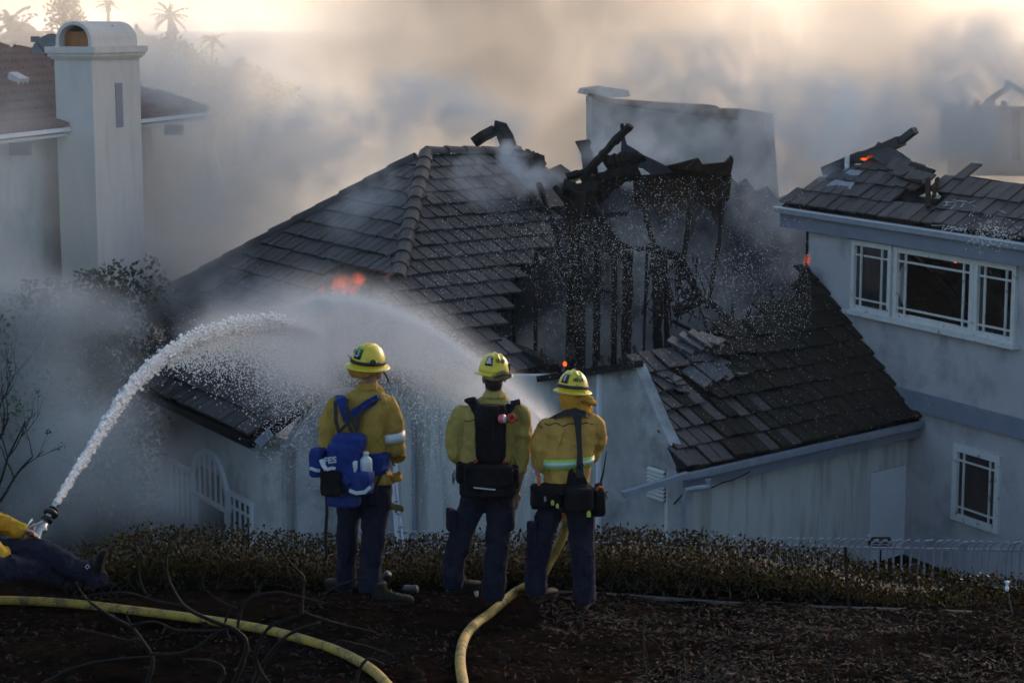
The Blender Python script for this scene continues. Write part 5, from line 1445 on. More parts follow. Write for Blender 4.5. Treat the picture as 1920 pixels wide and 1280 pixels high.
def boot(F, heel, toe_dir, name='boot', L=.29, shaft=.16, up_=Vector((0, 0, 1))):
    heel = Vector(heel); d = Vector(toe_dir).normalized(); up_ = Vector(up_); x = d.cross(up_).normalized(); up_ = x.cross(d)
    mb = MB(); mb.smooth = True
    rows = [(-.01, .030, .075, .035), (.02, .038, .10, .05), (.07, .040, .105, .055), (.12, .042, .085, .045), (.17, .047, .065, .035), (.22, .050, .055, .028), (.26, .045, .047, .024), (.29, .030, .035, .016)]
    rg = []
    for (t, w, h, _) in rows:
        ring = []
        for k in range(12):
            a = 2 * math.pi * k / 12
            ring.append(heel + d * (t * L / .29) + x * w * math.cos(a) + up_ * (.012 + h * .5 + h * .5 * math.sin(a)))
        rg.append(ring)
    mb.rings(rg)
    mb.tube([heel + d * .045 + up_ * .04, heel + d * .042 + up_ * .1, heel + d * .04 + up_ * shaft], [.055, .054, .058], 12)
    o = F.part(mb, name, K_['boot']); soft(o, .008, 2, .003, .05, fine=.001)
    mb = MB()
    pts = []
    for t, w in ((-.018, .026), (.0, .038), (.07, .036), (.13, .036), (.2, .050), (.26, .046), (.30, .024)): pts.append((t * L / .29, w))
    poly = [heel + d * t + x * w for t, w in pts] + [heel + d * t - x * w for t, w in pts[::-1]]
    mb.prism(poly, up_ * .022); mb.build('sole', K_['sole'], o)
    for k in range(4):
        t = .10 + k * .025; hgt = .012 + (.105 - k * .012)
        mb = MB(); mb.tube([heel + d * t + x * .024 + up_ * (hgt - .012), heel + d * (t + .006) + up_ * hgt, heel + d * t - x * .024 + up_ * (hgt - .012)], .004, 5); mb.build('lace', K_['strap'] if k % 2 else K_['sole'], o)
    return o
def ribbon(mb, pts, w, th=.006, nrm=None, side=None):
    """flat strap along points; side = width direction"""
    pts = [Vector(p) for p in pts]; rg = []
    for i, p in enumerate(pts):
        d = (pts[min(i + 1, len(pts) - 1)] - pts[max(i - 1, 0)]).normalized()
        s_ = Vector(side) if side is not None else d.cross(nrm)
        s_ = (s_ - d * s_.dot(d)).normalized(); n = s_.cross(d)
        ww = w[i] if hasattr(w, '__len__') else w
        rg.append([p - s_ * ww / 2 - n * th / 2, p + s_ * ww / 2 - n * th / 2, p + s_ * ww / 2 + n * th / 2, p - s_ * ww / 2 + n * th / 2])
    mb.rings(rg)
def pouch(c, hw, hd, hh, yaw, mat, parent, name, vox=.012, wr=.004, taper=1.0, **kw):
    ux = Vector((math.cos(yaw), math.sin(yaw), 0)); uy = Vector((-math.sin(yaw), math.cos(yaw), 0)); uz = Vector((0, 0, 1))
    mb = MB(); rg = []
    for t in (-1, -.8, -.3, .3, .8, 1):
        k = (.82 if abs(t) == 1 else 1) * (1 + (taper - 1) * (t + 1) / 2)
        ring = []
        for i in range(20):
            a = 2 * math.pi * i / 20; cx, sy = math.cos(a), math.sin(a); q = (cx ** 4 + sy ** 4) ** -.25
            ring.append(c + ux * cx * q * hw * k + uy * sy * q * hd * k + uz * hh * t)
        rg.append(ring)
    mb.rings(rg); o = mb.build(name, mat, parent, **kw); soft(o, vox, 3, wr, .08, fine=wr * .4); return o

# ------------------------------------------------------------------ firefighter with the blue pack
F1 = Fig(14.0, 'firefighter with blue pack and mustard jacket, helmet tipped towards the smoke', None, (690, 1130))
jk = MB()
F1.loft(jk, [(690, 722, .02, .075, .075), (686, 735, .01, .13, .09), (682, 748, 0, .20, .11), (678, 770, 0, .225, .125), (675, 800, 0, .215, .13), (676, 840, 0, .19, .125), (682, 872, 0, .18, .125), (690, 892, .0, .195, .13), (694, 903, .0, .205, .135)], yaw=-.35)
F1.limb(jk, [(722, 762, 0), (736, 800, 0), (742, 838, .02)], [.083, .086, .075]); F1.limb(jk, [(742, 838, .02), (744, 852, .14), (740, 842, .30)], [.078, .066, .052])
F1.limb(jk, [(630, 762, .02), (617, 800, .02), (618, 838, .04)], [.082, .082, .072]); F1.limb(jk, [(618, 838, .04), (640, 850, .22), (665, 840, .32)], [.07, .06, .05])
jo = F1.part(jk, 'jacket', K_['j1'], label='mustard yellow jacket with silver arm band'); soft(jo, .011, 4, .014, .16, fine=.004)
mb = MB(); mb.smooth = True; mb.tube([F1.p(*a) for a in [(735, 809, .0), (738, 826, .005)]], [.0935, .0905], 20); mb.build('arm_band', K_['silver'], jo)
mb = MB(); F1.loft(mb, [(690, 716, .01, .066, .07), (689, 727, .01, .082, .085)], yaw=-.3); mb.build('collar', K_['j1'], jo)
mb = MB(); F1.loft(mb, [(728, 893, -.05, .07, .05), (738, 884, -.03, .06, .05), (742, 900, -.05, .05, .05)], yaw=-.4); o = mb.build('jacket_hem', K_['shroud1'], jo); soft(o, .012, 3, .01, .05)
tr_ = MB()
F1.loft(tr_, [(690, 885, 0, .175, .12), (686, 915, 0, .19, .125), (684, 940, 0, .195, .125)], yaw=-.3)
F1.limb(tr_, [(656, 925, .05), (652, 1000, .08), (651, 1060, .16), (650, 1096, .22)], [0.099, 0.085, 0.074, 0.072], open_end=True)
F1.limb(tr_, [(708, 925, -.02), (700, 1010, .0), (694, 1070, .0), (692, 1108, .0)], [0.106, 0.092, 0.081, 0.075], open_end=True)
to = F1.part(tr_, 'trousers', K_['navy']); soft(to, .013, 4, .012, .12, fine=.004)
bd = MB(); hc1 = F1.p(697, 681, .03)
head(F1, bd, hc1, -.95, -.12)
F1.limb(bd, [(691, 730, .02), (692, 712, .02), (694, 695, .03)], [.062, .058, .06]); F1.loft(bd, [(688, 738, .01, .12, .07), (680, 760, .01, .18, .10), (676, 840, 0, .15, .09), (686, 930, 0, .15, .09)], yaw=-.3)
F1.limb(bd, [(722, 764, 0), (741, 838, .02)], [.055, .045]); F1.limb(bd, [(741, 838, .02), (740, 844, .30)], [.042, .030]); F1.limb(bd, [(630, 764, .02), (618, 838, .04)], [.055, .045]); F1.limb(bd, [(618, 838, .04), (668, 842, .32)], [.042, .030])
hand(bd, F1.p(740, 842, .32), (-.5, .5, -.1), (0, 0, -1), 1, curl=.9); hand(bd, F1.p(672, 842, .34), (.6, .4, -.1), (0, 0, -1), -1, curl=.9)
F1.limb(bd, [(656, 925, .05), (652, 1000, .08), (650, 1085, .22)], [.085, .06, .05]); F1.limb(bd, [(708, 925, -.02), (700, 1010, .0), (693, 1095, .0)], [.085, .06, .05])
bo = F1.part(bd, 'body', K_['skin']); soft(bo, .007, 2, 0, fine=0)
mb = MB(); mb.ell(hc1 + Vector((-.006, -.014, .01)), (.083, 0, 0), (0, .094, 0), (0, 0, .085), 16, 10); mb.ell(hc1 + Vector((-.02, -.035, -.05)), (.062, 0, 0), (0, .058, 0), (0, 0, .045), 12, 8); o = F1.part(mb, 'hair', K_['hair']); soft(o, .008, 1, .002, .02)
h1, W1, S1, MX1 = helmet(F1, F1.p(690, 682, .0), -.72, -.02, .13, '.BUENA', .10, -.52, 'yellow full brim helmet lettered .BUENA', tapes=[(-.15, .30, .60, .70), (-.75, -.35, .58, .68)], lamp_az=1.1)
# shroud rolled under the brim, goggles strap, pen light hanging from the brim
mb = MB(); mb.tube([F1.p(656, 690, .02), F1.p(662, 699, -.08), F1.p(680, 703, -.12), F1.p(700, 698, -.10), F1.p(708, 692, -.06)], [.022, .030, .032, .026, .015], 10); o = F1.part(mb, 'neck_shroud', K_['shroud1'], label='orange neck shroud rolled up'); soft(o, .008, 2, .005, .03)
mb = MB(); ribbon(mb, [F1.p(719, 697, -.02), F1.p(724, 704, -.03), F1.p(729, 716, -.03)], .014, .008, side=(1, 0, .3)); mb.build('chin_strap', K_['strap'], h1)
mb = MB(); mb.tube([F1.p(664, 676, -.13), F1.p(656, 670, -.12), F1.p(653, 665, -.10)], .003, 5); mb.build('strap_end', K_['strap'], h1)
boot(F1, F1.p(700, 1131, -.03), (.92, .05, 0)); boot(F1, F1.p(652, 1112, .18), (-.5, .7, 0))
mb = MB(); mb.tube([F1.p(612, 925, -.02), F1.p(613, 960, -.02), F1.p(610, 1010, .03), F1.p(612, 1045, .1)], .012, 6)
tag(mb.build('drinking_tube', K_['strap'], None), 'black tube hanging below the blue pack beside the trousers', 'tube')
gl = thing('work_glove', F1.p(742, 950, -.02), 'olive leather glove clipped to the belt of the firefighter with the blue pack', 'glove')
mb = MB(); hand(mb, F1.p(735, 948, -.03), (1, -.1, -.25), (0, -1, 0), 1, curl=1.0); c_ = F1.p(738, 948, -.03); mb.v = [c_ + (v - c_) * .62 for v in mb.v]; o = mb.build('glove', K_['olive'], gl); soft(o, .007, 1, 0)
mb = MB(); mb.ell(F1.p(733, 948, -.03), (.035, 0, 0), (0, .025, 0), (0, 0, .03), 10, 6); mb.build('cuff', K_['olive'], gl)
# --- the blue pack
PK = thing('backpack', F1.p(650, 900, -.25), 'blue fire line pack with black pocket and white bottle worn low', 'backpack')
def pk(x, y, dd, hw, hd, hh, mat, name, yaw=-.3, taper=1.0, **kw): return pouch(F1.p(x, y, dd), hw, hd, hh, yaw, K_[mat], PK, name, taper=taper, wr=.007, **kw)
mn = pk(648, 868, -.26, .135, .10, .155, 'blue', 'main_bag', taper=.9)
pk(655, 828, -.24, .115, .085, .055, 'blue', 'top_flap'); pk(597, 866, -.20, .055, .075, .10, 'blue', 'side_pocket'); pk(676, 903, -.30, .085, .075, .085, 'blue', 'side_pocket', yaw=-.35, taper=1.1)
pk(622, 905, -.34, .080, .055, .090, 'black', 'front_pocket', label='black centre pocket'); pk(645, 938, -.26, .12, .075, .04, 'blue', 'bottom_bag')
pk(706, 868, -.10, .08, .10, .075, 'blue', 'hip_belt')
def quadstrip(pts, w, mat, name, parent, th=.006, side=(0, 0, 1)):
    mb = MB(); ribbon(mb, pts, w, th, side=side); return mb.build(name, K_[mat], parent)
quadstrip([F1.p(581, 877, -.29), F1.p(592, 881, -.305), F1.p(600, 882, -.30)], .022, 'silver', 'reflective_strip', PK)
quadstrip([F1.p(655, 919, -.385), F1.p(668, 924, -.40), F1.p(684, 922, -.395), F1.p(695, 912, -.36)], .026, 'silver', 'reflective_strip', PK)
quadstrip([F1.p(602, 861, -.375), F1.p(606, 872, -.385), F1.p(612, 880, -.39)], .03, 'silver', 'reflective_strip', PK, side=(.8, 0, .3)); quadstrip([F1.p(612, 880, -.40), F1.p(622, 877, -.405), F1.p(629, 878, -.40)], .022, 'silver', 'reflective_strip', PK)
wrap_text('FES', .062, lambda u, v: F1.p(619, 863, -.388) + Vector((u, -.10 * u * 0 - .02 * abs(u), v + u * .12)), K_['white'], PK, 'lettering')
# harness straps
up2 = (1, 0, 0)
hb_ = MB(); ribbon(hb_, [F1.p(636, 742, -.03), F1.p(640, 748, -.13), F1.p(648, 775, -.155), F1.p(652, 790, -.155)], [.05, .07, .07, .06], .014, side=(1, -.2, 0)); hb_.build('shoulder_strap', K_['blue'], PK)
hb_ = MB(); ribbon(hb_, [F1.p(720, 752, .0), F1.p(706, 748, -.11), F1.p(690, 757, -.15), F1.p(672, 770, -.16), F1.p(656, 778, -.16)], [.045, .06, .06, .06, .05], .014, side=(0, 0, 1)); hb_.build('shoulder_strap', K_['blue'], PK)
for pts, w in (([(630, 742, -.02), (629, 752, -.13), (630, 790, -.15), (640, 825, -.16)], .026), ([(652, 748, -.14), (648, 775, -.165), (655, 800, -.165), (668, 828, -.16)], .022), ([(724, 754, .0), (712, 747, -.11), (700, 752, -.145), (680, 764, -.165), (672, 785, -.165), (668, 830, -.165)], .026),
               ([(682, 772, -.165), (662, 785, -.17), (645, 800, -.165), (634, 812, -.16)], .022), ([(648, 760, -.165), (662, 790, -.17), (672, 820, -.165)], .020)):
    quadstrip([F1.p(*a) for a in pts], w, 'strap', 'webbing_strap', PK, .007, side=(1, 0, .2))
quadstrip([F1.p(722, 850, -.14), F1.p(716, 885, -.15), F1.p(705, 912, -.16)], .02, 'strap', 'webbing_strap', PK, side=(1, 0, 0)); quadstrip([F1.p(728, 852, -.06), F1.p(734, 862, -.07), F1.p(740, 873, -.06)], .012, 'strap', 'webbing_strap', PK, side=(1, 0, .5))
BT = thing('water_bottle', F1.p(686, 880, -.30), 'translucent white water bottle in the pocket of the blue pack', 'bottle')
mb = MB(); mb.smooth = True; mb.lathe(F1.p(686, 892, -.30), (0, 0, 1), [(.03, 0), (.046, .004), (.047, .10), (.042, .125), (.022, .142), (.02, .15)], 20); mb.build('bottle', K_['bottle'], BT)
mb = MB(); mb.smooth = True; mb.lathe(F1.p(686, 852, -.30), (0, 0, 1), [(.018, -.004), (.022, -.004), (.022, .018), (.018, .022), (.001, .022)], 14); mb.build('cap', K_['cap'], BT)
BT2 = thing('white_canister', F1.p(665, 880, -.34), 'short white capped canister beside the water bottle in the blue pack', 'canister')
mb = MB(); mb.smooth = True; mb.lathe(F1.p(665, 885, -.345), (0, 0, 1), [(.02, 0), (.023, .003), (.023, .08), (.018, .086), (.001, .087)], 14); mb.build('canister', K_['cap'], BT2)

# ------------------------------------------------------------------ firefighter with the narrow black pack
F2 = Fig(14.0, 'firefighter with narrow black pack in khaki yellow jacket, one bare forearm hanging', None, (885, 1125))
jk = MB()
F2.loft(jk, [(926, 738, .02, .075, .075), (924, 750, .01, .13, .09), (922, 764, 0, .205, .11), (920, 785, 0, .225, .125), (918, 815, 0, .205, .125), (915, 845, 0, .19, .12), (913, 872, 0, .185, .12), (913, 885, 0, .18, .12)], yaw=.1)
F2.limb(jk, [(866, 778, .0), (855, 815, .0), (856, 850, .03)], [.085, .083, .070]); F2.limb(jk, [(856, 850, .03), (870, 858, .18), (895, 850, .28)], [.07, .06, .05])
F2.limb(jk, [(972, 780, .0), (979, 820, .0), (979, 850, .0), (974, 880, .0)], [.080, .072, .064, .052])
jo = F2.part(jk, 'jacket', K_['j2'], label='khaki yellow jacket'); soft(jo, .011, 4, .014, .16, fine=.004)
mb = MB(); F2.loft(mb, [(926, 732, .01, .062, .066), (926, 744, .005, .085, .085)], yaw=.1); o = mb.build('collar', K_['j2'], jo); soft(o, .009, 2, .003, .04)
mb = MB(); mb.tube([F2.p(974, 872, 0), F2.p(973, 883, 0)], [.056, .058], 16); o = mb.build('cuff', K_['j2'], jo); soft(o, .008, 1, .004, .03)
tr_ = MB()
F2.loft(tr_, [(914, 870, 0, .16, .11), (914, 900, 0, .185, .125), (914, 930, 0, .185, .125)], yaw=.1)
F2.limb(tr_, [(890, 925, .0), (866, 1005, .02), (853, 1050, .05), (847, 1098, .08)], [0.101, 0.090, 0.085, 0.076], open_end=True)
F2.limb(tr_, [(940, 925, .0), (935, 1005, .0), (929, 1060, -.03), (923, 1122, -.05)], [0.103, 0.094, 0.088, 0.081], open_end=True)
to = F2.part(tr_, 'trousers', K_['navy']); soft(to, .013, 4, .013, .12, fine=.004)
for (x, y, dd, ya) in ((846, 985, .0, .4), (972, 985, .0, -.1)): o = pouch(F2.p(x if x > 900 else 847, y - 10, dd), .028, .075, .085, ya, K_['navy'], to, 'cargo_pocket') if x < 900 else pouch(F2.p(958, y - 15, dd), .03, .075, .085, ya, K_['navy'], to, 'cargo_pocket')
bd = MB(); hc2 = F2.p(926, 704, .02)
head(F2, bd, hc2, .32, -.05)
F2.limb(bd, [(926, 752, .02), (926, 735, .02), (925, 715, .02)], [.066, .060, .062]); F2.loft(bd, [(924, 755, .01, .12, .07), (920, 785, .0, .18, .09), (916, 850, 0, .15, .09), (914, 930, 0, .15, .09)], yaw=.1)
F2.limb(bd, [(866, 780, 0), (856, 850, .03)], [.055, .045]); F2.limb(bd, [(856, 850, .03), (898, 850, .30)], [.042, .030]); hand(bd, F2.p(898, 850, .30), (.7, .3, .1), (0, 0, -1), -1, curl=.8)
F2.limb(bd, [(972, 780, 0), (979, 848, 0)], [.052, .045]); F2.limb(bd, [(979, 848, 0), (974, 885, .0), (968, 918, .02)], [.045, .040, .029])
hand(bd, F2.p(967, 922, .025), (-.12, .06, -1), (-.5, .6, 0), 1, curl=.42)
F2.limb(bd, [(890, 925, .0), (866, 1005, .02), (848, 1088, .08)], [.085, .06, .05]); F2.limb(bd, [(940, 925, 0), (935, 1005, .0), (924, 1105, -.05)], [.085, .06, .05])
bo = F2.part(bd, 'body', K_['skin']); soft(bo, .006, 1, 0, fine=0)
mb = MB(); mb.ell(hc2 + Vector((0, -.012, .01)), (.082, 0, 0), (0, .094, 0), (0, 0, .085), 16, 10); mb.ell(hc2 + Vector((0, -.04, -.055)), (.066, 0, 0), (0, .055, 0), (0, 0, .05), 12, 8); o = F2.part(mb, 'hair', K_['hair']); soft(o, .008, 1, .002, .02)
h2, W2, S2, MX2 = helmet(F2, F2.p(926, 697, .0), .28, -.06, .10, 'TENERY', -.72, .22, 'yellow full brim helmet lettered TENERY', glyph='&', glyph_mat='white', strap=False, tapes=[], text_el=.40, sc_=.94)
mb = MB(); mb.tube([F2.p(908, 706, -.10), F2.p(925, 709, -.15), F2.p(945, 706, -.15), F2.p(958, 704, -.10)], [.014, .024, .026, .016], 10); mb.tube([F2.p(930, 702, -.16), F2.p(945, 698, -.16), F2.p(956, 700, -.11)], [.012, .018, .012], 8); o = F2.part(mb, 'neck_shroud', K_['shroud2'], label='tan neck shroud folded over the brim'); soft(o, .007, 2, .004, .03)
mb = MB(); ribbon(mb, [F2.p(926, 708, -.185), F2.p(942, 703, -.19), F2.p(957, 703, -.14)], .012, .004, side=(0, 0, 1)); mb.build('dark_strap', K_['strap'], h2)
mb = MB(); mb.box(F2.p(954, 688, .0), (.01, 0, 0), (0, .03, 0), (0.004, 0, .03)); mb.build('side_clip', K_['strap'], h2)
boot(F2, F2.p(842, 1112, .08), (.8, .5, 0)); boot(F2, F2.p(918, 1136, -.08), (.15, 1, 0))
PK2 = thing('backpack', F2.p(915, 900, -.2), 'narrow black hose pack with a wide lumbar bag', 'backpack')
def pk2(x, y, dd, hw, hd, hh, mat, name, yaw=.05, taper=1.0, **kw): return pouch(F2.p(x, y, dd), hw, hd, hh, yaw, K_[mat], PK2, name, taper=taper, wr=.005, **kw)
pk2(920, 812, -.19, .105, .055, .205, 'black', 'main_bag', taper=1.12); pk2(916, 890, -.21, .175, .09, .085, 'black', 'lumbar_bag'); pk2(868, 885, -.08, .05, .10, .07, 'black', 'side_pocket'); pk2(962, 893, -.08, .045, .09, .08, 'black', 'side_pocket'); pk2(914, 916, -.17, .20, .10, .05, 'black', 'belt')
for pts, w in (([(880, 752, .0), (880, 748, -.10), (888, 755, -.15), (898, 775, -.20)], [.06, .075, .075, .07]), ([(968, 758, .0), (966, 752, -.09), (956, 762, -.14), (945, 778, -.19)], [.06, .075, .075, .07])):
    mb = MB(); ribbon(mb, [F2.p(*a) for a in pts], w, .022, side=(1, 0, .25)); o = mb.build('shoulder_strap', K_['black'], PK2); soft(o, .008, 2, .002, .04)
mb = MB(); ribbon(mb, [F2.p(898, 768, -.205), F2.p(922, 772, -.21), F2.p(946, 770, -.205)], .055, .014, side=(0, 0, 1)); mb.build('yoke', K_['black'], PK2)
mb = MB(); mb.tube([F2.p(890, 745, -.12), F2.p(896, 755, -.17), F2.p(903, 770, -.23), F2.p(907, 784, -.245)], .008, 6); mb.build('drinking_tube', K_['strap'], PK2)
mb = MB(); mb.tube([F2.p(926, 788, -.27), F2.p(925, 800, -.275), F2.p(924, 845, -.275)], .0045, 6); mb.build('zip', K_['sole'], PK2)
mb = MB(); ribbon(mb, [F2.p(888, 913.5, -.306), F2.p(910, 916, -.312), F2.p(929, 917.5, -.306)], .009, .003, side=(0, 0, 1)); mb.build('reflective_strip', K_['silver'], PK2)
mb = MB(); mb.box(F2.p(926, 769, -.225), (.012, 0, 0), (0, .006, 0), (0, 0, .022)); mb.build('red_tab', K_['red'], PK2)
mb = MB(); mb.lathe(F2.p(955, 754, -.14), (0, -1, .1), [(.001, 0), (.011, 0), (.011, .008), (.001, .008)], 12); mb.build('snap', K_['white'], PK2)
for (x, y) in ((891, 865), (946, 867)):
    mb = MB(); mb.box(F2.p(x, y, -.20), (.012, 0, 0), (0, .006, 0), (0, 0, .014)); mb.build('red_tab', K_['red'], PK2)
for (x, y) in ((951, 880), (956, 884), (959, 879)):
    mb = MB(); mb.box(F2.p(x, y, -.25), (.007, 0, .005), (0, .004, 0), (-.006, 0, .014)); mb.build('printed_tag', K_['white'], PK2)
tp_ = thing('tape_roll', F2.p(940, 785, -.27), 'pink flagging tape roll hanging on the black pack', 'tape roll')
mb = MB(); mb.smooth = True; mb.lathe(F2.p(938, 785, -.27), (.85, -.5, .1), [(.012, 0), (.032, 0), (.032, .034), (.012, .034)], 20); mb.build('roll', K_['pink'], tp_)
mb = MB(); mb.smooth = True; mb.lathe(F2.p(938, 785, -.27) + Vector((.85, -.5, .1)).normalized() * .034, (.85, -.5, .1), [(.020, 0), (.026, 0), (.026, .004), (.001, .004)], 20); mb.build('core', K_['white'], tp_)
tp_ = thing('tape_roll', F2.p(958, 785, -.25), 'red flagging tape roll beside the pink one on the black pack', 'tape roll')
mb = MB(); mb.smooth = True; mb.lathe(F2.p(956, 784, -.24), (.5, -.85, .1), [(.012, 0), (.034, 0), (.034, .028), (.014, .028), (.014, .0)], 20); mb.build('roll', K_['red'], tp_)
cb = MB(); 
for k in range(5): cb.tube([F2.p(853 + k, 880 + k * 3, -.12), F2.p(848, 890 + k * 4, -.13), F2.p(852, 900 + k * 2, -.12)], .003, 5)
cb.build('cord_loops', K_['strap'], PK2, kind='stuff')

# ------------------------------------------------------------------ firefighter with the neck shroud holding the hose
F3 = Fig(13.9, 'firefighter with orange neck shroud and lime striped amber jacket holding the hose', None, (1050, 1140))
jk = MB()
F3.loft(jk, [(1082, 765, .02, .075, .075), (1078, 775, .01, .13, .09), (1073, 788, 0, .19, .11), (1070, 805, 0, .212, .125), (1068, 835, 0, .19, .122), (1066, 865, 0, .175, .12), (1064, 890, 0, .165, .12), (1062, 912, 0, .165, .12)], yaw=.15)
F3.limb(jk, [(1026, 803, .0), (1013, 838, .0), (1016, 868, .03)], [.083, .082, .068]); F3.limb(jk, [(1016, 868, .03), (1028, 872, .18), (1045, 862, .30)], [.068, .058, .048])
F3.limb(jk, [(1112, 800, .02), (1119, 825, .08), (1112, 855, .14)], [.080, .072, .06]); F3.limb(jk, [(1112, 855, .14), (1092, 862, .26), (1072, 862, .34)], [.06, .052, .046])
jo = F3.part(jk, 'jacket', K_['j3'], label='amber jacket with lime and silver back stripe'); soft(jo, .011, 4, .014, .16, fine=.004)
def stripe(y0, y1, mat, name, grow):
    mb = MB(); mb.smooth = True
    rg = []
    for (y, w, d) in ((y0, 1, 1), (y1, 1, 1)):
        hw = (.192 - (y - 830) * .00045) + grow; hd = .124 + grow; c = F3.p(1068, y, 0)
        ring = []
        for i in range(33):
            t = math.pi + math.pi * i / 32; cx, sy = math.cos(t), math.sin(t); q = (abs(cx) ** 2.3 + abs(sy) ** 2.3) ** (-1 / 2.3)
            ring.append(c + Vector((math.cos(.15), math.sin(.15), 0)) * cx * q * hw * .97 + Vector((-math.sin(.15), math.cos(.15), 0)) * sy * q * hd + Vector((0, 0, cx * .010)))
        rg.append(ring)
    mb.rings(rg, cap=False, closed=False); o = mb.build(name, K_[mat], jo)
    sm = o.modifiers.new('wrap', 'SHRINKWRAP'); sm.target = jo; sm.offset = grow; sm.wrap_mode = 'OUTSIDE_SURFACE'
    sd_ = o.modifiers.new('thick', 'SOLIDIFY'); sd_.thickness = .002
stripe(854, 873, 'green', 'lime_stripe', .004); stripe(859.5, 867.5, 'silver', 'silver_stripe', .0065)
mb = MB(); mb.box(F3.p(1015, 808, -.045), (.012, -.02, .0), (0, .004, 0), (-.012, 0, .042)); o = mb.build('shoulder_patch', K_['patch'], jo)
mb = MB(); mb.box(F3.p(1015, 808, -.052), (.008, -.013, .0), (0, .003, 0), (-.007, 0, .026)); mb.build('patch_emblem', K_['silver'], o)
tr_ = MB()
F3.loft(tr_, [(1062, 895, 0, .155, .11), (1060, 925, 0, .185, .125), (1060, 955, 0, .185, .125)], yaw=.1)
F3.limb(tr_, [(1034, 950, .0), (1014, 1020, .02), (1008, 1060, .03), (1004, 1110, .05)], [0.099, 0.090, 0.083, 0.078], open_end=True)
F3.limb(tr_, [(1087, 950, .0), (1092, 1020, .0), (1096, 1070, -.02), (1096, 1126, -.03)], [0.103, 0.092, 0.087, 0.081], open_end=True)
to = F3.part(tr_, 'trousers', K_['navy']); soft(to, .013, 4, .013, .12, fine=.004)
pouch(F3.p(998, 1000, .0), .03, .075, .085, .3, K_['navy'], to, 'cargo_pocket')
bd = MB(); hc3 = F3.p(1077, 735, .02)
head(F3, bd, hc3, .25, 0)
F3.limb(bd, [(1080, 780, .02), (1079, 760, .02), (1077, 745, .02)], [.066, .060, .062]); F3.loft(bd, [(1078, 782, .01, .12, .07), (1070, 805, .0, .17, .09), (1066, 865, 0, .14, .09), (1060, 950, 0, .15, .09)], yaw=.1)
F3.limb(bd, [(1026, 805, 0), (1016, 868, .03)], [.055, .045]); F3.limb(bd, [(1016, 868, .03), (1048, 862, .32)], [.042, .030]); hand(bd, F3.p(1048, 862, .33), (.6, .5, .1), (0, 0, -1), -1, curl=.9)
F3.limb(bd, [(1112, 802, .02), (1112, 855, .14)], [.055, .045]); F3.limb(bd, [(1112, 855, .14), (1068, 862, .36)], [.042, .030]); hand(bd, F3.p(1066, 862, .37), (-.8, .3, .1), (0, 0, -1), 1, curl=.9)
F3.limb(bd, [(1034, 950, .0), (1014, 1020, .02), (1004, 1098, .05)], [.085, .06, .05]); F3.limb(bd, [(1087, 950, 0), (1092, 1020, .0), (1096, 1110, -.03)], [.085, .06, .05])
bo = F3.part(bd, 'body', K_['skin']); soft(bo, .007, 1, 0, fine=0)
h3, W3_, S3, MX3 = helmet(F3, F3.p(1074, 729, .0), .22, -.04, .08, 'FERDIO', -.95, .16, 'yellow full brim helmet lettered FERDIO', glyph='l', glyph_mat='white', tapes=[(-.12, .48, .53, .62), (-.75, -.5, .5, .66)], text_el=.36, sc_=.93)
mb = MB(); F3.loft(mb, [(1075, 730, .02, .102, .120), (1077, 745, .01, .108, .126), (1081, 760, .01, .104, .118), (1083, 773, .01, .112, .118)], yaw=.2)
mb.tube([F3.p(1090, 742, -.10), F3.p(1106, 751, -.09), F3.p(1118, 759, -.04)], [.040, .034, .012], 8); o = F3.part(mb, 'neck_shroud', K_['shroud3'], label='orange neck shroud hanging down to the collar'); soft(o, .008, 2, .010, .045, fine=.004)
boot(F3, F3.p(1000, 1131, .02), (.55, .8, 0)); boot(F3, F3.p(1090, 1144, -.06), (.25, .95, 0))
HN = thing('tool_belt', F3.p(1065, 930, -.2), 'black harness and tool belt with tags and pouches over the amber jacket', 'tool belt')
def pk3(x, y, dd, hw, hd, hh, mat, name, yaw=.1, taper=1.0, **kw): return pouch(F3.p(x, y, dd), hw, hd, hh, yaw, K_[mat], HN, name, taper=taper, wr=.005, **kw)
mb = MB(); ribbon(mb, [F3.p(1030, 786, .0), F3.p(1042, 781, -.09), F3.p(1062, 774, -.135), F3.p(1080, 772, -.145), F3.p(1098, 776, -.12), F3.p(1106, 782, -.02)], [.02, .03, .05, .06, .03, .02], .008, side=(0, 0, 1)); mb.build('yoke', K_['strap'], HN)
mb = MB(); ribbon(mb, [F3.p(1082, 772, -.15), F3.p(1084, 800, -.15), F3.p(1086, 830, -.148), F3.p(1087, 850, -.145), F3.p(1087, 895, -.15)], [.07, .044, .036, .036, .06], .010, side=(1, 0, 0)); mb.build('back_strap', K_['strap'], HN)
mb = MB(); mb.prism([F3.p(x, y, -.16) for x, y in ((1089, 860), (1099, 880), (1092, 872), (1088, 868))], Vector((0, .006, 0))); mb.build('strap_end', K_['strap'], HN)
mb = MB(); mb.prism([F3.p(x, y, d) for x, y, d in ((1086, 870, -.155), (1108, 918, -.15), (1060, 918, -.15), (1066, 885, -.15), (1073, 878, -.15), (1078, 888, -.15))], Vector((0, .02, 0))); mb.build('back_plate', K_['black'], HN)
pk3(1085, 935, -.19, .105, .075, .085, 'black', 'lumbar_bag'); pk3(1025, 930, -.15, .11, .09, .075, 'black', 'side_pocket'); pk3(1122, 940, -.08, .050, .07, .10, 'black', 'side_pocket'); pk3(1060, 915, -.12, .19, .10, .035, 'black', 'belt'); pk3(1004, 930, -.02, .035, .07, .085, 'black', 'side_pocket')
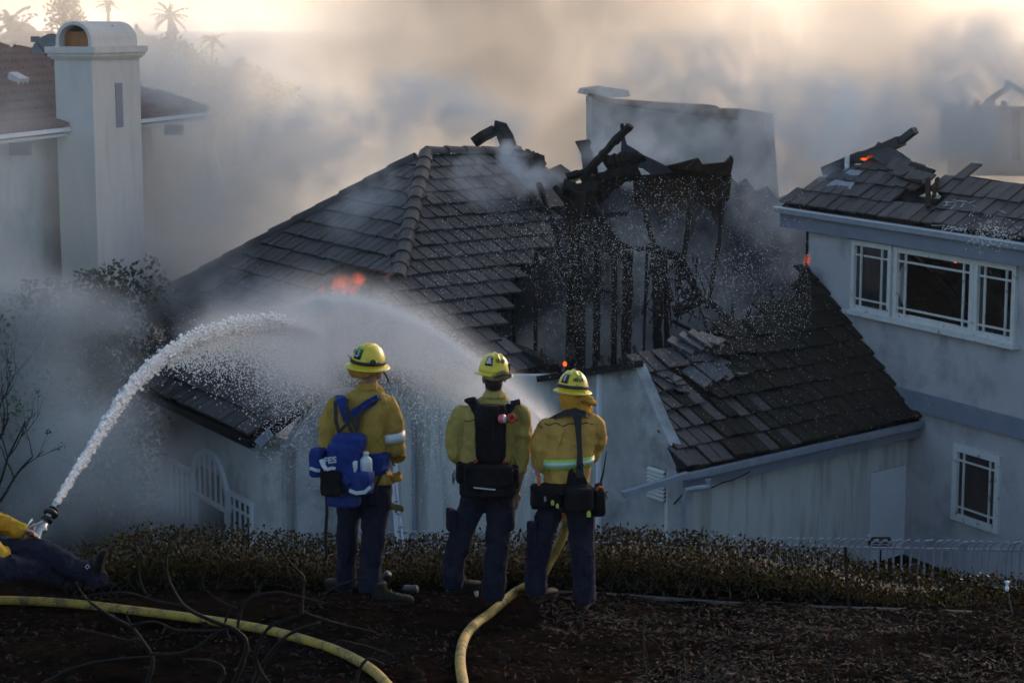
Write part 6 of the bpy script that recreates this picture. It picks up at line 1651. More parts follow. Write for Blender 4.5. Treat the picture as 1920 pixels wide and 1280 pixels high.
for (x, y, m_, hw, hh) in ((1036, 942, 'lime', .011, .018), (1045, 948, 'lime', .010, .016), (1056, 964, 'red', .008, .012), (1104, 963, 'lime', .014, .022), (1022, 935, 'metal', .008, .018)):
    mb = MB(); c = F3.p(x, y, -.285); mb.prism([c + Vector((-hw, 0, -hh)), c + Vector((hw, 0, -hh)), c + Vector((hw, 0, hh * .5)), c + Vector((hw * .4, 0, hh)), c + Vector((-hw * .4, 0, hh)), c + Vector((-hw, 0, hh * .5))], Vector((0, .005, 0))); mb.build('tag', K_[m_], HN)
tl_ = thing('folding_tool', F3.p(1009, 900, -.12), 'orange handled tool with metal end tucked in the black belt', 'tool')
mb = MB(); mb.box(F3.p(1010, 898, -.14), (.012, 0, .002), (0, .007, 0), (-.003, 0, .045)); mb.build('handle', K_['orange'], tl_)
mb = MB(); mb.box(F3.p(1007, 885, -.12), (.014, 0, .002), (0, .006, 0), (-.002, 0, .024)); mb.build('blade', K_['metal'], tl_)
rd = thing('radio', F3.p(1124, 915, -.12), 'handheld radio with a long black aerial in the belt pouch', 'radio')
mb = MB(); mb.box(F3.p(1123, 918, -.12), (.028, 0, .005), (0, .018, 0), (-.005, 0, .05)); mb.build('body', K_['strap'], rd)
mb = MB(); mb.tube([F3.p(1125, 910, -.12), F3.p(1131, 885, -.13), F3.p(1137, 848, -.14), F3.p(1138, 845, -.14)], [.009, .007, .0035, .0035], 7); mb.build('aerial', K_['strap'], rd)
mb = MB(); mb.tube([F3.p(1118, 918, -.15), F3.p(1124, 912, -.16), F3.p(1130, 914, -.15)], .010, 7); mb.build('orange_cover', K_['orange'], rd)
mb = MB(); mb.tube([F3.p(1133, 918, -.1), F3.p(1139, 935, -.1)], .005, 6); mb.tube([F3.p(1131, 924, -.1), F3.p(1140, 921, -.1)], .006, 6); mb.build('microphone_clip', K_['strap'], rd)

def seam(F, jo, y, x0, x1, name='seam'):
    n = 16; mb = MB(); vs = [F.p(x0 + (x1 - x0) * i / n, y + 2.5 * math.sin(i * 1.3), -.3) for i in range(n + 1)]
    rg = [[v + Vector((0, 0, .0035)), v - Vector((0, 0, .0035))] for v in vs]
    mb.rings(rg, cap=False, closed=False); o = mb.build(name, K_['black'], jo)
    q = o.modifiers.new('wrap', 'SHRINKWRAP'); q.target = jo; q.wrap_method = 'PROJECT'; q.use_project_y = True; q.use_positive_direction = True; q.use_negative_direction = False; q.offset = .0015
    return o
F1J = [o for o in F1.root.children if o.name.startswith('jacket')]; F2J = [o for o in F2.root.children if o.name.startswith('jacket')]; F3J = [o for o in F3.root.children if o.name.startswith('jacket')]
seam(F1, F1J[0], 890, 690, 728); seam(F3, F3J[0], 806, 1022, 1116); seam(F2, F2J[0], 798, 868, 972)
# ------------------------------------------------------------------ seated firefighter with the nozzle
F4 = Fig(13.7, 'seated firefighter in bright yellow jacket working the nozzle at the picture edge', None, (-40, 1090))
jk = MB()
F4.loft(jk, [(-75, 905, .02, .075, .075), (-76, 918, .01, .15, .09), (-78, 935, 0, .21, .11), (-80, 975, 0, .20, .13), (-82, 1020, 0, .18, .13), (-84, 1062, 0, .20, .14)], yaw=-.9)
F4.limb(jk, [(-68, 935, .16), (-36, 962, .20), (-12, 976, .18), (14, 985, .14), (36, 993, .10)], [.085, .085, .082, .075, .055], 14)
F4.limb(jk, [(-70, 940, -.16), (-40, 1000, -.20), (-6, 1045, -.16)], [.085, .085, .085]); F4.limb(jk, [(-6, 1045, -.16), (10, 1036, -.02), (22, 1022, .08)], [.082, .062, .050])
jo = F4.part(jk, 'jacket', K_['j4'], label='bright yellow jacket'); soft(jo, .011, 3, .012, .08, fine=.005)
tr_ = MB()
F4.loft(tr_, [(-84, 1040, 0, .18, .14), (-84, 1072, 0, .20, .16)], yaw=-.9)
F4.limb(tr_, [(-60, 1066, .05), (0, 1038, .0), (60, 1034, .05), (90, 1040, .06)], [.13, .115, .100, .092]); F4.limb(tr_, [(90, 1040, .06), (130, 1060, .08), (170, 1078, .10), (184, 1084, .10)], [.094, .084, .074, .070])
F4.limb(tr_, [(-60, 1075, -.12), (0, 1066, -.22), (50, 1066, -.10)], [.12, .10, .088]); F4.limb(tr_, [(50, 1066, -.1), (90, 1078, .05), (140, 1088, .16)], [.088, .078, .066])
to = F4.part(tr_, 'trousers', K_['navy']); soft(to, .012, 4, .014, .10, fine=.005)
bd = MB(); hc4 = F4.p(-68, 860, .03); head(F4, bd, hc4, -1.0, -.2)
F4.limb(bd, [(-74, 912, .02), (-72, 880, .02)], [.062, .06]); F4.loft(bd, [(-76, 920, .01, .12, .07), (-80, 975, 0, .16, .10), (-84, 1060, 0, .16, .11)], yaw=-.9)
F4.limb(bd, [(-68, 935, .16), (-12, 976, .18)], [.055, .045]); F4.limb(bd, [(-12, 976, .18), (36, 993, .10)], [.045, .030]); hand(bd, F4.p(37, 993, .10), (1, -.1, -.12), (.1, -.3, -1), 1, curl=1.05)
F4.limb(bd, [(-70, 940, -.16), (-6, 1045, -.16)], [.055, .045]); F4.limb(bd, [(-6, 1045, -.16), (24, 1020, .09)], [.045, .030]); hand(bd, F4.p(26, 1018, .1), (.7, .5, .3), (0, 0, 1), -1, curl=.9)
F4.limb(bd, [(-60, 1066, .05), (90, 1042, .06)], [.05, .045]); F4.limb(bd, [(90, 1042, .06), (165, 1078, .09)], [.045, .035]); F4.limb(bd, [(-60, 1075, -.12), (45, 1068, -.10)], [.05, .04]); F4.limb(bd, [(45, 1068, -.1), (100, 1082, .08)], [.04, .03])
bo = F4.part(bd, 'body', K_['skin']); soft(bo, .007, 1, 0, fine=0)
helmet(F4, hc4 + Vector((0, 0, .02)), -1.0, -.1, .0, 'CREW', None, .0, 'yellow full brim helmet') if False else None
mb = MB(); mb.ell(hc4 + Vector((0, 0, .02)), (.084, 0, 0), (0, .10, 0), (0, 0, .09), 14, 10); o = F4.part(mb, 'hair', K_['hair'])
boot(F4, F4.p(186, 1096, .10), (.28, -.15, 1), up_=Vector((-.9, .1, .3)), L=.27, shaft=.10)
boot(F4, F4.p(142, 1100, .2), (.6, .5, .6), up_=Vector((-.6, 0, .6)), shaft=.08)
mb = MB()
for k in range(4):
    a0, a1 = k * math.pi / 2, (k + 1) * math.pi / 2; c = F4.p(164, 1062, .02); mb.beam(c + Vector((math.cos(a0), 0, math.sin(a0))) * .016, c + Vector((math.cos(a1), 0, math.sin(a1))) * .016, .005, .004)
mb.build('buckle', K_['silver'], to)
# nozzle
NZ = thing('hose_nozzle', F4.p(62, 1010, .12), 'shiny metal hose nozzle with black rings spraying water', 'nozzle')
n0 = F4.p(58, 1022, .12); n1 = F4.p(106, 944, .38); na = (n1 - n0).normalized(); NL = (n1 - n0).length
def nl(prof, mat, name, n=20):
    mb = MB(); mb.smooth = True; mb.lathe(n0, na, prof, n); return mb.build(name, mat, NZ)
nl([(.034, 0), (.046, .0), (.046, .05), (.040, .06), (.040, .12), (.046, .13), (.044, .16), (.034, .18), (.030, NL * .60)], M['chrome'], 'barrel')
nl([(.028, NL * .58), (.042, NL * .59), (.045, NL * .62), (.042, NL * .65), (.028, NL * .66)], M['rubber'], 'bumper_ring'); nl([(.024, NL * .65), (.026, NL * .72), (.022, NL * .74)], M['chrome'], 'neck')
nl([(.02, NL * .72), (.05, NL * .73), (.058, NL * .77), (.05, NL * .81), (.022, NL * .82)], M['rubber'], 'bumper_ring'); nl([(.022, NL * .80), (.022, NL * .86)], M['chrome'], 'neck'); nl([(.02, NL * .85), (.036, NL * .86), (.036, NL * .89), (.022, NL * .90)], M['rubber'], 'bumper_ring')
nl([(.02, NL * .89), (.026, NL * .9), (.024, NL * .985), (.028, NL), (.018, NL), (.016, NL * .97)], M['chrome'], 'tip')
mb = MB(); hx = na.cross(Vector((0, 0, 1))).normalized(); mb.tube([n0 + na * .14 + hx * .05, n0 + na * .20 + hx * .05 - Vector((.05, 0, -.02)), F4.p(48, 992, .10), n0 + na * .20 - hx * .05 - Vector((.05, 0, -.02)), n0 + na * .14 - hx * .05], .010, 8); mb.build('bale_handle', M['chrome'], NZ)
nl([(.03, .04), (.05, .045), (.05, .062), (.03, .068)], M['rubber'], 'coupling_ring')
# ================================================================== hoses, litter and water
def hose_mat():
    t = NT('yellow_hose_jacket'); out = t.n('ShaderNodeOutputMaterial'); b = t.n('ShaderNodeBsdfPrincipled'); b.inputs['Roughness'].default_value = .7
    geo = t.n('ShaderNodeNewGeometry'); pos = geo.outputs['Position']
    n1 = t.n('ShaderNodeTexNoise', i_Scale=9.0, i_Detail=7, i_Roughness=.7); t.l(pos, n1.inputs[0])
    n2 = t.n('ShaderNodeTexNoise', i_Scale=90.0, i_Detail=3); t.l(pos, n2.inputs[0])
    c = t.ramp(t.math('MULTIPLY_ADD', n2.outputs[0], .35, t.math('MULTIPLY', n1.outputs[0], .7)), [(.36, (.42, .27, .03)), (.52, (.34, .22, .03)), (.6, (.10, .075, .03)), (.7, (.04, .032, .02))])
    t.l(c, b.inputs['Base Color']); bp = t.n('ShaderNodeBump', i_Strength=.5, i_Distance=.006); t.l(n2.outputs[0], bp.inputs['Height']); t.l(bp.outputs[0], b.inputs['Normal'])
    t.l(b.outputs[0], out.inputs[0]); return t.m
M['hose'] = hose_mat()
def spline(V, n=8):
    pts = []
    for k in range(len(V) - 1):
        a = V[max(k - 1, 0)]; b = V[k]; c = V[k + 1]; d = V[min(k + 2, len(V) - 1)]
        for s in range(n):
            t = s / n; pts.append(.5 * ((2 * b) + (c - a) * t + (2 * a - 5 * b + 4 * c - d) * t * t + (3 * b - a - 3 * c + d) * t ** 3))
    pts.append(V[-1]); return pts
def on_ground(px, py, r=.03):
    """point where the picture ray meets the soil"""
    D = 9.0; d = ray(px, py)
    while D < 16:
        p = CAM + d * (D / d.y)
        if p.z < gz(p.x, p.y) + r: return Vector((p.x, p.y, gz(p.x, p.y) + r * .9))
        D += .02
    return p
h = [on_ground(x, y, .034) for x, y in [(-120, 1122), (0, 1124), (120, 1131), (250, 1143), (380, 1160), (480, 1176), (560, 1196), (640, 1222), (700, 1256), (740, 1300)]]
mb = MB(); mb.smooth = True; mb.tube(spline(h), .0315, 14); tag(mb.build('fire_hose', M['hose'], None), 'yellow fire hose running past the seated firefighter under the burnt shrub', 'hose')
h = [on_ground(872, 1300, .036), on_ground(863, 1240, .036), on_ground(869, 1200, .036), on_ground(888, 1172, .036), on_ground(920, 1148, .036), on_ground(965, 1115, .034) + Vector((0, 0, .02)), F3.p(1010, 1085, .12), F3.p(1035, 1045, .16), F3.p(1051, 1015, .18), F3.p(1060, 985, .22), F3.p(1058, 930, .32), F3.p(1050, 880, .40), F3.p(1036, 840, .5)]
mb = MB(); mb.smooth = True; mb.tube(spline(h), .033, 14); tag(mb.build('fire_hose', M['hose'], None), 'yellow fire hose curving up between the legs of the shroud wearing firefighter', 'hose')
nz2 = thing('hose_nozzle', F3.p(1034, 832, .52), 'hidden nozzle in the hands of the shroud wearing firefighter', 'nozzle')
a = F3.p(1038, 842, .5); b = F3.p(1024, 800, .62); mb = MB(); mb.smooth = True; mb.lathe(a, b - a, [(.03, 0), (.035, .02), (.03, .1), (.022, (b - a).length)], 14); mb.build('barrel', M['chrome'], nz2)
# drink cans
def can(px, py, D, ax, label, gr='crushed drink cans by the hedge'):
    t = thing('drink_can', P(px, py, D), label, 'can', gr); c = P(px, py, D); ax = Vector(ax).normalized()
    mb = MB(); mb.smooth = True; mb.lathe(c - ax * .055, ax, [(.022, 0), (.030, .006), (.032, .012), (.032, .035), (.027, .06), (.031, .075), (.032, .10), (.026, .11)], 18); mb.build('side', pbr('printed_can', (.09, .09, .10), (.03, .03, .035), scale=22, rough=.45, metal=.6, bump=.3, bscale=60), t)
    mb = MB(); mb.smooth = True; mb.lathe(c + ax * .052, ax, [(.026, 0), (.027, .005), (.022, .003), (.001, .002)], 18); mb.build('lid', M['pipe'], t)
can(722, 1083, 14.5, (.5, -.3, .75), 'upright tilted silver drink can nearest the boot'); can(770, 1104, 14.4, (1, -.4, .1), 'flattened drink can lying by the hedge')
for k, (x, y) in enumerate([(893, 1110), (937, 1118), (933, 1108)]):
    mb = MB(); c = P(x, y, 14.3); mb.smooth = False
    mb.ell(c, (.016, 0, .01), (0, .02, 0), (-.008, 0, .035), 6, 5)
    tag(mb.build('plastic_scrap', K_['bottle'], None), ['thin clear plastic scrap between the boots of the middle firefighter', 'crumpled clear plastic scrap beside the yellow hose', 'small plastic scrap behind the crumpled one'][k], 'plastic scrap')
# ---- water
def water_mat():
    t = NT('water_drops'); out = t.n('ShaderNodeOutputMaterial'); b = t.n('ShaderNodeBsdfPrincipled')
    b.inputs['Base Color'].default_value = (.92, .90, .90, 1); b.inputs['Roughness'].default_value = .25; b.inputs['Transmission Weight'].default_value = 0
    tl = t.n('ShaderNodeBsdfTranslucent'); tl.inputs[0].default_value = (.95, .93, .92, 1)
    mx = t.n('ShaderNodeMixShader'); mx.inputs[0].default_value = .5; t.l(b.outputs[0], mx.inputs[1]); t.l(tl.outputs[0], mx.inputs[2]); t.l(mx.outputs[0], out.inputs[0]); return t.m
M['water'] = water_mat()
OCT = [Vector(v) for v in ((1, 0, 0), (-1, 0, 0), (0, 1, 0), (0, -1, 0), (0, 0, 1), (0, 0, -1))]
OCF = [(0, 2, 4), (2, 1, 4), (1, 3, 4), (3, 0, 4), (2, 0, 5), (1, 2, 5), (3, 1, 5), (0, 3, 5)]
class Drops:
    def __init__(s): s.v = []; s.f = []
    def add(s, p, r, st=None):
        b = len(s.v)
        for o in OCT:
            q = o * r
            if st is not None: q = q + st * (o.dot(st) / max(1e-6, st.length_squared)) * r * 1.2
            s.v.append(p + q)
        s.f += [(a + b, c + b, d + b) for a, c, d in OCF]
    def build(s, name, label, cat, loc):
        me = bpy.data.meshes.new(name); loc = Vector(loc); me.from_pydata([v - loc for v in s.v], [], s.f); me.materials.append(M['water'])
        o = bpy.data.objects.new(name, me); place(o, None, loc); return tag(o, label, cat, kind='stuff')
rnd = random.Random(77)
path1 = [(104, 946, 14.08), (150, 872, 15.0), (200, 795, 16.2), (250, 722, 17.6), (310, 668, 19.2), (380, 630, 21), (450, 610, 22.8), (520, 608, 24.6), (580, 622, 26.5), (640, 655, 28.5)]
V = spline([P(*a) for a in path1], 12)
def at_path(V, t):
    f = t * (len(V) - 1); i = min(int(f), len(V) - 2); return V[i].lerp(V[i + 1], f - i), (V[i + 1] - V[i]).normalized()
dr = Drops()
for k in range(60000):
    t = rnd.random() ** .9 * .92
    if t > .72 and rnd.random() < (t - .72) * 4: continue
    p, d = at_path(V, t)
    w = .017 + .18 * t ** 1.2
    cl = mnoise.noise(Vector((t * 60, 0, 3))) * .35 + mnoise.noise(Vector((t * 140, 1, 3))) * .3
    g = abs(rnd.gauss(0, .36)) ; a = rnd.uniform(0, 6.283)
    up_ = Vector((0, 0, 1)); n = (up_ - d * up_.dot(d)).normalized(); x = d.cross(n)
    off = x * math.cos(a) * g * w + n * (math.sin(a) * g * w + cl * w * .55)
    if t > .45 and rnd.random() < .34:
        fall = abs(rnd.gauss(0, 1)) * (t - .42) * 1.5; off -= Vector((0, 0, fall))
    dr.add(p + off, rnd.uniform(.0032, .0075) * (1 + t * .5), d * .016)
# solid core of the jet near the nozzle
for k in range(7000):
    t = (k / 7000) ** 1.1 * .8; p, d = at_path(V, t); w = .015 + .11 * t
    cl = mnoise.noise(Vector((t * 60, 0, 3))) * .35 + mnoise.noise(Vector((t * 140, 1, 3))) * .3
    dr.add(p + Vector((rnd.gauss(0, .35), rnd.gauss(0, .3), rnd.gauss(0, .5) + cl)) * w, min(w * rnd.uniform(.5, .95), .020 * rnd.uniform(.4, 1.1) + .004), d * .02)
dr.build('water_jet', 'white arc of water shooting from the metal nozzle onto the roof', 'water jet', V[0])
ds = Drops()
for k in range(1500):
    t = rnd.random() * .95; p, d = at_path(V, t); w = .05 + .32 * t
    ds.add(p + Vector((rnd.gauss(0, 1) * w, rnd.gauss(0, 1) * w * .5, rnd.gauss(0, 1) * w)), rnd.uniform(.002, .0045) * (1 + t))
ds.build('flying_drops', 'loose drops flying off the white water arc', 'water drops', V[0])
path2 = [(1026, 800, 14.6), (1000, 772, 15.3), (950, 728, 16.6), (890, 680, 18.4), (820, 630, 20.6), (750, 592, 23), (680, 570, 25.6), (620, 563, 28), (560, 575, 30.5), (510, 600, 33)]
V2 = spline([P(*a) for a in path2], 12)
d2_ = Drops()
for k in range(42000):
    t = rnd.random() ** .75
    p, d = at_path(V2, t); w = .010 + .22 * t
    g = abs(rnd.gauss(0, .5)); a = rnd.uniform(0, 6.283)
    off = Vector((math.cos(a) * g * w, rnd.gauss(0, .4) * w, math.sin(a) * g * w * .8))
    if rnd.random() < .55 and t > .08: off -= Vector((-rnd.gauss(0, .2) * t, 0, abs(rnd.gauss(0, 1)) * (.08 + t * 1.1)))
    d2_.add(p + off, rnd.uniform(.002, .0048) * (1 + t * 1.2))
d2_.build('water_spray', 'fine pinkish spray arching from the shroud wearing firefighter towards the roof', 'water spray', V2[0])
sp = Drops()
k = 0
while k < 17000:
    x = rnd.gauss(1230, 230); y = rnd.gauss(500, 95)
    if not (720 < x < 1520 and 330 < y < 760): continue
    if mnoise.noise(Vector((x * .006, y * .008, 4))) < rnd.uniform(-.5, .25): continue
    k += 1
    sp.add(P(x, y, rnd.uniform(24, 36)), rnd.uniform(.0014, .0031) * rnd.choice((.7, .8, 1, 1.6)), Vector((rnd.gauss(0, .002), 0, -.006)))
for k in range(900):
    sp.add(P(rnd.uniform(1180, 1760), rnd.uniform(560, 860), rnd.uniform(24, 31)), rnd.uniform(.0025, .005))
for k in range(500):   # splash off the gutter of the tall house
    sp.add(P(rnd.gauss(1860, 25), rnd.gauss(440, 14), 33.2), rnd.uniform(.004, .012))
sp.build('falling_drops', 'cloud of falling drops in front of the burnt rooms', 'water drops', (2, 30, -2))
# foam streaks on the tiles of the tall house
fm = MB()
for (x0, y0, n) in ((1808, 386, 9), (1800, 430, 30), (1850, 405, 8)):
    for k in range(n):
        x = x0 + rnd.gauss(0, 12) + (k if n == 40 else 0) * 1.4; y = y0 + rnd.gauss(0, 4); a_, b_ = FR.px(x, y); q = FR.at(a_, b_, .075)
        fm.beam(q, q + FR.u * rnd.gauss(0, .12) - FR.v * rnd.uniform(.02, .16) + FR.n * .02, .010, .008)
tag(fm.build('foam_streaks', M['water'], None), 'white splashes of foam on the tiles above the burst windows', 'foam', kind='stuff')
# ------------------------------------------------------------------ smoke (density grids made by geometry nodes)
def smoke_volume(name, lo, hi, res, blobs, label, color, dens, nscale=.25, namp=2.2, thr=(.42, .72), floor=.25, aniso=.35, warp_z=1.0, col2=None, colaxis=None, grad=None, edge=.35):
    lo = Vector(lo); hi = Vector(hi)
    t = NT(name + '_air')
    out = t.n('ShaderNodeOutputMaterial'); v = t.n('ShaderNodeVolumePrincipled')
    v.inputs['Color'].default_value = (*color, 1)
    v.inputs['Anisotropy'].default_value = aniso
    v.inputs['Density Attribute'].default_value = 'density'
    v.inputs['Density'].default_value = dens
    v.inputs['Blackbody Intensity'].default_value = 0
    v.inputs['Emission Strength'].default_value = 0
    if grad:
        geo = t.n('ShaderNodeNewGeometry'); sp = t.n('ShaderNodeSeparateXYZ'); t.l(geo.outputs['Position'], sp.inputs[0])
        f = t.math('MULTIPLY_ADD', sp.outputs[2], 1.0 / (grad[1] - grad[0]), -grad[0] / (grad[1] - grad[0]), clamp=True)
        mx = t.n('ShaderNodeMixRGB'); t.l(f, mx.inputs[0]); mx.inputs[1].default_value = (*grad[2], 1); mx.inputs[2].default_value = (*color, 1)
        t.l(mx.outputs[0], v.inputs['Color'])
    t.l(v.outputs[0], out.inputs['Volume'])
    g = bpy.data.node_groups.new(name + '_field', 'GeometryNodeTree')
    g.interface.new_socket('Geometry', in_out='INPUT', socket_type='NodeSocketGeometry')
    g.interface.new_socket('Geometry', in_out='OUTPUT', socket_type='NodeSocketGeometry')
    q = NT('', tree=g)
    go = q.n('NodeGroupOutput')
    vc = q.n('GeometryNodeVolumeCube')
    vc.inputs['Min'].default_value = lo; vc.inputs['Max'].default_value = hi
    for k, r in zip('XYZ', res): vc.inputs['Resolution ' + k].default_value = r
    pos = q.n('GeometryNodeInputPosition').outputs[0]
    def vm(op, a, b=None):
        nd = q.n('ShaderNodeVectorMath'); nd.operation = op
        for i, x in enumerate((a, b)):
            if x is None: continue
            if isinstance(x, (tuple, Vector)): nd.inputs[i].default_value = x
            else: q.l(x, nd.inputs[i])
        return nd
    w1 = q.n('ShaderNodeTexNoise', i_Scale=nscale * .6, i_Detail=3.0); q.l(pos, w1.inputs['Vector'])
    wv = vm('MULTIPLY', vm('SUBTRACT', w1.outputs['Color'], (.5, .5, .5)).outputs[0], (namp * 3, namp * 3, namp * 3 * warp_z)).outputs[0]
    wp = vm('ADD', pos, wv).outputs[0]
    w2 = q.n('ShaderNodeTexNoise', i_Scale=nscale * 3.2, i_Detail=4.0, i_Roughness=.6); q.l(pos, w2.inputs['Vector'])
    wp = vm('ADD', wp, vm('MULTIPLY', vm('SUBTRACT', w2.outputs['Color'], (.5, .5, .5)).outputs[0], (namp * .9,) * 3).outputs[0]).outputs[0]
    acc = None
    for c, r, a in blobs:
        d = vm('LENGTH', vm('DIVIDE', vm('SUBTRACT', wp, tuple(c)).outputs[0], tuple(r)).outputs[0]).outputs['Value']
        m = q.n('ShaderNodeMapRange', interpolation_type='SMOOTHSTEP')
        q.l(d, m.inputs['Value']); m.inputs['From Min'].default_value = 1.0; m.inputs['From Max'].default_value = edge
        m.inputs['To Min'].default_value = 0; m.inputs['To Max'].default_value = a
        acc = m.outputs[0] if acc is None else q.math('ADD', acc, m.outputs[0])
    n2 = q.n('ShaderNodeTexNoise', i_Scale=nscale * 2.2, i_Detail=5.0, i_Roughness=.6, i_Distortion=.6); q.l(wp, n2.inputs['Vector'])
    m2 = q.n('ShaderNodeMapRange'); q.l(n2.outputs[0], m2.inputs['Value'])
    m2.inputs['From Min'].default_value = thr[0]; m2.inputs['From Max'].default_value = thr[1]
    m2.inputs['To Min'].default_value = floor; m2.inputs['To Max'].default_value = 1.0
    den = q.math('MULTIPLY', acc, m2.outputs[0])
    q.l(den, vc.inputs['Density'])
    sm = q.n('GeometryNodeSetMaterial'); sm.inputs['Material'].default_value = t.m
    q.l(vc.outputs[0], sm.inputs[0]); q.l(sm.outputs[0], go.inputs[0])
    me = bpy.data.meshes.new(name)
    me.from_pydata([(0, 0, 0)], [], []); me.materials.append(t.m)
    o = bpy.data.objects.new(name, me); col.objects.link(o)
    md = o.modifiers.new('smoke', 'NODES'); md.node_group = g
    tag(o, label, 'smoke', kind='stuff')
    return o
# smoke of the place; the banks go on behind and beside what the camera sees
smoke_volume('smoke', (-30, 52, -7), (46, 70, 30), (240, 60, 118), [
    ((18, 62, 8), (34, 5, 22), .74), ((0, 60, 8), (9, 5, 16), 1.0), ((14, 60, -2.5), (10, 4.5, 7.5), 1.0), ((30, 62, 4), (14, 5, 12), .8), ((9, 56, 2), (6, 3, 5), .9), ((19, 56, 4), (7, 3, 6), .7), ((26, 57, 7), (8, 4, 8), .5), ((4, 57, 0), (5, 3, 4), .8), ((-4, 57, -2), (6, 3, 5), .45), ((-1, 57, 9), (4, 3, 7), .6), ((-14, 62, 8), (11, 6, 9), .13)],
    'thick pale smoke bank rising behind the burning house', (.985, .965, .94), .66, nscale=.26, namp=1.9, floor=.35, thr=(.38, .64), aniso=.5, edge=.45)
smoke_volume('smoke_wisps', (-10, 34.5, -5.5), (18, 50, 9), (260, 144, 136), [
    ((-6.5, 46.5, .4), (3.0, 1.4, 1.8), .9), ((-4.2, 46.2, 1.6), (2.4, 1.2, 1.4), 1.2), ((-2.0, 46.0, 2.3), (2.0, 1.0, .9), 1.6), ((-.4, 45.6, 2.0), (1.4, .8, .7), 1.6), ((-7.5, 47, 3.2), (3, 1.5, 2), .4), ((-4.8, 38.4, -1.3), (1.6, 1.2, .6), .5), ((-3.0, 40.6, .2), (1.4, 1.2, .6), .5), ((-.4, 40.8, .9), (1.2, .9, .7), 1.2), ((-2.6, 41.4, .6), (1.6, .8, .6), .8), ((-5.5, 39.6, -1.4), (1.8, 1.0, .8), 1.0),
    ((1.6, 42.0, -2.8), (2.2, 1.2, 1.1), .6), ((4.0, 42.6, -2.0), (2.4, 1.3, 1.3), .4), ((.6, 38.6, -3.2), (1.8, 1.0, .7), .7), ((5.4, 42.9, .5), (1.9, .8, 1.1), 1.4), ((3.2, 42.4, -.8), (1.6, .7, 1.4), .8), ((7.5, 49, 1.8), (3.2, 1.0, 1.7), 1.6), ((4.0, 48.6, 2.6), (2.8, .8, 1.8), 1.5), ((6, 48.8, .8), (3.5, .8, 1.6), .9), ((2.2, 37.6, -3.2), (1.8, .9, .5), 1.4), ((2.6, 43.4, 1.6), (1.2, 1.0, .9), 1.6), ((8.6, 46, 1.9), (3.6, 1.4, 1.8), 1.5), ((11.5, 46.5, 2.6), (3, 1.4, 2.2), 1.4), ((14.5, 46.5, 2.4), (3, 1.4, 2.4), 1.4), ((.75, 42.0, 1.15), (.7, .5, .45), 5.0), ((.2, 42.4, 1.6), (.6, .5, .4), 4.0), ((6.75, 40.2, 1.35), (.35, .4, .55), 5.0), ((6.5, 40.4, 2.2), (.5, .5, .8), 3.0), ((6.6, 41.6, -.6), (1.8, 1.2, 1.2), .9)],
    'smoke curling over the roofs and through the burnt rooms', (.92, .96, .99), .75, nscale=.62, namp=.75, floor=.0, thr=(.40, .58), aniso=.35, edge=.55)
smoke_volume('smoke_pool', (-20, 33.2, -7.5), (-3.5, 50, 8), (140, 134, 124), [
    ((-12.5, 42, -4.5), (7, 7, 3.8), .9), ((-10.2, 37.8, -2.2), (2.7, 1.8, 3.0), 3.0), ((-13.5, 38, -1.5), (3.5, 2, 3.5), 2.0), ((-8.8, 40.4, -4.9), (3.4, 1.6, 1.8), 1.8), ((-9.3, 41.8, -1.2), (2.8, .9, 1.5), 1.6), ((-7.4, 42.3, -.9), (1.9, .9, 1.6), 2.4), ((-8, 46, 1), (4, 3.5, 4.5), .8), ((-10.3, 34.9, -2.3), (4.0, 1.2, 2.8), 5.0), ((-11, 36.6, 1.2), (5, 1.6, 4.0), .6), ((-9.6, 35.0, -.6), (3.2, 1.0, 1.1), 3.0), ((-8.6, 34.6, -3.7), (4.0, 1.1, 1.9), 4.0), ((-6.6, 36.0, -4.6), (1.8, 1.0, 1.3), 1.2), ((-6.5, 45, -2), (3, 3, 3), .6)],
    'grey smoke pooled in the yard between the chimney house and the burning house', (.985, .985, .975), .55, nscale=.34, namp=1.2, floor=.25, thr=(.36, .62), aniso=.3)
hz = MB(); hz.box((0, 2400, 8), (7000, 0, 0), (0, 3500, 0), (0, 0, 25))
t = NT('haze_air'); out = t.n('ShaderNodeOutputMaterial'); v = t.n('ShaderNodeVolumePrincipled')
v.inputs['Color'].default_value = (.88, .90, .93, 1); v.inputs['Density'].default_value = .0002; v.inputs['Anisotropy'].default_value = .3
t.l(v.outputs[0], out.inputs['Volume'])
tag(hz.build('haze', t.m, None), 'thin even haze over the whole neighbourhood', 'haze', kind='stuff')
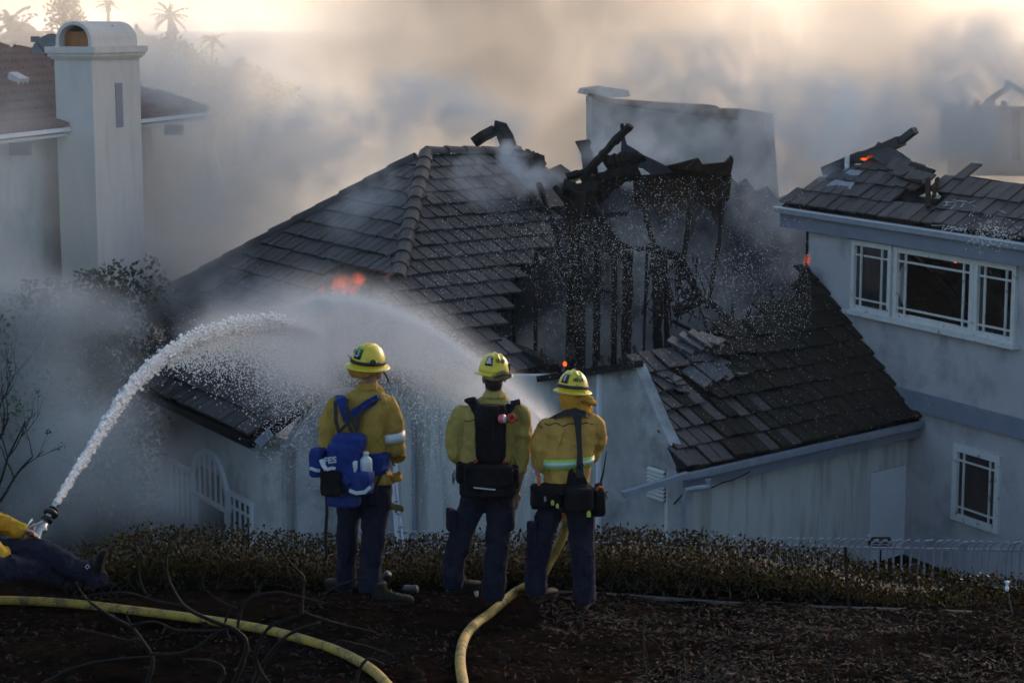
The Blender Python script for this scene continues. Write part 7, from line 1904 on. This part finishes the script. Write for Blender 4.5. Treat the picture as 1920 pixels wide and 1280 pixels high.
# mist of the second hose, a density grid that follows the arc
def mist(name, V, lo, hi, res, rad, dens, label, drop=0.0, extra=()):
    cu = bpy.data.meshes.new(name + '_path'); 
    t = NT(name + '_air'); out = t.n('ShaderNodeOutputMaterial'); v = t.n('ShaderNodeVolumePrincipled')
    v.inputs['Color'].default_value = (.97, .95, .95, 1); v.inputs['Anisotropy'].default_value = .5; v.inputs['Density Attribute'].default_value = 'density'; v.inputs['Density'].default_value = dens
    v.inputs['Blackbody Intensity'].default_value = 0; t.l(v.outputs[0], out.inputs['Volume'])
    g = bpy.data.node_groups.new(name + '_field', 'GeometryNodeTree')
    g.interface.new_socket('Geometry', in_out='INPUT', socket_type='NodeSocketGeometry'); g.interface.new_socket('Geometry', in_out='OUTPUT', socket_type='NodeSocketGeometry')
    q = NT('', tree=g); gi = q.n('NodeGroupInput'); go = q.n('NodeGroupOutput')
    vc = q.n('GeometryNodeVolumeCube'); vc.inputs['Min'].default_value = lo; vc.inputs['Max'].default_value = hi
    for k, r in zip('XYZ', res): vc.inputs['Resolution ' + k].default_value = r
    pos = q.n('GeometryNodeInputPosition').outputs[0]
    pr = q.n('GeometryNodeProximity', target_element='FACES'); q.l(gi.outputs[0], pr.inputs[0])
    sp_ = [s for s in pr.inputs if s.name in ('Sample Position', 'Source Position')][0]; q.l(pos, sp_)
    sx = q.n('ShaderNodeSeparateXYZ'); q.l(pos, sx.inputs[0])
    px_ = q.n('ShaderNodeSeparateXYZ'); q.l(pr.outputs['Position'], px_.inputs[0])
    # radius grows with distance from the nozzle (y)
    rr = q.math('MULTIPLY_ADD', sx.outputs[1], rad[1], rad[0])
    n2 = q.n('ShaderNodeTexNoise', i_Scale=1.3, i_Detail=5.0, i_Roughness=.6); q.l(pos, n2.inputs['Vector'])
    dd = q.math('DIVIDE', pr.outputs['Distance'], rr)
    fall = q.math('EXPONENT', q.math('MULTIPLY', dd, -2.2))
    m2 = q.n('ShaderNodeMapRange'); q.l(n2.outputs[0], m2.inputs['Value']); m2.inputs['From Min'].default_value = .35; m2.inputs['From Max'].default_value = .62; m2.inputs['To Min'].default_value = .35; m2.inputs['To Max'].default_value = 1
    den = q.math('MULTIPLY', fall, m2.outputs[0])
    den = q.math('SUBTRACT', den, .03, clamp=True)
    # thins as it widens
    den = q.math('DIVIDE', den, rr)
    q.l(den, vc.inputs['Density'])
    smt = q.n('GeometryNodeSetMaterial'); smt.inputs['Material'].default_value = t.m; q.l(vc.outputs[0], smt.inputs[0]); q.l(smt.outputs[0], go.inputs[0])
    # a curtain mesh hanging below the arc guides the density
    me = bpy.data.meshes.new(name); vs = []; n = len(V)
    for i, p in enumerate(V): vs += [p, p - Vector((0, 0, drop * (i / (n - 1)) ** 1.0))]
    fc = [(2 * i, 2 * i + 2, 2 * i + 3, 2 * i + 1) for i in range(n - 1)]
    for i, p in enumerate(extra): vs += [p, p - Vector((0, 0, drop * .8 * i / len(extra)))]
    fc += [(2 * (n + i), 2 * (n + i) + 2, 2 * (n + i) + 3, 2 * (n + i) + 1) for i in range(len(extra) - 1)]
    me.from_pydata(vs, [], fc)
    me.materials.append(t.m)
    o = bpy.data.objects.new(name, me); col.objects.link(o); md = o.modifiers.new('mist', 'NODES'); md.node_group = g
    return tag(o, label, 'mist', kind='stuff')
mist('water_mist', V2[::6], (-6.5, 14.3, -4), (1.2, 36, 3), (110, 240, 100), (-.27, .025), .52, 'soft mist drifting from the fine water arc', drop=1.0, extra=V[58::6])
